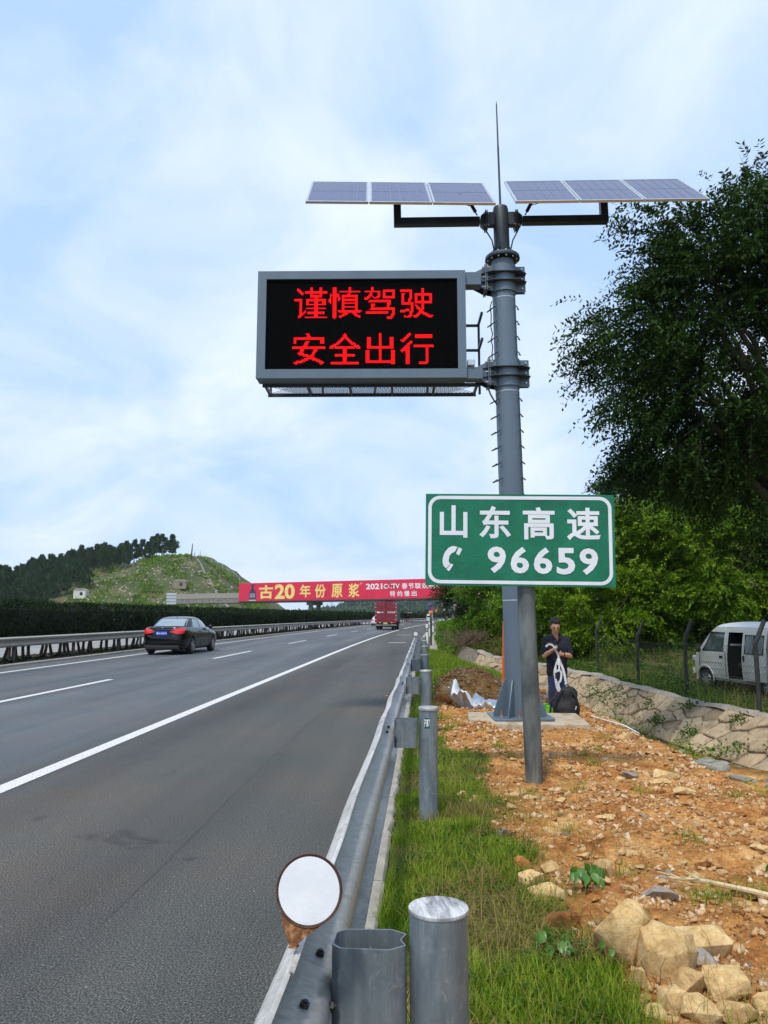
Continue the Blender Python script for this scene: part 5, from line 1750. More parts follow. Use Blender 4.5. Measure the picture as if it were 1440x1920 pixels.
# ---- bushes and smaller trees ----------------------------------------------------
def bush(label, loc, shells, n, nl, tl, ll, lw, mat, cat='bush', name='bush', group=None, stems=7, trunk=None, flowers=0, bias=0.4, stem_r=0.03):
    t = thing(name, label, cat, loc, group=group)
    zlo = 0.0
    P, d = clumped_points(n, shells, bias, 24, 0.24)
    cen = np.mean([c for c, r in shells], 0)
    dd = unit(P - cen) * 0.8 + d * 0.6 + rng.normal(0, 0.4, P.shape)
    dd[:, 2] += 0.25
    link('crown', sprays(P, dd, nl, tl, ll, lw, mat, 'crown', 0.3), t)
    mb = MB()
    tp = [np.array(shells[i % len(shells)][0]) + rng.normal(0, 0.25, 3) for i in range(stems)]
    if trunk:
        mb.tube([(0, 0, -0.3), (0.03, 0, trunk * 0.5), (0, 0.03, trunk)], [stem_r * 4, stem_r * 3.2, stem_r * 2.6], 10)
        limbs(mb, (0, 0.02, trunk * 0.95), tp, stem_r * 1.8, 0.15)
    else:
        for q in tp:
            limbs(mb, (rng.normal(0, 0.15), rng.normal(0, 0.15), -0.2), [q], stem_r, 0.1, r1=0.006)
    mb.build('trunk' if trunk else 'stems', M['bark'], t)
    if flowers:
        fp, fd = ellipsoid_points(flowers, shells, 0.12)
        k = 5
        ang_ = rng.uniform(0, 6.28, flowers)
        v = np.repeat(fp, k, 0)
        a = np.repeat(ang_, k) + np.tile(np.arange(k) * 2 * np.pi / k, flowers)
        ax = np.stack([np.cos(a), -0.3 + 0 * a, np.sin(a)], 1)
        f_ = link('flowers', leaves_mesh('flowers', v, ax, np.cross(ax, np.array([0.0, -1, 0.1])), 0.055, 0.05, M['petal']), t)
        f_['kind'] = 'stuff'
    return t

gz0 = lambda x, y: float(ht(np.array([x]), np.array([y]))[0])
# fresh green scrub behind the man
for i, (x, y, sx_, sz_, n) in enumerate([(3.9, 26.3, 1.3, 1.5, 1000), (5.6, 25.6, 1.5, 1.5, 1200), (7.4, 26.2, 1.4, 1.25, 1000), (4.7, 28.5, 1.7, 2.2, 1100), (2.6, 31.5, 1.2, 1.3, 800)]):
    z = gz0(x, y)
    shl = [((0, 0, sz_ * 0.75), (sx_, 0.9, sz_ * 0.8)), ((-sx_ * 0.5, -0.3, sz_ * 1.15), (sx_ * 0.55, 0.6, sz_ * 0.5)), ((sx_ * 0.5, 0, sz_ * 1.3), (sx_ * 0.5, 0.6, sz_ * 0.5)), ((sx_ * 0.2, -0.6, sz_ * 0.45), (sx_ * 0.8, 0.5, sz_ * 0.5))]
    bush(['light green bush left of the man, beside the grey pole', 'bright green bush directly behind the man', 'rounded green bush between the man and the first fence post', 'taller loose green bush behind the bright scrub', 'low green bush growing on the bank by the flowering shrub'][i], (x, y, z), shl, n, 12, 0.45, 0.11, 0.055, M['leaf_bush'] if i in (0, 1, 3) else M['leaf_mid'], group='green scrub on the bank')
# big mid-green shrubs behind fence and van
for i, (x, y, w_, h_, n, mt) in enumerate([(7.4, 27.2, 2.0, 4.3, 2300, 'leaf_mid'), (10.0, 26.4, 2.3, 4.6, 2500, 'leaf_mid'), (12.8, 25.6, 2.2, 4.4, 1800, 'leaf_tree'), (9.2, 30.0, 2.4, 5.4, 1500, 'leaf_dark')]):
    z = gz0(x, y)
    shl = [((0, 0, h_ * 0.5), (w_, 1.5, h_ * 0.46)), ((-w_ * 0.4, -0.5, h_ * 0.75), (w_ * 0.6, 0.9, h_ * 0.27)), ((w_ * 0.45, -0.3, h_ * 0.72), (w_ * 0.6, 0.9, h_ * 0.28)), ((0, -0.9, h_ * 0.28), (w_ * 0.9, 0.7, h_ * 0.26))]
    bush(['tall leafy green shrub left of the minivan behind the fence', 'broad leafy shrub rising straight behind the minivan', 'dark leafy shrub at the right edge behind the minivan', 'dark bushy tree filling the gap behind the tall shrubs'][i], (x, y, z), shl, n, 12, 0.55, 0.14, 0.07, M[mt], cat='shrub', name='tall_shrub', group='tall shrubs behind the fence', stems=9, stem_r=0.04)
# wooded slope further back
for i, (x, y, h_, w_) in enumerate([(12.2, 46, 7.4, 1.9), (14.2, 48, 7.0, 2.2), (16.5, 45, 6.6, 2.4), (10.6, 44, 4.8, 1.6), (18.5, 52, 7.5, 2.6), (21.5, 47, 6.0, 2.6), (13.5, 39, 4.8, 2.0), (16.0, 36, 4.6, 2.1), (24, 54, 7, 3), (19.5, 39, 5, 2.5), (9.0, 39, 3.4, 1.5), (6.6, 38, 3.2, 1.5)]):
    z = gz0(x, y); h_ *= 1.2
    shl = [((0, 0, h_ * 0.55), (w_, w_, h_ * 0.38)), ((-w_ * .4, -.4, h_ * 0.78), (w_ * 0.55, w_ * .6, h_ * 0.2)), ((w_ * .4, 0, h_ * 0.72), (w_ * 0.6, w_ * .6, h_ * 0.25)), ((0, 0, h_ * 0.92), (w_ * 0.35, w_ * .35, h_ * 0.1)), ((0, -w_ * .5, h_ * .35), (w_ * .8, w_ * .5, h_ * .22))]
    bush(['slim dark tree just right of the green sign on the wooded slope', 'dark tree on the wooded slope, second from the green sign', 'broad dark tree on the wooded slope behind the big tree', 'low dark tree partly behind the right end of the green sign', 'tall dark tree high on the wooded slope behind the big tree', 'dark tree on the slope near the right edge', 'mid-height tree in front of the wooded slope', 'bushy tree in front of the wooded slope, above the minivan', 'tallest dark tree at the back of the wooded slope', 'round tree low on the slope at the right edge', 'small tree behind the green sign, low on the slope', 'small tree behind the lower edge of the green sign'][i],
         (x, y, z), shl, 900, 10, 0.7, 0.20, 0.11, M['leaf_dark'] if i < 6 or i == 8 else M['leaf_mid'], cat='tree', name='slope_tree', group='trees on the wooded slope', trunk=h_ * 0.35, stems=6)
# flowering shrubs beside the road
for i, (x, y, w_, h_) in enumerate([(1.75, 36.0, 1.25, 2.1), (3.6, 36.5, 1.3, 2.2)]):
    z = gz0(x, y)
    shl = [((0, 0, h_ * 0.6), (w_, 1.0, h_ * 0.42)), ((-w_ * .35, -.3, h_ * .8), (w_ * .6, .6, h_ * .25)), ((w_ * .4, 0, h_ * .82), (w_ * .6, .6, h_ * .25)), ((0, -.5, h_ * .3), (w_ * .9, .5, h_ * .28))]
    bush(['dark shrub with pink blossoms beside the road under the green sign', 'dark pink-flowering shrub just left of the grey pole'][i], (x, y, z), shl, 1500, 10, 0.42, 0.10, 0.045, M['leaf_tree'], cat='shrub', name='flowering_shrub', group='flowering shrubs by the road', stems=8, flowers=70)

# ---- hedge in the median -----------------------------------------------------------
hd = thing('hedge', 'long trimmed dark cypress hedge along the median with bare trunks below', 'hedge', (0, 0, 0))
def hedge_core():
    ys_ = ystrip(14, 330, 1.2, 7)
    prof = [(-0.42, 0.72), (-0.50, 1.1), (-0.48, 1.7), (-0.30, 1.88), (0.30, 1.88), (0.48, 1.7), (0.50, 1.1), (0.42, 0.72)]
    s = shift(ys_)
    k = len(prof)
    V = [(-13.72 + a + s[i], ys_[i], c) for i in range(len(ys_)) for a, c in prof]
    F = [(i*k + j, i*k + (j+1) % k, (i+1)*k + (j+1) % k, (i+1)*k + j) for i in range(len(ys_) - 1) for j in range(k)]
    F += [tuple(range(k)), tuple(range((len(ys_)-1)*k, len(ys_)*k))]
    MB().add(V, F).build('light_block_core', pm('hedge_core_dark', (0.005, 0.008, 0.004), (0.010, 0.016, 0.006), rough=1, scale=4), hd)  # added dark box inside the foliage to block light, not real twigs
hedge_core()
def hedge_leaves():
    n = 62000
    u = rng.uniform(0, 1, n)
    y = 15 + (u ** 2.1) * 300
    size = 0.10 + np.clip(y - 25, 0, 300) * 0.0012
    face = rng.uniform(0, 1, n)
    z = np.where(face < 0.72, rng.uniform(0.68, 1.92, n), 1.88 + rng.uniform(-0.03, 0.06, n))
    x = np.where(face < 0.72, 0.50 + rng.normal(0, 0.05, n), rng.uniform(-0.5, 0.5, n))
    x = x - np.where(z > 1.65, np.clip(z - 1.65, 0, .3) * 0.5, 0) * (face < .72)
    bumpy = (fbm(y, z, 0.9, 4) - 0.5) * 0.28
    x = x + bumpy * (face < .72)
    z = z + (fbm(y, x, 0.7, 9) - 0.5) * 0.22 * (z > 1.5) + np.where(face > .97, rng.uniform(0, .1, n), 0)
    pos = np.stack([-13.72 + x + shift(y), y, z], 1)
    ax = np.stack([np.where(face < .72, 0.45, rng.normal(0, .4, n)), rng.normal(0, 0.45, n), np.full(n, 0.9)], 1) + rng.normal(0, .25, (n, 3))
    sd = np.cross(ax, rng.normal(0, 1, (n, 3)))
    return leaves_mesh('foliage', pos, ax, sd, size * rng.uniform(.8, 1.6, n), size * rng.uniform(.35, .6, n), M['leaf_hedge'])
link('foliage', hedge_leaves(), hd)
hts = []
for v_ in range(4):
    mb = MB()
    q = random.Random(v_)
    for j in range(q.choice((1, 2, 2))):
        lx = q.uniform(-.06, .06); tx = q.uniform(-.2, .2)
        mb.tube([(lx, 0, -0.02), (lx + tx * .4, q.uniform(-.1, .1), 0.4), (lx + tx, q.uniform(-.12, .12), 0.95)], [0.065, 0.05, 0.04], 7)
    hts.append(mb.mesh('trunk', M['bark']))
y = 15.5
k = 0
while y < 130 and k < 210:
    o = link('trunk', hts[k % 4], hd)
    o.location = (-13.72 + rnd.uniform(-.1, .1) + float(shift(y)), y, 0.02)
    o.rotation_euler = (0, 0, rnd.uniform(0, 6))
    y += rnd.uniform(0.35, 0.75)
    k += 1
# leaf litter and low skirts under the hedge: stuff
n = 5000
y_ = 15 + rng.uniform(0, 1, n) ** 1.6 * 90
pos = np.stack([-13.5 + rng.normal(0, .35, n) + shift(y_), y_, np.full(n, 0.03)], 1)
ax = rand_dirs(n, 0.0, 0.9)
tag(link('hedge_undergrowth', leaves_mesh('hedge_undergrowth', pos, ax, np.cross(ax, rand_dirs(n)), rng.uniform(.06, .22, n), 0.04, M['leaf_hedge'])), 'dark weeds and litter on the soil under the median hedge', 'weeds', kind='stuff')

# ---- grass on the near verge ----------------------------------------------------------
def blades(name, x, y, z, h, w, mat, lean=0.5):
    n = len(x)
    a = rng.uniform(0, 2 * np.pi, n)
    d = np.stack([np.cos(a), np.sin(a), np.zeros(n)], 1)
    s = np.stack([-np.sin(a), np.cos(a), np.zeros(n)], 1)
    b = np.stack([x, y, z], 1)
    k = lean * rng.uniform(0.2, 1.3, n)
    up = np.array([0, 0, 1.0])
    V = np.empty((n, 7, 3))
    for i, (t, ww) in enumerate(((0, 1.0), (0.4, 0.85), (0.75, 0.5))):
        c = b + up * (h * t * (1 - 0.25 * k * t))[:, None] + d * (h * k * t ** 2)[:, None]
        V[:, 2*i] = c - s * (w * ww / 2)[:, None]
        V[:, 2*i + 1] = c + s * (w * ww / 2)[:, None]
    V[:, 6] = b + up * (h * (1 - 0.25 * k))[:, None] + d * (h * k)[:, None]
    base = (np.arange(n) * 7)[:, None]
    loops = np.concatenate([base + np.array([0, 1, 3, 2]), base + np.array([2, 3, 5, 4]), base + np.array([4, 5, 6])], 1)
    sizes = np.tile([4, 4, 3], n)
    return np_mesh(name, V.reshape(-1, 3), loops.ravel(), sizes, mat, True)

def scatter(n, x0, x1, y0, y1, dens, ypow=1.0):
    x = rng.uniform(x0, x1, n)
    y = y0 + (y1 - y0) * rng.uniform(0, 1, n) ** ypow
    keep = rng.uniform(0, 1, n) < dens(x, y)
    return x[keep], y[keep]

def verge_d(x, y):
    d = 1 - dirt_mask(x, y)
    tuft = smooth01((fbm(x, y, 2.6, 21) - 0.30) / 0.25)
    return d * (0.16 + 0.84 * tuft)
x, y = scatter(108000, -0.23, 1.25, 2.3, 10.5, verge_d, 1.35)
tuft = fbm(x, y, 2.2, 31)
h = (0.03 + 0.06 * smooth01((tuft - 0.35) / 0.3)) * rng.uniform(0.5, 1.35, len(x))
tag(link('grass', blades('grass', x, y, ht_fine(x, y) - 0.005, h, rng.uniform(.0028, .0055, len(x)), M['grass'], 0.7)), 'short bright green grass on the verge behind the guardrail', 'grass', kind='stuff')
# dry straw among it
x, y = scatter(22000, -0.15, 1.4, 2.3, 9, lambda a, b: (1 - dirt_mask(a, b) * .85) * smooth01((0.58 - fbm(a, b, 2.2, 31)) / 0.2), 1.35)
tag(link('dry_grass', blades('dry_grass', x, y, ht_fine(x, y) - 0.004, rng.uniform(.05, .17, len(x)), rng.uniform(.002, .0036, len(x)), M['grass_dry'], 1.6)), 'straw coloured dry stalks matted between the green grass', 'grass', kind='stuff')
# small round-leaved weeds low in the grass
x, y = scatter(5200, -0.15, 1.3, 2.3, 10, lambda a, b: (1 - dirt_mask(a, b)) * (fbm(a, b, 3.1, 61) > .52), 1.3)
n_ = len(x) * 4
xx = np.repeat(x, 4) + rng.normal(0, .02, n_); yy = np.repeat(y, 4) + rng.normal(0, .02, n_)
ax = rand_dirs(n_, .1, .8)
tag(link('verge_weeds', leaves_mesh('verge_weeds', np.stack([xx, yy, ht_fine(xx, yy) + rng.uniform(.01, .07, n_)], 1), ax, np.cross(ax, np.array([0, 0, 1.0]) + rng.normal(0, .3, (n_, 3))), rng.uniform(.012, .035, n_), rng.uniform(.008, .02, n_), M['leaf_weed'])), 'small-leaved green weeds mixed into the verge grass', 'weeds', kind='stuff')
# long bent stalks
x, y = scatter(500, 0.0, 1.5, 2.4, 8, lambda a, b: 1 - .6 * dirt_mask(a, b), 1.2)
tag(link('grass_stalks', blades('grass_stalks', x, y, ht_fine(x, y), rng.uniform(.2, .42, len(x)), rng.uniform(.0025, .004, len(x)), M['grass_dry'], 1.5)), 'long bent seed stalks rising from the verge grass', 'grass', kind='stuff')
# farther verge and tufts on the dirt
x, y = scatter(60000, -0.19, 3.2, 9.5, 34, lambda a, b: (1 - dirt_mask(a, b)) * (a < XL(b) + shift(b) + .1) * (0.4 + .6 * (fbm(a, b, 1.5, 3) > .45)), 1.2)
tag(link('far_grass', blades('far_grass', x, y, ht_fine(x, y) - .005, rng.uniform(.05, .16, len(x)), rng.uniform(.006, .012, len(x)), M['grass'], .7)), 'yellow-green grass on the verge beyond the spoil heap', 'grass', kind='stuff')
cx_ = rng.uniform(0.7, 2.7, 26); cy_ = rng.uniform(2.6, 10, 26)
x = np.concatenate([c + rng.normal(0, .06, 50) for c in cx_]); y = np.concatenate([c + rng.normal(0, .06, 50) for c in cy_])
tag(link('grass_tufts', blades('grass_tufts', x, y, ht_fine(x, y) - .003, rng.uniform(.03, .13, len(x)), rng.uniform(.003, .005, len(x)), M['grass'], .9)), 'sparse thin grass tufts sprouting from the orange dirt', 'grass', kind='stuff')

# ---- weeds on the bank, ditch and behind ------------------------------------------------
def weeds(name, label, x, y, ll, lw, hmax, mat, per=7):
    n = len(x)
    z = ht_fine(x, y)
    px_ = np.repeat(x, per) + rng.normal(0, .07, n * per)
    py_ = np.repeat(y, per) + rng.normal(0, .07, n * per)
    pz_ = np.repeat(z, per) + rng.uniform(0, 1, n * per) ** 1.4 * np.repeat(hmax, per)
    ax = rand_dirs(n * per, -0.1, 0.75)
    sd = np.cross(ax, np.array([0, 0, 1.0]) + rng.normal(0, .35, (n * per, 3)))
    return tag(link(name, leaves_mesh(name, np.stack([px_, py_, pz_], 1), ax, sd, ll * rng.uniform(.6, 1.4, n * per), lw * rng.uniform(.7, 1.3, n * per), mat)), label, 'weeds', kind='stuff')
def bank_d(x, y):
    dx = x - XT(y) - shift(y)
    return ((dx > 0.12) & ~((x > 7.4) & (y < 22.6))) * (0.3 + 0.7 * (fbm(x, y, .8, 14) > .42))
x, y = scatter(16000, 0.6, 13, 11.5, 36, bank_d, 1.1)
weeds('bank_weeds', 'bright green leafy weeds covering the bank above the stone lining', x, y, .075, .042, .08 + .30 * smooth01((fbm(x, y, .9, 8) - .4) / .3), M['leaf_weed'], 7)
x, y = scatter(5000, 5.0, 12, 12.5, 24, lambda a, b: (a > XT(b) + .3) * (fbm(a, b, .7, 18) > .45), 1.0)
tag(link('tall_grass', blades('tall_grass', x, y, ht_fine(x, y) - .01, rng.uniform(.15, .50, len(x)), rng.uniform(.005, .011, len(x)), M['grass'], .6)), 'tall rank grass along the chain-link fence and under the minivan', 'grass', kind='stuff')
x, y = scatter(2600, 4.9, 11, 13, 25, lambda a, b: (a > XT(b) + .3) * (fbm(a, b, .9, 28) > .5), 1.0)
tag(link('tall_dry_grass', blades('tall_dry_grass', x, y, ht_fine(x, y) - .01, rng.uniform(.2, .65, len(x)), rng.uniform(.004, .009, len(x)), M['grass_dry'], .6)), 'straw-coloured tall grass by the fence posts', 'grass', kind='stuff')
x, y = scatter(3500, 2.8, 6.4, 6.0, 20, lambda a, b: (a > XL(b) + .45) * (a < XB(b) + .12) * (fbm(a, b, 1.0, 41) > .52), 1.0)
weeds('ditch_weeds', 'dark green weeds growing in the bottom of the stone ditch', x, y, .07, .035, np.full(len(x), .20), M['leaf_mid'], 6)
# ivy and brush on the low bank by the road
x, y = scatter(9000, 0.55, 5, 30.5, 52, lambda a, b: (a > XB(b) + shift(b) - .05), 1.2)
weeds('ivy', 'green ivy spilling over the low roadside bank', x, y, .10, .07, np.full(len(x), .22), M['leaf_mid'], 6)
# dry brushwood heap
db = MB()
for i in range(330):
    a = rnd.uniform(0, 6.28); r_ = rnd.uniform(0, .55)
    b = Vector((1.75 + r_ * math.cos(a) * 1.2, 30.0 + r_ * math.sin(a), 0.35 + rnd.uniform(0, .25)))
    t_ = b + Vector((rnd.uniform(-.4, .4), rnd.uniform(-.3, .3), rnd.uniform(.05, .55)))
    db.tube([b, (b + t_) / 2 + Vector((rnd.uniform(-.06, .06), 0, rnd.uniform(0, .08))), t_], [.010, .008, .004], 4, cap=False)
tag(db.build('brushwood_heap', M['twig']), 'brown heap of dry brushwood on the bank left of the mast', 'brushwood', kind='stuff')
# scrubby low plants over the slope to the left of the mast
x, y = scatter(2600, 1.2, 5.5, 25, 33, lambda a, b: (a > XT(b) + .1), 1)
weeds('slope_scrub', 'brown-green scrubby plants on the slope behind the spoil heap', x, y, .07, .03, np.full(len(x), .18), leaf_mat('scrub_leaf', (.06, .05, .015), (.12, .11, .03), (.2, .17, .06), scale=1.2), 6)

# ---- single plants on the dirt ---------------------------------------------------------------
def broad_plant(x, y, label, n, size, mat):
    t = thing('leafy_plant', label, 'plant', (x, y, float(ht_fine(np.array([x]), np.array([y]))[0])), group='leafy plants on the dirt')
    q = random.Random(int(x * 1000))
    st = MB()
    for i in range(n):
        a = q.uniform(0, 6.28)
        hh = size * q.uniform(.5, 1.2)
        tip = Vector((math.cos(a) * size * q.uniform(.2, .9), math.sin(a) * size * q.uniform(.2, .8), hh))
        st.tube([(0, 0, 0), tip * .5 + Vector((0, 0, hh * .2)), tip], [.004, .003, .002], 5, cap=False)
        L_ = size * q.uniform(.55, .85); W_ = L_ * .62
        dr = Vector((math.cos(a) * .6, math.sin(a) * .6 - .3, -0.75)).normalized()
        sd = dr.cross(Vector((q.uniform(-.3, .3), -1, .4))).normalized()
        nr = sd.cross(dr)
        mb = MB()
        V = [tip]
        prof = [(.12, .55), (.3, .95), (.5, .9), (.75, .5), (1.0, 0)]
        for t_, w_ in prof[:-1]:
            c = tip + dr * L_ * t_ + nr * L_ * (0.12 * math.sin(t_ * 3))
            V += [c - sd * W_ / 2 * w_ + nr * W_ * .1, c, c + sd * W_ / 2 * w_ + nr * W_ * .1]
        V.append(tip + dr * L_)
        F = [(0, 1, 2), (0, 2, 3)]
        for j in range(3):
            b = 1 + 3 * j
            F += [(b, b + 3, b + 4, b + 1), (b + 1, b + 4, b + 5, b + 2)]
        F += [(10, 13, 11), (11, 13, 12)]
        mb.add(V, F)
        mb.build('leaf', mat, t, angle=60)
    st.build('stems', M['leaf_weed'], t)
    return t
M['leaf_broad'] = pm('glossy_broad_leaf', (0.030, 0.105, 0.008), (0.065, 0.19, 0.015), rough=.45, scale=8)
broad_plant(0.86, 4.42, 'broad-leaved green plant among the pale rocks on the dirt edge', 14, .10, M['leaf_broad'])
broad_plant(0.55, 3.55, 'dark green upright plant in the grass near the boulders', 9, .09, M['leaf_broad'])
broad_plant(2.02, 4.75, 'small green plant alone on the dirt near the right edge', 7, .07, M['leaf_broad'])
broad_plant(0.78, 3.5, 'small leafy weed at the foot of the big boulder', 6, .07, M['leaf_broad'])

# ================================================================== hills
CREST = lerp_tab([(-330, 3), (-260, 5), (-190, 5), (-141, 8.5), (-131, 12.5), (-118, 15.5), (-100, 18.5), (-81, 21.5), (-73, 21.2), (-67, 17.5), (-59, 11), (-52, 4.5), (-47, 0.5), (-44, 0)])
def hill_z(x, y):
    c = CREST(x)
    up = smooth01((y - 200) / 50.0)
    dn = 1 - 0.8 * smooth01((y - 262) / 90.0)
    z = c * up * dn
    return z + (fbm(x, y, .09, 3) - .5) * 2.2 * np.clip(z / 6, 0, 1) + (fbm(x, y, .35, 6) - .5) * 1.5 * np.clip(z / 4, 0, 1) - 0.3
def hill_material():
    m, t, b = nt('rocky_hillside')
    tcn = N(t, 'ShaderNodeTexCoord')
    v = tcn.outputs['Object']
    n = noise_node(t, v, .16, 7, .65)
    g = ramp(t, n.outputs['Fac'], [(.32, (.025, .048, .010)), (.5, (.055, .078, .018)), (.66, (.12, .10, .042))]).outputs[0]
    n2 = noise_node(t, v, .9, 6, .7)
    rk = ramp(t, n2.outputs['Fac'], [(.56, 0.0), (.64, 1.0)]).outputs[0]
    n3 = noise_node(t, v, .07, 3)
    sel = ramp(t, n3.outputs['Fac'], [(.42, 0.0), (.56, 1.0)]).outputs[0]
    f = mixrgb(t, 1.0, rk, sel, 'MULTIPLY')
    c = mixrgb(t, f, g, (.36, .31, .23))
    t.links.new(c, b.inputs['Base Color'])
    b.inputs['Roughness'].default_value = 1
    bp = N(t, 'ShaderNodeBump', i_Strength=1.0, i_Distance=.5)
    t.links.new(n2.outputs['Fac'], bp.inputs['Height'])
    t.links.new(bp.outputs[0], b.inputs['Normal'])
    return m
M['hill'] = hill_material()
xs = np.arange(-330, -43.9, 1.6); ys_ = np.arange(196, 350, 1.6)
X, Y = np.meshgrid(xs, ys_)
tag(link('hill', grid_mesh('hill', X, Y, hill_z(X, Y), M['hill'])), kind='structure')

def conifer_mesh(seed, h=8.0, w=1.5, n=520):
    r0 = np.random.default_rng(seed)
    t = r0.uniform(0, 1, n) ** 0.85
    prof = np.sin(np.clip(t * .92 + .10, 0, 1) ** .75 * np.pi) ** .8 * (1 - .35 * t)
    lump = 1 + .35 * np.sin(t * 9 + seed) + .2 * np.sin(t * 21 + 2 * seed)
    a = r0.uniform(0, 2 * np.pi, n)
    rr_ = w * prof * lump * r0.uniform(.35, 1, n) ** .6 * (1 + .3 * np.sin(3 * a + seed))
    pos = np.stack([rr_ * np.cos(a), rr_ * np.sin(a), h * (.16 + .82 * t)], 1)
    ax = np.stack([np.cos(a) * .7, np.sin(a) * .7, r0.uniform(.4, 1.4, n)], 1)
    sd = np.cross(ax, r0.normal(0, 1, (n, 3)))
    return leaves_mesh('crown', pos, ax, sd, r0.uniform(.6, 1.25, n), r0.uniform(.4, .75, n), M['leaf_conifer'])
cm = [conifer_mesh(s, 8.0, wd) for s, wd in ((1, 1.8), (2, 2.1), (3, 1.5), (4, 1.95), (5, 1.7))]
tk = MB().cyl((0, 0, -.6), (0, 0, 5.5), .17, .05, n=7).mesh('trunk', M['bark'])
def conifer(x, y, s, label, group, var):
    z = float(hill_z(np.array([x]), np.array([y]))[0])
    t = thing('cypress_tree', label, 'tree', (x, y, z), (0, 0, rnd.uniform(0, 6)), group)
    t.scale = (s * rnd.uniform(.9, 1.15), s * rnd.uniform(.9, 1.15), s)
    link('trunk', tk, t); link('crown', cm[var % 5], t)
# dense wood on the left flank
k = 0
for yy in np.arange(208, 262, 4.4):
    for xx in np.arange(-168, -98, 3.7):
        x_ = xx + rnd.uniform(-1.9, 1.9); y_ = yy + rnd.uniform(-1.9, 1.9)
        if x_ > -104 - (250 - y_) * 0.12 and rnd.random() < .6:
            continue
        if rnd.random() < .12:
            continue
        conifer(x_, y_, rnd.uniform(.62, 1.05), 'dark cypress in the dense wood on the left flank of the hill', 'cypresses of the dense wood on the hill', k)
        k += 1
# single trees along the crest and on the open slope
crest_l = ['leftmost cypress of the row on the hill crest', 'second cypress from the left on the hill crest', 'third cypress of the crest row', 'slim cypress in the middle of the crest row', 'bushy cypress just right of the crest middle', 'cypress right of the crest gap', 'dense cypress near the right end of the crest row', 'broad cypress at the right end of the crest row', 'last cypress on the hill crest before the bare slope']
for i, x_ in enumerate((-101.5, -98, -95.3, -92.6, -90.2, -88.0, -86.0, -84.0, -82.3)):
    conifer(x_, 250 + rnd.uniform(-3, 3), rnd.uniform(.78, .98), crest_l[i], 'cypresses on the hill crest', i)
for i, (x_, y_, s_, lb) in enumerate([(-97, 240, .9, 'small cypress standing below the crest on the open slope'), (-93.5, 238, .8, 'dark cypress alone on the open slope, left of centre'), (-88.5, 242, .75, 'dark cypress alone on the open slope under the crest row'), (-105, 228, .95, 'cypress at the lower edge of the dense wood'), (-101, 226, .85, 'cypress beside the white hut on the hill')]):
    conifer(x_, y_, s_, lb, 'cypresses on the open slope', i + 2)
# stones, shrubs on the open slope
n = 700
x_ = rng.uniform(-100, -60, n); y_ = rng.uniform(205, 252, n)
kp = fbm(x_, y_, .12, 5) > .47
x_, y_ = x_[kp], y_[kp]
hs_ = MB()
for a, b in zip(x_, y_):
    z = float(hill_z(np.array([a]), np.array([b]))[0])
    s_ = rnd.uniform(.18, .6)
    hs_.box((a, b, z + s_ * .2), (s_ * rnd.uniform(.7, 1.6), s_, s_ * rnd.uniform(.5, .9)), rotm(rnd.uniform(-.5, .5), rnd.uniform(-.5, .5), rnd.uniform(0, 3)))
tag(hs_.build('hill_stones', pm('pale_hill_stone', (.33, .28, .20), (.45, .40, .31), rough=1, scale=1)), 'pale loose stones strewn over the open hillside', 'stones', kind='stuff')
n = 15000
x_ = rng.uniform(-104, -52, n); y_ = rng.uniform(203, 256, n)
kp = fbm(x_, y_, .25, 15) > .47
x_, y_ = x_[kp], y_[kp]
ax = rand_dirs(len(x_), .1, .9)
tag(link('hill_scrub', leaves_mesh('hill_scrub', np.stack([x_, y_, hill_z(x_, y_) + rng.uniform(0, .5, len(x_))], 1), ax, np.cross(ax, rand_dirs(len(x_))), rng.uniform(.5, 1.1, len(x_)), rng.uniform(.3, .6, len(x_)), M['leaf_mid'])), 'low green scrub on the open hillside', 'scrub', kind='stuff')
# white hut and stone ruin
def hut(x, y, w, h, label, mat, name):
    z = float(hill_z(np.array([x]), np.array([y]))[0])
    t = thing(name, label, 'hut', (x, y, z))
    MB().box((0, 0, h/2 - .3), (w, 2.4, h + .6)).build('wall', mat, t)
    MB().prism([(-w/2 - .1, h), (w/2 + .1, h), (w * .2, h + .5), (-w * .25, h + .55)], lambda a, b, c: (a, c, b), -1.3, 1.3).build('roof', M['concrete'], t)
    MB().box((w * .15, -1.21, h * .45), (w * .22, .06, h * .5)).build('doorway', M['plastic'], t)
hut(-100.5, 222, 3.6, 1.9, 'small white hut on the hillside below the cypresses', pm('whitewash', (.55, .53, .48), (.66, .64, .6), rough=.9, scale=2), 'hillside_hut')
hut(-72, 225, 4.0, 1.6, 'low stone ruin with a dark doorway right of the bare slope', pm('ruin_stone', (.2, .17, .12), (.3, .26, .19), rough=1, scale=1.5), 'stone_ruin')
# a burnt-looking pole and thin fence on the hill's right shoulder
hp = thing('dead_trunk', 'bare dark trunk leaning on the right shoulder of the hill', 'tree trunk', (-74.5, 243, float(hill_z(np.array([-74.5]), np.array([243.]))[0])))
MB().tube([(0, 0, -.3), (.1, 0, 2.6), (.3, 0, 5.4)], [.28, .22, .12], 7).build('trunk', M['bark'], hp)
MB().tube([(0, -1, -1), (.8, -9, -5.5), (1.6, -15, -8.5)], [.3, .28, .2], 7).build('fallen_part', M['bark'], hp)
fe = thing('hill_fence', 'thin wire fence along the right shoulder of the hill crest', 'fence', (0, 0, 0))
prev = None
for i, x_ in enumerate(np.arange(-75.5, -58, 1.9)):
    z = float(hill_z(np.array([x_]), np.array([250.]))[0])
    MB().cyl((x_, 250, z - .3), (x_, 250, z + 2.6), .06, n=6).build('post', M['alu'], fe)
    if prev:
        for dz in (.8, 1.6, 2.4):
            MB().cyl((prev[0], 250, prev[1] + dz), (x_, 250, z + dz), .02, n=4, cap=False).build('wire', M['alu'], fe)
    prev = (x_, z)
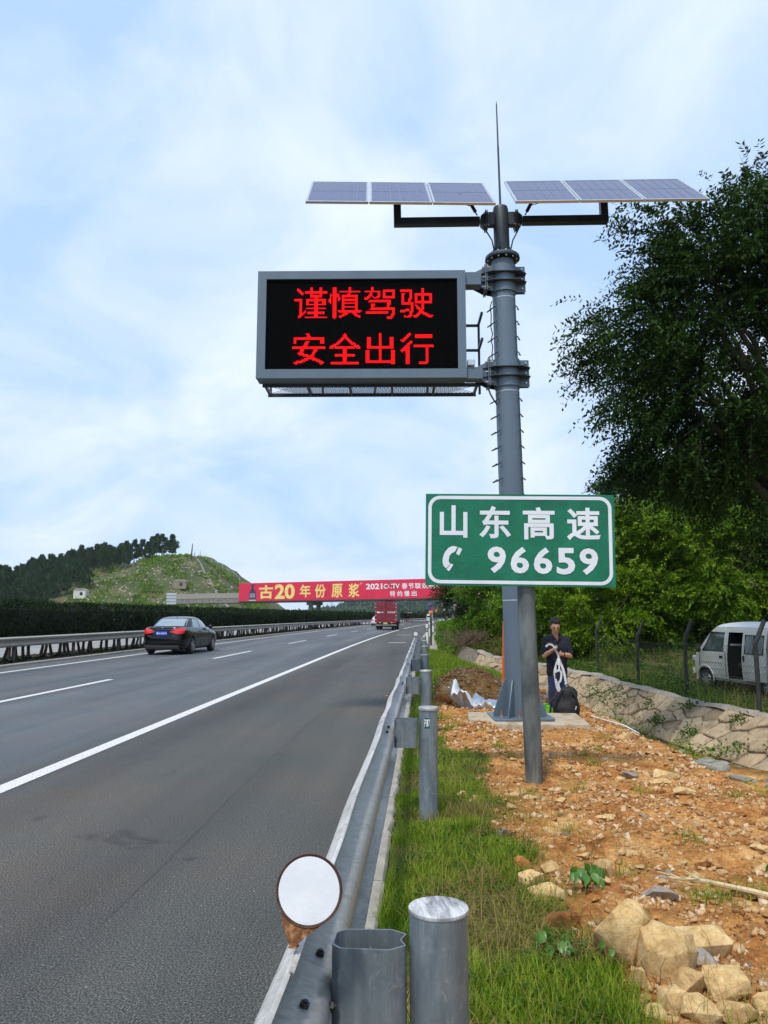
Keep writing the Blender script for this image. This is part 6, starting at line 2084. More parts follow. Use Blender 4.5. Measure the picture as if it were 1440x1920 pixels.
# concrete channel down the cut edge of the hill
ch_ = MB()
cp = [(-74 + 1.35 * i, 246 - 1.8 * i) for i in range(16)]
for (a, b), (c, d) in zip(cp[:-1], cp[1:]):
    za, zb = (float(hill_z(np.array([p]), np.array([q]))[0]) + .15 for p, q in ((a, b), (c, d)))
    ch_.add([(a - .25, b, za), (a + .25, b, za), (c + .25, d, zb), (c - .25, d, zb), (a - .5, b, za - .8), (a + .5, b, za - .8), (c + .5, d, zb - .8), (c - .5, d, zb - .8)], [(0, 1, 2, 3), (0, 3, 7, 4), (1, 5, 6, 2), (0, 4, 5, 1)])
tag(ch_.build('slope_drain', M['concrete_dark']), 'pale concrete drain running down the right edge of the hill', 'drain')

# far wooded ridge ahead
RID = lerp_tab([(-420, 2), (-140, 3), (-100, 8), (-75, 20), (-55, 24), (-30, 20), (0, 17), (40, 20), (90, 26), (180, 34), (300, 40), (520, 46)])
xs = np.arange(-420, 520, 6.0); ys_ = np.arange(760, 1100, 12.0)
X, Y = np.meshgrid(xs, ys_)
def rid_z(x, y):
    return RID(x) * smooth01((y - 760) / 120) + (fbm(x, y, .03, 2) - .5) * 5 - 1
M['ridge'] = pm('far_woodland_floor', (.02, .045, .02), (.035, .065, .03), rough=1, scale=.05)
tag(link('far_hill', grid_mesh('far_hill', X, Y, rid_z(X, Y), M['ridge'])), kind='structure')
n = 9000
x_ = rng.uniform(-130, 330, n); y_ = rng.uniform(765, 930, n)
ax = rand_dirs(n, .5, 1)
tag(link('far_wood', leaves_mesh('far_wood', np.stack([x_, y_, rid_z(x_, y_) + rng.uniform(0, 3, n)], 1), ax, np.cross(ax, rand_dirs(n)), rng.uniform(3, 6.5, n), rng.uniform(2, 3.6, n), M['leaf_conifer'])), 'bluish green wood on the distant ridge beyond the overpass', 'wood', kind='stuff')
n = 2500
x_ = rng.uniform(-60, 60, n) ; y_ = rng.uniform(300, 420, n)
ax = rand_dirs(n, .3, 1)
tag(link('roadside_wood', leaves_mesh('roadside_wood', np.stack([x_ - 50, y_, rng.uniform(-1, 3.0, n)], 1), ax, np.cross(ax, rand_dirs(n)), rng.uniform(1, 2.4, n), rng.uniform(.8, 1.5, n), M['leaf_dark'])), 'low dark trees lining the far bend of the motorway', 'wood', kind='stuff')
# pylons
def pylon(x, y, h, label):
    t = thing('pylon', label, 'pylon', (x, y, 0), group='distant pylons')
    mb = MB()
    lv = [(0, h * .10), (.35, h * .06), (.7, h * .022), (1, h * .012)]
    for i in range(len(lv) - 1):
        (a, wa), (b, wb) = lv[i], lv[i + 1]
        for sx_ in (-1, 1):
            for sy_ in (-1, 1):
                mb.bar((sx_ * wa, sy_ * wa, a * h), (sx_ * wb, sy_ * wb, b * h), .35)
            mb.bar((sx_ * wa, 0, a * h), (-sx_ * wb, 0, b * h), .25)
    mb.build('lattice', M['alu'], t)
    for z, w_ in ((.72, .16), (.84, .13), (.95, .10)):
        MB().bar((-w_ * h, 0, z * h), (w_ * h, 0, z * h), .4).build('cross_arm', M['alu'], t)
pylon(-190.8, 1400, 28, 'left one of the faint pylons under the red board')
pylon(-167.4, 1400, 30, 'right one of the two close faint pylons under the red board')
pylon(-24, 1300, 45, 'faint pylon just right of the red truck')
pylon(-3, 1350, 47, 'faint pylon farther right, near the roadside signal')
# ================================================================== stone-lined ditch
M['stone'] = pm('ditch_stone', (0.24, 0.175, 0.105), (0.40, 0.31, 0.195), rough=.95, scale=3.2, bump=.9, bscale=14, objvar=.2, c3=(0.30, 0.22, 0.13))
M['stone_ochre'] = pm('ochre_ditch_stone', (0.26, 0.185, 0.11), (0.36, 0.27, 0.165), rough=.95, scale=4, bump=.8, bscale=18, objvar=.22)
M['mortar'] = pm('dark_mortar', (0.115, 0.097, 0.07), (0.21, 0.18, 0.13), rough=1, scale=6, bump=.6, bscale=30)
rv = thing('stone_revetment', 'sloping rubble-stone lining of the ditch below the fence', 'stone wall', (0, 0, 0))
def rv_pt(s, t, off=0.0):
    """s metres along, t metres up the slope from its foot"""
    xb, xt, zd, zt = (float(f(s)) for f in (XB, XT, ZD, ZT))
    L = math.hypot(xt - xb, zt - zd)
    k = t / L
    nx, nz = -(zt - zd) / L, (xt - xb) / L
    return (xb + (xt - xb) * k + nx * off, s, zd + (zt - zd) * k + nz * off), L
# bedding sheet of mortar
mb = MB()
mb.grid(lambda u, v: rv_pt(8 + 22 * u, -0.06 + (rv_pt(8 + 22 * u, 0)[1] + 0.1) * v, 0.012)[0], 70, 6)
mb.build('mortar_bed', M['mortar'], rv)
def clip_poly(poly, a, b, c):
    """keep the side a*x+b*y<=c"""
    out = []
    for i in range(len(poly)):
        p, q = poly[i], poly[(i + 1) % len(poly)]
        dp, dq = a * p[0] + b * p[1] - c, a * q[0] + b * q[1] - c
        if dp <= 0:
            out.append(p)
        if (dp < 0 < dq) or (dq < 0 < dp):
            t = dp / (dp - dq)
            out.append((p[0] + (q[0] - p[0]) * t, p[1] + (q[1] - p[1]) * t))
    return out
def voronoi(seeds, box, aniso=1.0):
    cells = []
    for i, (x, y) in enumerate(seeds):
        poly = [(box[0], box[2]), (box[1], box[2]), (box[1], box[3]), (box[0], box[3])]
        near = sorted(range(len(seeds)), key=lambda j: (seeds[j][0] - x) ** 2 + (seeds[j][1] - y) ** 2)[1:15]
        for j in near:
            u, v = seeds[j]
            a, b = u - x, v - y
            poly = clip_poly(poly, a, b, (u * u + v * v - x * x - y * y) / 2)
            if len(poly) < 3:
                break
        if len(poly) >= 3:
            cells.append((i, poly))
    return cells
q = random.Random(12)
seeds = []
LEN = 1.25
s = 8.2
while s < 27:
    w = 0.34 + 0.004 * (s - 8)
    n = q.choice((3, 3, 4))
    for j in range(n):
        seeds.append((s + q.uniform(-.13, .13) + 0.24 * j, LEN * (j + .5) / n + q.uniform(-.12, .12)))
    s += w * q.uniform(.75, 1.15)
nst = 0
for i, poly in voronoi(seeds, (7.9, 27.8, -0.02, LEN)):
    cx_ = sum(p[0] for p in poly) / len(poly); cy_ = sum(p[1] for p in poly) / len(poly)
    if not (8.0 < cx_ < 27.4):
        continue
    Lh = rv_pt(cx_, 0)[1]
    sc_y = Lh / LEN
    h = q.uniform(.03, .085)
    base, mid, top = [], [], []
    rough_poly = []
    for a in range(len(poly)):
        p0, p1 = poly[a], poly[(a + 1) % len(poly)]
        rough_poly.append(p0)
        if math.hypot(p1[0] - p0[0], p1[1] - p0[1]) > .12:
            rough_poly.append(((p0[0] + p1[0]) / 2 + q.uniform(-.014, .014), (p0[1] + p1[1]) / 2 + q.uniform(-.014, .014)))
    poly = rough_poly
    tl = (q.uniform(-.02, .02), q.uniform(-.02, .02))
    for px_, py_ in poly:
        dx, dy = px_ - cx_, py_ - cy_
        g = 1 - .013 / max(.05, math.hypot(dx, dy))
        jx, jy = q.uniform(-.010, .010), q.uniform(-.010, .010)
        P0 = (cx_ + dx * g + jx, (cy_ + dy * g + jy) * sc_y)
        base.append(rv_pt(*P0, 0.0)[0])
        mid.append(rv_pt(cx_ + dx * g * .985 + jx, (cy_ + dy * g * .985 + jy) * sc_y, h * .75 + dx * tl[0] + dy * tl[1])[0])
        top.append(rv_pt(cx_ + dx * g * .86 + jx, (cy_ + dy * g * .86 + jy) * sc_y, h + dx * tl[0] * 2 + dy * tl[1] * 2 + q.uniform(-.006, .006))[0])
    k = len(poly)
    mb = MB()
    V = base + mid + top
    F = [(a, (a+1) % k, k + (a+1) % k, k + a) for a in range(k)] + [(k + a, k + (a+1) % k, 2*k + (a+1) % k, 2*k + a) for a in range(k)]
    c_ = Vector((0, 0, 0))
    for p in top: c_ += Vector(p)
    c_ = c_ / k + Vector((0, 0, q.uniform(.002, .014)))
    V.append(tuple(c_))
    F += [(2*k + a, 2*k + (a+1) % k, 3*k) for a in range(k)]
    mb.add(V, F)
    o = mb.build('stone', M['stone_ochre'] if q.random() < .2 else M['stone'], rv, angle=22)
    nst += 1
# mortar coping along the top edge
mb = MB()
def cope(u, v):
    s_ = 8 + 20 * u
    xt, zt = float(XT(s_)), float(ZT(s_))
    off = (-0.07, -0.02, 0.16, 0.24)[v]
    z = zt + (0.02, 0.085, 0.075, -0.05)[v] + .02 * math.sin(s_ * 2.3) + .012 * math.sin(s_ * 7)
    return (xt + off + .02 * math.sin(s_ * 1.7), s_, z)
V = [cope(i / 80, j) for i in range(81) for j in range(4)]
mb.add(V, [(i*4 + j, i*4 + j + 1, (i+1)*4 + j + 1, (i+1)*4 + j) for i in range(80) for j in range(3)])
mb.build('coping', pm('mortar_coping', (0.24, 0.21, 0.165), (0.36, 0.32, 0.26), rough=.95, scale=4, bump=.7, bscale=20), rv, angle=60)
# weeds rooted in the joints
for i, (s_, t_) in enumerate(((12.3, .5), (12.9, .25), (13.7, .8), (14.3, .3), (15.2, .9), (15.6, .35), (16.4, .7), (17.4, .45), (17.8, .8), (18.3, .55), (19.0, .6), (11.6, .6))):
    n_ = 160
    c_ = np.array(rv_pt(s_, t_ * rv_pt(s_, 0)[1], .05)[0])
    r_ = .10 + .10 * (s_ > 17)
    pos = c_ + rng.normal(0, 1, (n_, 3)) * np.array([r_, r_ * 1.2, r_ * .6])
    ax = rand_dirs(n_, -.1, .8)
    o = link('joint_weed', leaves_mesh('joint_weed', pos, ax, np.cross(ax, rand_dirs(n_)), rng.uniform(.04, .09, n_), rng.uniform(.02, .04, n_), M['leaf_weed']), rv)
    o['kind'] = 'stuff'
# flat slabs in the bed of the ditch
def slab(x, y, w, d, h, rz, mat):
    mb = MB()
    k = 7
    P = [(w/2 * math.cos(2*math.pi*a/k) * q.uniform(.75, 1.1), d/2 * math.sin(2*math.pi*a/k) * q.uniform(.75, 1.1)) for a in range(k)]
    mb.prism(P, lambda a, b, c: (a, b, c + q.uniform(-.008, .008)), -h, h)
    o = mb.build('bed_slab', mat, rv, bevel=.012)
    o.location = (x, y, gz0(x, y) + h * .6)
    o.rotation_euler = (q.uniform(-.1, .1), q.uniform(-.1, .1), rz)
M['slab'] = pm('grey_bed_stone', (.17, .165, .14), (.27, .26, .22), rough=.95, scale=5, bump=.6, bscale=25, objvar=.2)
for i in range(34):
    y = q.uniform(6.3, 16)
    x = q.uniform(float(XL(y)) + .75, float(XB(y)) - .05)
    slab(x, y, q.uniform(.25, .6), q.uniform(.2, .45), q.uniform(.02, .05), q.uniform(0, 3), M['slab'])

# ================================================================== rocks on the dirt
def rock_mesh(seed, sx, sy, sz, npt=16, sub=1, rough=.03):
    qq = random.Random(seed)
    bm = bmesh.new()
    for i in range(npt):
        v = Vector((qq.gauss(0, 1), qq.gauss(0, 1), qq.gauss(0, 1))).normalized()
        v *= qq.uniform(.82, 1.12)
        m = max(abs(v.x), abs(v.y), abs(v.z))
        v = v.lerp(v / m, .42)
        bm.verts.new((v.x * sx / 2, v.y * sy / 2, v.z * sz / 2))
    r_ = bmesh.ops.convex_hull(bm, input=bm.verts)
    for g in [e for e in r_['geom_interior'] if isinstance(e, bmesh.types.BMVert)]:
        bm.verts.remove(g)
    bmesh.ops.dissolve_limit(bm, angle_limit=R(9), verts=bm.verts, edges=bm.edges)
    s_ = min(sx, sy, sz)
    bmesh.ops.bevel(bm, geom=list(bm.edges), offset=s_ * .018, segments=1, affect='EDGES', clamp_overlap=True)
    if sub:
        bmesh.ops.triangulate(bm, faces=bm.faces)
        bmesh.ops.subdivide_edges(bm, edges=[e for e in bm.edges if e.calc_length() > s_ * .22], cuts=2 if sub > 1 else 1, use_grid_fill=True)
        for v in bm.verts:
            d = mnoise.noise(v.co * (2.2 / s_) + Vector((seed, 0, 0))) * rough + mnoise.noise(v.co * (6 / s_) + Vector((0, seed, 0))) * rough * .45
            v.co += v.co.normalized() * d * s_
    me = bpy.data.meshes.new('rock')
    bm.to_mesh(me); bm.free()
    me.polygons.foreach_set('use_smooth', [True] * len(me.polygons))
    me.set_sharp_from_angle(angle=R(17))
    return me
def rock_mat(name, a, b, c):
    m, t, bs = nt(name)
    tcn = N(t, 'ShaderNodeTexCoord')
    v = tcn.outputs['Object']
    n = noise_node(t, v, 9, 6, .62, .4)
    r = ramp(t, n.outputs['Fac'], [(.32, a), (.5, b), (.66, c)]).outputs[0]
    n2 = noise_node(t, v, 60, 6, .7)
    sp = ramp(t, n2.outputs['Fac'], [(.35, .62), (.55, 1.0), (.7, 1.12)]).outputs[0]
    cc = mixrgb(t, .8, r, sp, 'MULTIPLY')
    # soil clinging to the foot and hollows
    n3 = noise_node(t, v, 5, 4, .6)
    so = ramp(t, n3.outputs['Fac'], [(.56, 0.0), (.68, .65)]).outputs[0]
    cc = mixrgb(t, so, cc, (.30, .15, .055))
    t.links.new(cc, bs.inputs['Base Color'])
    bs.inputs['Roughness'].default_value = .9
    bs.inputs['Specular IOR Level'].default_value = .2
    bp = N(t, 'ShaderNodeBump', i_Strength=.7, i_Distance=.012)
    n4 = noise_node(t, v, 26, 8, .72)
    t.links.new(n4.outputs['Fac'], bp.inputs['Height'])
    t.links.new(bp.outputs[0], bs.inputs['Normal'])
    return m
RM = {'c': rock_mat('cream_limestone', (.44, .27, .10), (.62, .43, .20), (.70, .53, .29)),
      'o': rock_mat('ochre_rock', (.36, .21, .08), (.50, .33, .15), (.58, .43, .23)),
      'r': rock_mat('rust_orange_rock', (.30, .11, .03), (.42, .18, .05), (.48, .27, .10)),
      'g': rock_mat('grey_rock', (.20, .18, .155), (.31, .285, .25), (.42, .38, .32)),
      'd': rock_mat('dark_clod', (.15, .055, .018), (.24, .095, .03), (.30, .13, .045))}
big = [('B1', .84, 3.52, .24, .36, 'c', 'largest cream boulder, upright, at the left of the near rock group'), ('B2', .98, 3.39, .25, .27, 'c', 'squarish cream boulder right of the largest boulder'), ('B3', 1.22, 3.68, .25, .17, 'c', 'long flat-topped pale boulder at the back of the near group'), ('B4', 1.16, 3.55, .17, .08, 'g', 'grey slab wedged under the long pale boulder'),
       ('B5', 1.01, 3.28, .15, .12, 'o', 'ochre chunk leaning on the squarish boulder'), ('B6', 1.16, 3.26, .17, .12, 'c', 'pale tilted block at the right of the near rock group'), ('B7', .82, 3.24, .08, .10, 'o', 'small brown block below the largest boulder'), ('B8a', .92, 3.13, .13, .10, 'c', 'cream rock at the bottom edge under the squarish boulder'), ('B8b', .99, 3.05, .14, .09, 'c', 'pale rock at the very bottom of the near group'),
       ('B8c', 1.12, 3.08, .15, .09, 'o', 'ochre rock at the bottom edge, right of centre'), ('B8d', .83, 3.06, .09, .06, 'c', 'small pale rock at the bottom edge left of the group'), ('B8e', 1.26, 3.11, .12, .10, 'c', 'pale rock in the bottom right corner'), ('B9', 1.01, 4.63, .13, .13, 'o', 'yellowish angular rock right of the broad-leaved plant'), ('B10', .58, 4.51, .14, .13, 'c', 'cream rock at the grass edge, left of the plant'),
       ('B11', .57, 4.79, .09, .14, 'r', 'upright rust-brown rock at the grass edge'), ('B12', .64, 4.36, .19, .09, 'c', 'flat cream rock in front of the grass-edge cluster'), ('B13', .75, 4.78, .16, .11, 'o', 'ochre rock behind the grass-edge cluster'), ('B14', .74, 4.10, .055, .075, 'r', 'small orange egg-shaped stone on dark soil'), ('B15', .64, 3.86, .17, .11, 'd', 'dark rust clod of earth by the grass edge'),
       ('B16', .87, 4.23, .055, .045, 'r', 'small orange stone beside the dark soil'), ('B17', 1.22, 4.32, .18, .07, 'g', 'grey wedge-shaped slab above the boulders'), ('B18', 1.10, 4.45, .10, .06, 'o', 'low ochre stone left of the grey wedge'), ('B19', .84, 6.97, .17, .12, 'o', 'tan rock at the foot of the sign pole'), ('B20', .93, 6.81, .09, .07, 'o', 'yellow stone beside the rock at the pole foot'),
       ('B21', 1.11, 6.66, .10, .08, 'c', 'pale yellow stone right of the sign pole foot'), ('B22', .74, 6.84, .14, .045, 'c', 'flat whitish stone in the grass left of the pole'), ('B22b', .85, 6.72, .15, .05, 'c', 'long whitish stone in front of the pole-foot rock'), ('B23', .38, 6.46, .11, .06, 'c', 'whitish stone in the grass near the second post'), ('B23b', .31, 6.62, .10, .07, 'c', 'pale stone half buried in grass by the post'),
       ('B24', 1.56, 4.80, .11, .06, 'c', 'pale flat stone alone in the middle of the dirt'), ('B25', 1.29, 5.23, .12, .055, 'o', 'yellow flake of stone in the middle dirt'), ('B26', .96, 5.68, .13, .04, 'g', 'thin grey slate at the grass edge'), ('B27', 2.16, 6.80, .19, .07, 'c', 'long pale stone on the right side of the dirt'), ('B28', 2.11, 7.29, .21, .11, 'c', 'pale lump of rock farther back on the dirt, right'),
       ('B29', 1.36, 6.11, .17, .04, 'c', 'flat pale flake level with the dirt'), ('B30', 1.97, 5.94, .10, .055, 'o', 'ochre stone on the right of the dirt'), ('B31', 1.15, 4.76, .07, .05, 'c', 'pale pebble-like stone behind the yellowish rock'), ('B32', 1.0, 5.21, .085, .06, 'c', 'cream stone on the dirt behind the plant'), ('B33', .97, 4.5, .085, .05, 'c', 'pale chip just behind the plant'), ('B34', 2.18, 5.36, .14, .04, 'c', 'flat pale stone near the right edge'),
       ('B35', 1.71, 5.09, .10, .075, 'd', 'rust clod of earth in the middle of the dirt'), ('B36', .57, 3.89, .04, .055, 'c', 'tiny pale stone on the rust clod'), ('B37', 1.36, 3.78, .06, .045, 'c', 'small white chip right of the boulders'), ('B38', 1.62, 4.21, .055, .05, 'o', 'small ochre stone at the right of the grey wedge'), ('B39', 1.33, 4.66, .09, .035, 'g', 'grey flake above the wedge slab'), ('B40', 1.3, 4.53, .06, .045, 'o', 'orange stone touching the grey wedge'),
       ('B41', 1.06, 4.32, .05, .045, 'o', 'small yellow stone left of the grey wedge'), ('B42', .53, 5.59, .08, .055, 'g', 'greyish stone in the grass edge'), ('B43', .68, 6.34, .09, .07, 'o', 'brownish stone in the grass before the pole'),
       ('S1', 2.50, 10.0, .16, .13, 'c', 'pale block right of the concrete footing'), ('S2', 2.38, 9.9, .10, .08, 'c', 'small pale stone next to the block by the footing'), ('S3', 2.62, 9.75, .12, .12, 'o', 'ochre stone near the ditch edge by the footing'), ('T1', .33, 13.9, .34, .22, 'r', 'orange rock half buried left of the white tarpaulin'), ('T2', 2.3, 7.75, .24, .12, 'c', 'pale broken rock on the dirt right of the sign pole'), ('T3', 1.95, 7.7, .16, .10, 'g', 'pinkish grey rock in the pile right of the sign pole'), ('T4', 1.8, 7.5, .13, .08, 'c', 'cream chunk in the pile right of the sign pole')]
for i, (nm, x, y, w, h, mt, lb) in enumerate(big):
    dp = w * q.uniform(.7, .95)
    hr_ = h * .92 if h > .09 else h
    isbig = w > .12 and y < 6
    me = rock_mesh(100 + i, w * 1.06, dp, hr_, 22 if isbig else 13, 2 if isbig else 1, .055)
    me.materials.append(RM[mt])
    o = link('boulder' if w > .2 else 'rock', me)
    z = float(ht_fine(np.array([x]), np.array([y]))[0])
    o.location = (x, y, z + hr_ * .26)
    o.rotation_euler = (q.uniform(-.12, .12), q.uniform(-.12, .12), q.uniform(-.5, .5))
    tag(o, lb, 'rock', 'rocks on the dirt')
# smaller stones, one by one
pro = []
for k in range(10):
    for mt in ('c', 'o', 'o', 'r', 'g') if k < 2 else (('c', 'o')[k % 2],):
        me = rock_mesh(300 + k, 1, .8, .6, 11, 0)
        me.materials.append(RM[mt])
        pro.append(me)
cnt = 0
while cnt < 290:
    y = 2.7 + 10 * q.random() ** 1.3
    x = q.uniform(.35, 2.75)
    if q.random() > float(dirt_mask(np.array([x]), np.array([y]))[0]) or (abs(x - PX) < .9 and abs(y - PY) < .75):
        continue
    o = link('stone', pro[q.randrange(len(pro))])
    s_ = q.uniform(.022, .062) * (1 + .05 * y)
    o.scale = (s_ * q.uniform(.8, 1.5), s_, s_ * q.uniform(.6, 1))
    o.location = (x, y, float(ht_fine(np.array([x]), np.array([y]))[0]) + s_ * .12)
    o.rotation_euler = (q.uniform(-.4, .4), q.uniform(-.4, .4), q.uniform(0, 6))
    tag(o, 'small loose stone lying on the bare orange dirt', 'stone', 'small loose stones on the dirt')
    cnt += 1
# gravel: nobody could count it
def gravel():
    n = 30000
    y = 2.5 + 14 * rng.uniform(0, 1, n) ** 1.6
    x = rng.uniform(.1, 3.0, n)
    kp = rng.uniform(0, 1, n) < dirt_mask(x, y) * (.25 + .75 * (fbm(x, y, 1.8, 51) > .47))
    x, y = x[kp], y[kp]
    # more on the spoil heap
    m2 = 1500
    x = np.concatenate([x, rng.normal(.85, .55, m2)]); y = np.concatenate([y, rng.normal(14.9, .6, m2)])
    n = len(x)
    s = (.0025 + .013 * rng.uniform(0, 1, n) ** 2.4) * (1 + .07 * y)
    z = ht_fine(x, y)
    # broken chips: skewed boxes turned every way
    base = np.array([(-1, -1, -1), (1, -1, -1), (1, 1, -1), (-1, 1, -1), (-1, -1, 1), (1, -1, 1), (1, 1, 1), (-1, 1, 1)], dtype=float)
    V = base[None] * rng.uniform(.45, 1.35, (n, 1, 3)) * np.array([1, .85, .55]) + rng.uniform(-.45, .45, (n, 8, 3))
    V *= s[:, None, None]
    ang3 = rng.uniform(-1, 1, (n, 3)) * np.array([.6, .6, 3.14])
    for ax_, (i0, i1) in enumerate(((1, 2), (0, 2), (0, 1))):
        ca, sa = np.cos(ang3[:, ax_])[:, None], np.sin(ang3[:, ax_])[:, None]
        a0, a1 = V[..., i0] * ca - V[..., i1] * sa, V[..., i0] * sa + V[..., i1] * ca
        V[..., i0], V[..., i1] = a0, a1
    P = V + np.stack([x, y, z + s * .15], 1)[:, None, :]
    f = np.array([(3, 2, 1, 0), (4, 5, 6, 7), (0, 1, 5, 4), (1, 2, 6, 5), (2, 3, 7, 6), (3, 0, 4, 7)])
    Lp = (f[None] + (np.arange(n) * 8)[:, None, None]).reshape(-1)
    m = leaf_mat('gravel_stone', (.24, .10, .035), (.48, .29, .13), (.70, .58, .42), trans=0.0, rough=.95, scale=3, spec=.1)
    return link('gravel', np_mesh('gravel', P.reshape(-1, 3), Lp, np.full(n * 6, 4), m))
tag(gravel(), 'pale gravel and chips scattered over the orange dirt', 'gravel', kind='stuff')
# broken dry branch lying on the dirt
br = thing('dry_branch', 'pale broken branch lying on the dirt at the right edge', 'branch', (1.62, 4.35, float(ht_fine(np.array([1.62]), np.array([4.35]))[0]) + .02))
pts = [(-.28, .20, .02), (-.12, .10, .035), (.08, -.03, .03), (.30, -.20, .02), (.5, -.33, .02)]
M['straw'] = pm('bleached_branch', (.46, .36, .20), (.62, .50, .30), rough=.9, scale=20)
MB().tube(pts, [.007, .012, .014, .012, .009], 7).build('stem', M['straw'], br)
for k in range(7):
    a = Vector(pts[0]).lerp(Vector(pts[1]), q.random())
    MB().tube([a, a + Vector((q.uniform(-.10, -.02), q.uniform(.0, .10), q.uniform(0, .04)))], [.005, .002], 5).build('twig', M['straw'], br)
# torn shred of pale strap running to the ditch
sp_ = MB().tube([(2.42, 11.6, .06), (2.55, 11.2, .05), (2.7, 10.9, .03), (2.80, 10.5, -.02)], [.010, .008, .010, .006], 6)
tag(sp_.build('plastic_strip', M['bb_white']), 'thin white plastic strip on the ground right of the backpack', 'strip')

# ================================================================== chain-link fence
M['fence_post'] = pm('dark_fence_post', (.016, .018, .016), (.035, .036, .032), rough=.7, scale=6, bump=.2, bscale=30)
M['wire'] = pm('fence_wire', (.05, .065, .05), rough=.6, metal=.3)
fc = thing('chain_link_fence', 'chain-link fence on dark posts with cranked tops in front of the minivan', 'fence', (0, 0, 0))
FP = [(6.15, 10.9), (5.72, 13.8), (5.45, 16.6), (5.38, 20.0), (5.15, 23.6)]
for i, (x, y) in enumerate(FP):
    z = gz0(x, y)
    hh = 1.20 + .02 * i
    MB().tube([(x, y, z - .3), (x + q.uniform(-.02, .02), y, z + .6), (x + .0, y, z + hh), (x + .05, y, z + hh + .10), (x + .17, y - .02, z + hh + .40)], [.04, .04, .04, .04, .038], 6).build('post', M['fence_post'], fc)
wm = MB()
for (xa, ya), (xb, yb) in zip(FP[:-1], FP[1:]):
    za, zb = gz0(xa, ya), gz0(xb, yb)
    Ls = math.hypot(xb - xa, yb - ya)
    H = 1.12
    p = .10
    def fp(u, v):
        t = u / Ls
        return (xa + (xb - xa) * t, ya + (yb - ya) * t, za + (zb - za) * t + .02 + v + .015 * math.sin(u * 2.2))
    nn = int((Ls + H) / p)
    for k in range(nn):
        for d in (1, -1):
            u0 = k * p - (H if d > 0 else 0)
            a0, v0, a1, v1 = u0, 0.0, u0 + H, H
            if d < 0:
                a0, a1 = u0 + 0, u0 - H
            # clip to span
            P_ = []
            for tt in np.linspace(0, 1, 12):
                uu, vv = a0 + (a1 - a0) * tt, v0 + (v1 - v0) * tt
                if 0 <= uu <= Ls:
                    P_.append(fp(uu, vv))
            if len(P_) > 1:
                wm.tube([P_[0], P_[len(P_) // 2], P_[-1]] if len(P_) > 2 else P_, .0015, 3, cap=False)
    for v in (.02, .56, 1.12):
        wm.tube([fp(Ls * t / 6, v) for t in range(7)], .003, 3, cap=False)
wm.build('wire_mesh', M['wire'], fc)['kind'] = 'stuff'

# ================================================================== things by the footing
def gnd(x, y): return float(ht_fine(np.array([x]), np.array([y]))[0])
M['tarp'] = pm('white_tarpaulin', (.58, .64, .70), (.74, .77, .79), rough=.55, scale=3, bump=.2, bscale=12)
def cloth(name, label, cat, fn, nu, nv, mat, th=.003):
    t = MB()
    t.grid(fn, nu, nv)
    o = t.build(name, mat, angle=75)
    m = o.modifiers.new('thick', 'SOLIDIFY'); m.thickness = th
    return tag(o, label, cat)
def tarp(u, v):
    x = .42 + 1.0 * u
    y = 12.75 + .95 * v + .2 * u
    f = abs(mnoise.noise(Vector((u * 4.2, v * 3.6, 1.7)))) * .24 + abs(mnoise.noise(Vector((u * 10, v * 8, 4.1)))) * .10
    lift = .26 * max(0, 1 - u * 2.8) * (1 - abs(v - .45) * 1.1) + .10 * math.sin(u * 9 + v * 5) * (1 - v) * .6
    return (x + .05 * math.sin(v * 9), y, max(gnd(x, y) + .02, gnd(x, y) + .05 + f + lift))
cloth('tarpaulin', 'crumpled white plastic tarpaulin on the ground left of the mast base', 'tarpaulin', tarp, 46, 34, M['tarp'])
# orange ladder leaning behind the mast
lad = thing('ladder', 'orange ladder standing behind the grey mast', 'ladder', (1.14, 11.42, .12))
M['orange'] = pm('orange_paint', (.62, .10, .02), (.72, .15, .03), rough=.5, scale=8)
for x in (0, .34):
    MB().bar((x - .012, 0, 0), (x + .02, -.1, 1.30), .035, .05).build('rail', M['orange'], lad, bevel=.004)
for k in range(4):
    z = .18 + .28 * k
    MB().cyl((0, -.1 * z / 1.3, z), (.35, -.1 * z / 1.3, z), .016, n=8).build('rung', M['orange'], lad)
# green bag
def blob_mesh(name, parts, voxel, mats, smooth_it=6):
    """fuse overlapping shapes into one continuous skin"""
    me = parts.mesh(name, mats)
    o = bpy.data.objects.new('tmp', me); col.objects.link(o)
    m = o.modifiers.new('r', 'REMESH'); m.mode = 'VOXEL'; m.voxel_size = voxel; m.use_smooth_shade = True
    s_ = o.modifiers.new('s', 'SMOOTH'); s_.iterations = smooth_it; s_.factor = .5
    dg = bpy.context.evaluated_depsgraph_get(); dg.update()
    r_ = bpy.data.meshes.new_from_object(o.evaluated_get(dg))
    bpy.data.objects.remove(o)
    r_.name = name
    if not r_.materials:
        r_.materials.append(mats)
    r_.polygons.foreach_set('use_smooth', [True] * len(r_.polygons))
    return r_
def capsule(mb, a, b, r0, r1=None, n=12):
    r1 = r0 if r1 is None else r1
    a, b = Vector(a), Vector(b)
    mb.cyl(a, b, r0, r1, n).sphere(a, r0, n, 8).sphere(b, r1, n, 8)
gb = MB()
gb.sphere((0, 0, .13), (.13, .11, .15)).sphere((.07, 0, .20), (.09, .08, .12)).sphere((-.05, .02, .07), (.12, .10, .09)).sphere((.02, 0, .31), (.04, .04, .05))
me = blob_mesh('green_bag', gb, .012, pm('lime_green_plastic', (.13, .55, .02), (.22, .70, .04), rough=.35, scale=12, bump=1.0, bscale=22))
for v in me.vertices:
    d = mnoise.noise(v.co * 16) * .014 + mnoise.noise(v.co * 34) * .008
    v.co += v.normal * d
o = tag(link('plastic_bag', me), 'lime green plastic bag on the ground behind the mast base, beside the backpack', 'bag')
o.location = (1.80, 12.02, gnd(1.80, 12.02) - .02)
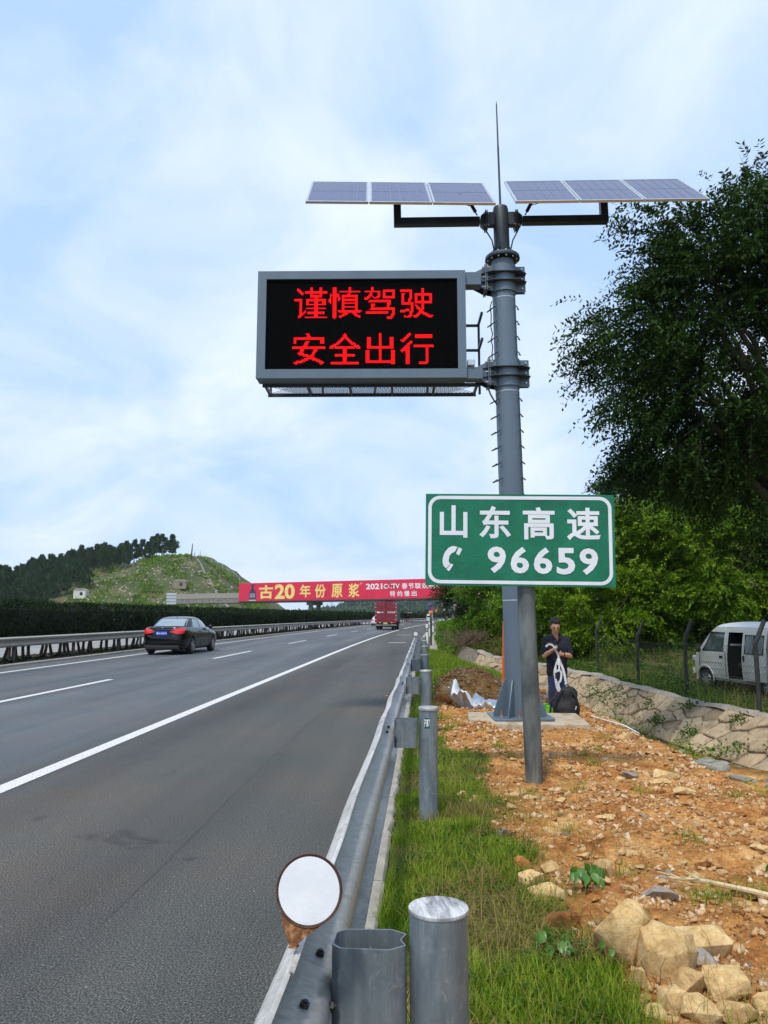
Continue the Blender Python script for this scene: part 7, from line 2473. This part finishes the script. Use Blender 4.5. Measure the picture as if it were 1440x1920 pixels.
# backpack
bp_ = thing('backpack', 'bulky black backpack standing on the ground at the man\'s feet', 'backpack', (2.10, 11.88, gnd(2.1, 11.88) - .02), (0, R(3), R(-8)))
M['pack'] = pm('black_nylon', (.006, .006, .007), (.013, .013, .014), rough=.75, scale=18, bump=.4, bscale=40)
pk = MB()
pk.sphere((0, 0, .22), (.20, .15, .25), 20, 14).box((0, 0, .20), (.34, .24, .36)).sphere((.02, -.02, .44), (.14, .11, .12)).box((0, 0, .04), (.36, .24, .08)).sphere((-.02, -.10, .18), (.16, .10, .15))
me = blob_mesh('pack_body', pk, .018, M['pack'], 8)
for v in me.vertices:
    v.co += v.normal * (mnoise.noise(v.co * 9) * .014)
link('pack_body', me, bp_)
for s_ in (-1, 1):
    MB().tube([(s_ * .15, -.13, .10), (s_ * .18, -.17, .25), (s_ * .13, -.15, .42), (s_ * .06, -.10, .50)], .014, 6).build('strap', M['pack'], bp_)
MB().tube([(-.15, -.12, .08), (-.24, -.15, .16), (-.22, -.16, .34), (-.12, -.12, .47)], .017, 6).build('strap', M['pack'], bp_)
MB().tube([(-.04, -.02, .54), (0, -.02, .58), (.04, -.02, .54)], .010, 6).build('grab_handle', M['pack'], bp_)
for x, z in ((.13, .26), (.17, .22), (.08, .07)):
    MB().box((x, -.155 if z > .1 else -.13, z), (.010, .012, .05), rotm(0, .2, 0)).build('zip_pull', M['bb_white'], bp_)

# ================================================================== the man
PXm, PYm, PZm = 2.07, 12.35, -.19
man = thing('person', 'man in a dark navy polo and jeans looking down at a white harness', 'person', (PXm, PYm, PZm), (0, 0, R(6)))
M['skin'] = pm('skin', (.52, .27, .16), (.60, .32, .20), rough=.55, scale=10)
M['hair'] = pm('black_hair', (.006, .005, .005), (.014, .012, .011), rough=.6, scale=60, bump=.8, bscale=120)
M['polo'] = pm('navy_polo', (.006, .008, .016), (.012, .014, .026), rough=.9, scale=14, bump=.4, bscale=30)
M['jeans'] = pm('blue_jeans', (.025, .045, .11), (.05, .08, .17), rough=.9, scale=10, bump=.4, bscale=40)
hd_c = Vector((-.03, -.06, 1.545))
hrot = rotm(R(28), 0, R(-8))            # bowed forward
body_ = MB()
# head: skull, jaw, nose, ears, brow
def hp_(x, y, z): return hd_c + hrot @ Vector((x, y, z))
body_.sphere(hd_c, (.086, .096, .108), 18, 14, hrot)
body_.sphere(hp_(0, -.035, -.06), (.058, .060, .065), 16, 10, hrot)
body_.sphere(hp_(0, -.062, -.098), (.030, .026, .024), 12, 8, hrot)
body_.sphere(hp_(0, -.102, -.022), (.013, .019, .024), 10, 8, hrot)
body_.sphere(hp_(0, -.094, .012), (.050, .014, .010), 12, 6, hrot)
body_.sphere(hp_(0, -.092, -.064), (.026, .012, .008), 10, 6, hrot)
for s_ in (-1, 1):
    body_.sphere(hp_(s_ * .079, .008, -.012), (.012, .022, .032), 10, 8, hrot)
capsule(body_, (-.015, .0, 1.33), hp_(0, .02, -.07), .056, .052)
# torso, hips, legs
for a, b, r0, r1 in (((-.10, .01, 1.20), (.10, .01, 1.20), .115, .115), ((-.07, 0, 1.0), (.07, 0, 1.0), .112, .112), ((-.075, 0, .84), (.075, 0, .84), .11, .11), ((-.15, .01, 1.325), (.16, .01, 1.325), .062, .062),
                     ((-.085, 0, .82), (-.10, .02, .46), .083, .058), ((-.10, .02, .46), (-.105, .05, .09), .055, .040), ((.095, 0, .82), (.115, .0, .46), .083, .058), ((.115, 0, .46), (.13, .05, .09), .055, .040),
                     ((-.105, .06, .05), (-.11, -.13, .035), .042, .036), ((.13, .06, .05), (.16, -.12, .035), .042, .036)):
    capsule(body_, a, b, r0, r1)
# arms: viewer's left = his right
RS, RE, RH = Vector((-.195, .01, 1.315)), Vector((-.245, -.03, 1.075)), Vector((-.145, -.25, 1.175))
LS, LE, LH = Vector((.205, .01, 1.315)), Vector((.25, -.03, 1.075)), Vector((.02, -.265, 1.105))
for S_, E_, H_ in ((RS, RE, RH), (LS, LE, LH)):
    capsule(body_, S_, E_, .052, .042)
    capsule(body_, E_, E_.lerp(H_, .45), .041, .038)
    capsule(body_, E_.lerp(H_, .45), H_, .038, .026)
# hands: palm, four curled fingers of unequal length, thumb
def hand(H_, dirn, across, up):
    dirn, across, up = (Vector(v).normalized() for v in (dirn, across, up))
    pc = H_ + dirn * .045
    capsule(body_, H_ + dirn * .01, pc + dirn * .02, .024, .026)
    for k, L_ in enumerate((.060, .070, .066, .052)):
        b = pc + dirn * .030 + across * (.027 - .018 * k)
        m_ = b + dirn * L_ * .5 - up * .010
        t_ = m_ + dirn * L_ * .15 - up * L_ * .45
        capsule(body_, b, m_, .0095, .0088, 8)
        capsule(body_, m_, t_, .0088, .0075, 8)
    tb = H_ + dirn * .03 + across * .028
    capsule(body_, tb, tb + dirn * .035 + across * .020, .0115, .010, 8)
    capsule(body_, tb + dirn * .035 + across * .020, tb + dirn * .062 + across * .004 - up * .012, .010, .008, 8)
hand(RH, (RH - RE) + Vector((.06, -.02, .0)), (.2, -.3, 1), (.6, .6, .3))
hand(LH, (LH - LE), (-.1, -.3, 1), (0, .9, .4))
link('body', blob_mesh('body', body_, .0085, M['skin'], 3), man)
# clothing
sh_ = MB()
for a, b, r0, r1 in (((-.105, .01, 1.20), (.105, .01, 1.20), .128, .128), ((-.085, 0, 1.0), (.085, 0, 1.0), .118, .118), ((-.085, 0, .83), (.085, 0, .83), .116, .116), ((-.09, 0, .92), (.09, 0, .92), .114, .114), ((-.09, 0, 1.1), (.09, 0, 1.1), .120, .120), ((-.155, .01, 1.320), (.165, .01, 1.320), .074, .074),
                     (RS, RS.lerp(RE, .80), .062, .064), (LS, LS.lerp(LE, .82), .062, .066), ((-.05, .03, 1.365), (.03, .03, 1.365), .062, .062)):
    capsule(sh_, a, b, r0, r1)
me = blob_mesh('polo_shirt', sh_, .014, M['polo'], 5)
for v in me.vertices:
    v.co += v.normal * (mnoise.noise(v.co * 7) * .009 + mnoise.noise(v.co * 16) * .004)
# cut hem flat
for v in me.vertices:
    if v.co.z < .755: v.co.z = .755
    # open V at the neck
    if v.co.y < -.03 and v.co.z > 1.30 and abs(v.co.x + .01) < (v.co.z - 1.25) * .5:
        v.co.y += .055
link('polo_shirt', me, man)
for s_ in (-1, 1):
    MB().tube([(-.01, -.115, 1.285), (s_ * .045 - .01, -.085, 1.345), (s_ * .072 - .01, -.02, 1.395), (s_ * .05 - .01, .06, 1.405)], [.008, .016, .018, .014], 8).build('collar', M['polo'], man)
tr_ = MB()
for a, b, r0, r1 in (((-.075, 0, .83), (.075, 0, .83), .122, .122), ((-.08, 0, .78), (-.10, .02, .46), .098, .075), ((-.10, .02, .46), (-.105, .05, .08), .072, .066), ((.09, 0, .78), (.115, 0, .46), .098, .075), ((.115, 0, .46), (.13, .05, .08), .072, .066)):
    capsule(tr_, a, b, r0, r1)
me = blob_mesh('jeans', tr_, .016, M['jeans'], 5)
for v in me.vertices:
    v.co += v.normal * (mnoise.noise(v.co * 8) * .008)
link('jeans', me, man)
for x, y0_, y1_, x1_ in ((-.105, .06, -.13, -.11), (.13, .06, -.12, .16)):
    sh2 = MB(); capsule(sh2, (x, y0_, .045), (x1_, y1_, .038), .052, .045)
    link('shoe', blob_mesh('shoe', sh2, .014, M['plastic'], 3), man)
hr2 = MB()
hr2.sphere(hp_(0, .022, .030), (.096, .098, .102), 18, 14, hrot).sphere(hp_(0, -.040, .084), (.066, .040, .030), 14, 10, hrot).sphere(hp_(0, .055, -.02), (.076, .055, .065), 14, 10, hrot)
me = blob_mesh('hair', hr2, .010, M['hair'], 2)
inv = hrot.inverted()
for v in me.vertices:
    L_ = inv @ (v.co - hd_c)
    v.co += v.normal * (mnoise.noise(v.co * 40) * .008)
    if L_.y < -.055 and L_.z < .04:                 # keep the face clear
        v.co += hrot @ Vector((0, .05, .01))
link('hair', me, man)
for s_ in (-1, 1):
    MB().sphere(hp_(s_ * .031, -.100, .022), (.020, .006, .0045), 10, 6, hrot).build('eyebrow', M['hair'], man)
    MB().sphere(hp_(s_ * .030, -.0945, .0015), (.015, .006, .005), 10, 6, hrot).build('eye', M['hair'], man)
MB().sphere(hp_(0, -.1035, -.064), (.021, .005, .0045), 10, 6, hrot).build('lips', pm('lips', (.30, .10, .08), rough=.5), man)
w_ = LE.lerp(LH, .86)
MB().lathe([(.031, -.013), (.034, -.012), (.034, .012), (.031, .013)], 16, w_, rot=(LH - LE).to_track_quat('Z', 'Y').to_matrix()).build('wristband', M['plastic'], man)

# harness held in the hands
hs = thing('harness', 'white webbing safety harness hanging from the man\'s hands', 'harness', (PXm, PYm, PZm), (0, 0, R(6)))
M['web'] = pm('white_webbing', (.66, .67, .69), (.78, .78, .79), rough=.8, scale=20, bump=.2, bscale=60)
def ribbon(name, pts, w, mat, th=.006, side=(1, 0, 0)):
    pts = [Vector(p) for p in pts]
    fine = []
    n = len(pts)
    for i in range(n - 1):
        p0, p1, p2, p3 = pts[max(0, i-1)], pts[i], pts[i+1], pts[min(n-1, i+2)]
        for k in range(5):
            t = k / 5
            fine.append(.5 * ((2*p1) + (-p0 + p2)*t + (2*p0 - 5*p1 + 4*p2 - p3)*t*t + (-p0 + 3*p1 - 3*p2 + p3)*t**3))
    fine.append(pts[-1])
    mb = MB()
    V = []
    m = len(fine)
    for i, p in enumerate(fine):
        t = (fine[min(i+1, m-1)] - fine[max(i-1, 0)]).normalized()
        nrm = Vector((.15 * math.sin(i * .7), -1, .2 * math.cos(i * .5))).normalized()
        s_ = t.cross(nrm).normalized()
        nr = s_.cross(t)
        V += [p - s_*w/2 - nr*th/2, p + s_*w/2 - nr*th/2, p + s_*w/2 + nr*th/2, p - s_*w/2 + nr*th/2]
    F = [(4*i + j, 4*i + (j+1) % 4, 4*(i+1) + (j+1) % 4, 4*(i+1) + j) for i in range(m - 1) for j in range(4)] + [(0, 1, 2, 3), (4*m-1, 4*m-2, 4*m-3, 4*m-4)]
    mb.add(V, F)
    return mb.build(name, mat, hs, angle=50)
hy = -.31
ribbon('strap', [(-.30, hy - .02, 1.225), (-.24, hy - .03, 1.262), (-.17, hy - .02, 1.245), (-.11, hy, 1.17), (-.07, hy, 1.10), (-.06, hy, 1.02)], .032, M['web'])
ribbon('strap', [(-.06, hy, 1.05), (-.12, hy - .01, .93), (-.145, hy - .01, .83), (-.125, hy, .72), (-.10, hy, .60), (-.04, hy - .02, .535), (.03, hy - .01, .53), (.062, hy, .62), (.05, hy, .74), (.015, hy, .88), (-.03, hy, .98), (-.05, hy, 1.04)], .042, M['web'])
ribbon('strap', [(-.15, hy - .015, .84), (-.08, hy - .03, .87), (-.03, hy - .03, .83), (-.05, hy - .03, .72), (-.085, hy - .02, .68), (-.07, hy - .02, .60), (-.03, hy - .02, .55)], .034, M['web'])
ribbon('strap', [(-.05, hy - .01, 1.05), (-.07, hy - .03, .95), (-.06, hy - .035, .86)], .030, M['web'])
MB().box((-.095, hy - .03, .93), (.035, .012, .045)).build('buckle', M['plastic'], hs, bevel=.004)
MB().box((-.105, hy - .005, .79), (.07, .02, .085)).build('pad', M['plastic'], hs, bevel=.01)
MB().lathe([(.012, -.03), (.02, -.02), (.02, .02), (.012, .03)], 10, (-.125, hy - .02, 1.185)).build('carabiner', M['bolt_steel'], hs)
ribbon('warning_tag', [(-.065, hy + .01, .55), (-.055, hy + .01, .50), (-.045, hy + .02, .44)], .03, M['bb_yellow'])
ribbon('warning_tag', [(-.11, hy + .02, .56), (-.105, hy + .02, .47)], .03, M['tail_red'])

man.scale = hs.scale = (.84, .94, 1.0)

# ================================================================== roadside furniture far ahead
M['post_white'] = pm('white_plastic_post', (.66, .67, .68), (.76, .77, .77), rough=.5, scale=6)
def delineator(x, y, label):
    t = thing('delineator_post', label, 'post', (x, y, 0), group='white marker posts along the road edge')
    MB().prism([(-.07, -.03), (.07, -.03), (.05, .05), (-.05, .05)], lambda a, b, c: (a, b, c), -.1, 1.05).build('post', M['post_white'], t, bevel=.008)
    MB().box((0, -.033, .74), (.145, .012, .22)).build('black_band', M['plastic'], t)
    MB().box((0, -.042, .74), (.05, .008, .15)).build('reflector', M['reflector_white'], t)
lb = ['nearest white marker post with a black band beside the signal pole', 'second white marker post along the road edge', 'third white marker post along the road edge', 'fourth white marker post along the road edge', 'fifth white marker post along the road edge', 'farthest white marker post before the bend']
for i, y in enumerate((43, 58, 73, 88, 103, 118)):
    delineator(.10 + float(shift(y)) + .06 * i, y, lb[i])
sg = thing('signal_pole', 'slim grey pole with a small solar panel, red and blue lamp and orange light', 'signal', (.34, 38.9, 0))
MB().cyl((0, 0, -.1), (0, 0, 2.02), .045, n=12).build('pole', M['dark_paint'], sg)
MB().box((0, -.06, 1.66), (.20, .07, .19)).build('lamp_box', pm('beige_box', (.55, .42, .30), rough=.6), sg, bevel=.01)
MB().lathe([(.075, 0), (.07, .02), (.03, .035), (.004, .04)], 16, (0, -.095, 1.66), rot=rotm(R(90), 0, 0)).build('orange_lens', pm('orange_lens', (.85, .16, .02), rough=.3), sg)
MB().box((-.055, -.05, 1.87), (.10, .06, .15)).build('blue_lamp', pm('blue_lens', (.02, .05, .45), rough=.3), sg)
MB().box((.055, -.05, 1.87), (.10, .06, .15)).build('red_lamp', M['tail_red'], sg)
MB().box((0, 0, 2.10), (.28, .20, .02), rotm(R(40), 0, 0)).build('solar_cell', M['cell'], sg)
s2 = thing('warning_lamp_post', 'thin post with a small red lamp behind the marker posts', 'lamp post', (1.2, 75, 0))
MB().cyl((0, 0, -.1), (0, 0, 1.9), .04, n=8).build('pole', M['dark_paint'], s2)
MB().box((0, -.03, 2.0), (.22, .1, .3)).build('lamp', pm('amber_lamp', (.6, .2, .05), rough=.4), s2)
# concrete drain path by the road
fp_ = MB()
for k in range(14):
    fp_.box((.42 + float(shift(36 + 4 * k)) + .02 * k, 36 + 4 * k, .02), (.35, 3.9, .06))
tag(fp_.build('drain_path', M['concrete']), kind='structure')
# back of a sign by the left end of the overpass
bs = thing('rear_facing_sign', 'pale grey back of a road sign standing left of the overpass', 'road sign', (-49.7, 150, 0))
MB().box((0, 0, 4.9), (1.95, .06, 2.2)).build('panel', pm('bare_aluminium', (.42, .46, .52), (.50, .54, .58), rough=.5, scale=2), bs)
for x in (-.5, .5):
    MB().box((x, .05, 3.0), (.12, .12, 6)).build('post', M['dark_paint'], bs)
for z in (4.3, 4.9, 5.5):
    MB().box((0, -.05, z), (1.9, .04, .07)).build('stiffener', M['dark_paint'], bs)

# ================================================================== haze
hz = MB().box((0, 650, 28.5), (2400, 1700, 63)).build('haze', None)
hz.data.materials.clear()
hm = bpy.data.materials.new('thin_haze'); hm.use_nodes = True
hm.node_tree.nodes.clear()
ho = hm.node_tree.nodes.new('ShaderNodeOutputMaterial')
hv = hm.node_tree.nodes.new('ShaderNodeVolumePrincipled')
hv.inputs['Color'].default_value = (0.92, 0.96, 1.0, 1)
hv.inputs['Density'].default_value = 0.00016
hv.inputs['Anisotropy'].default_value = 0.3
hm.node_tree.links.new(hv.outputs[0], ho.inputs['Volume'])
hz.data.materials.append(hm)
tag(hz, 'thin pale air over the far road and ridge', 'haze', kind='stuff')
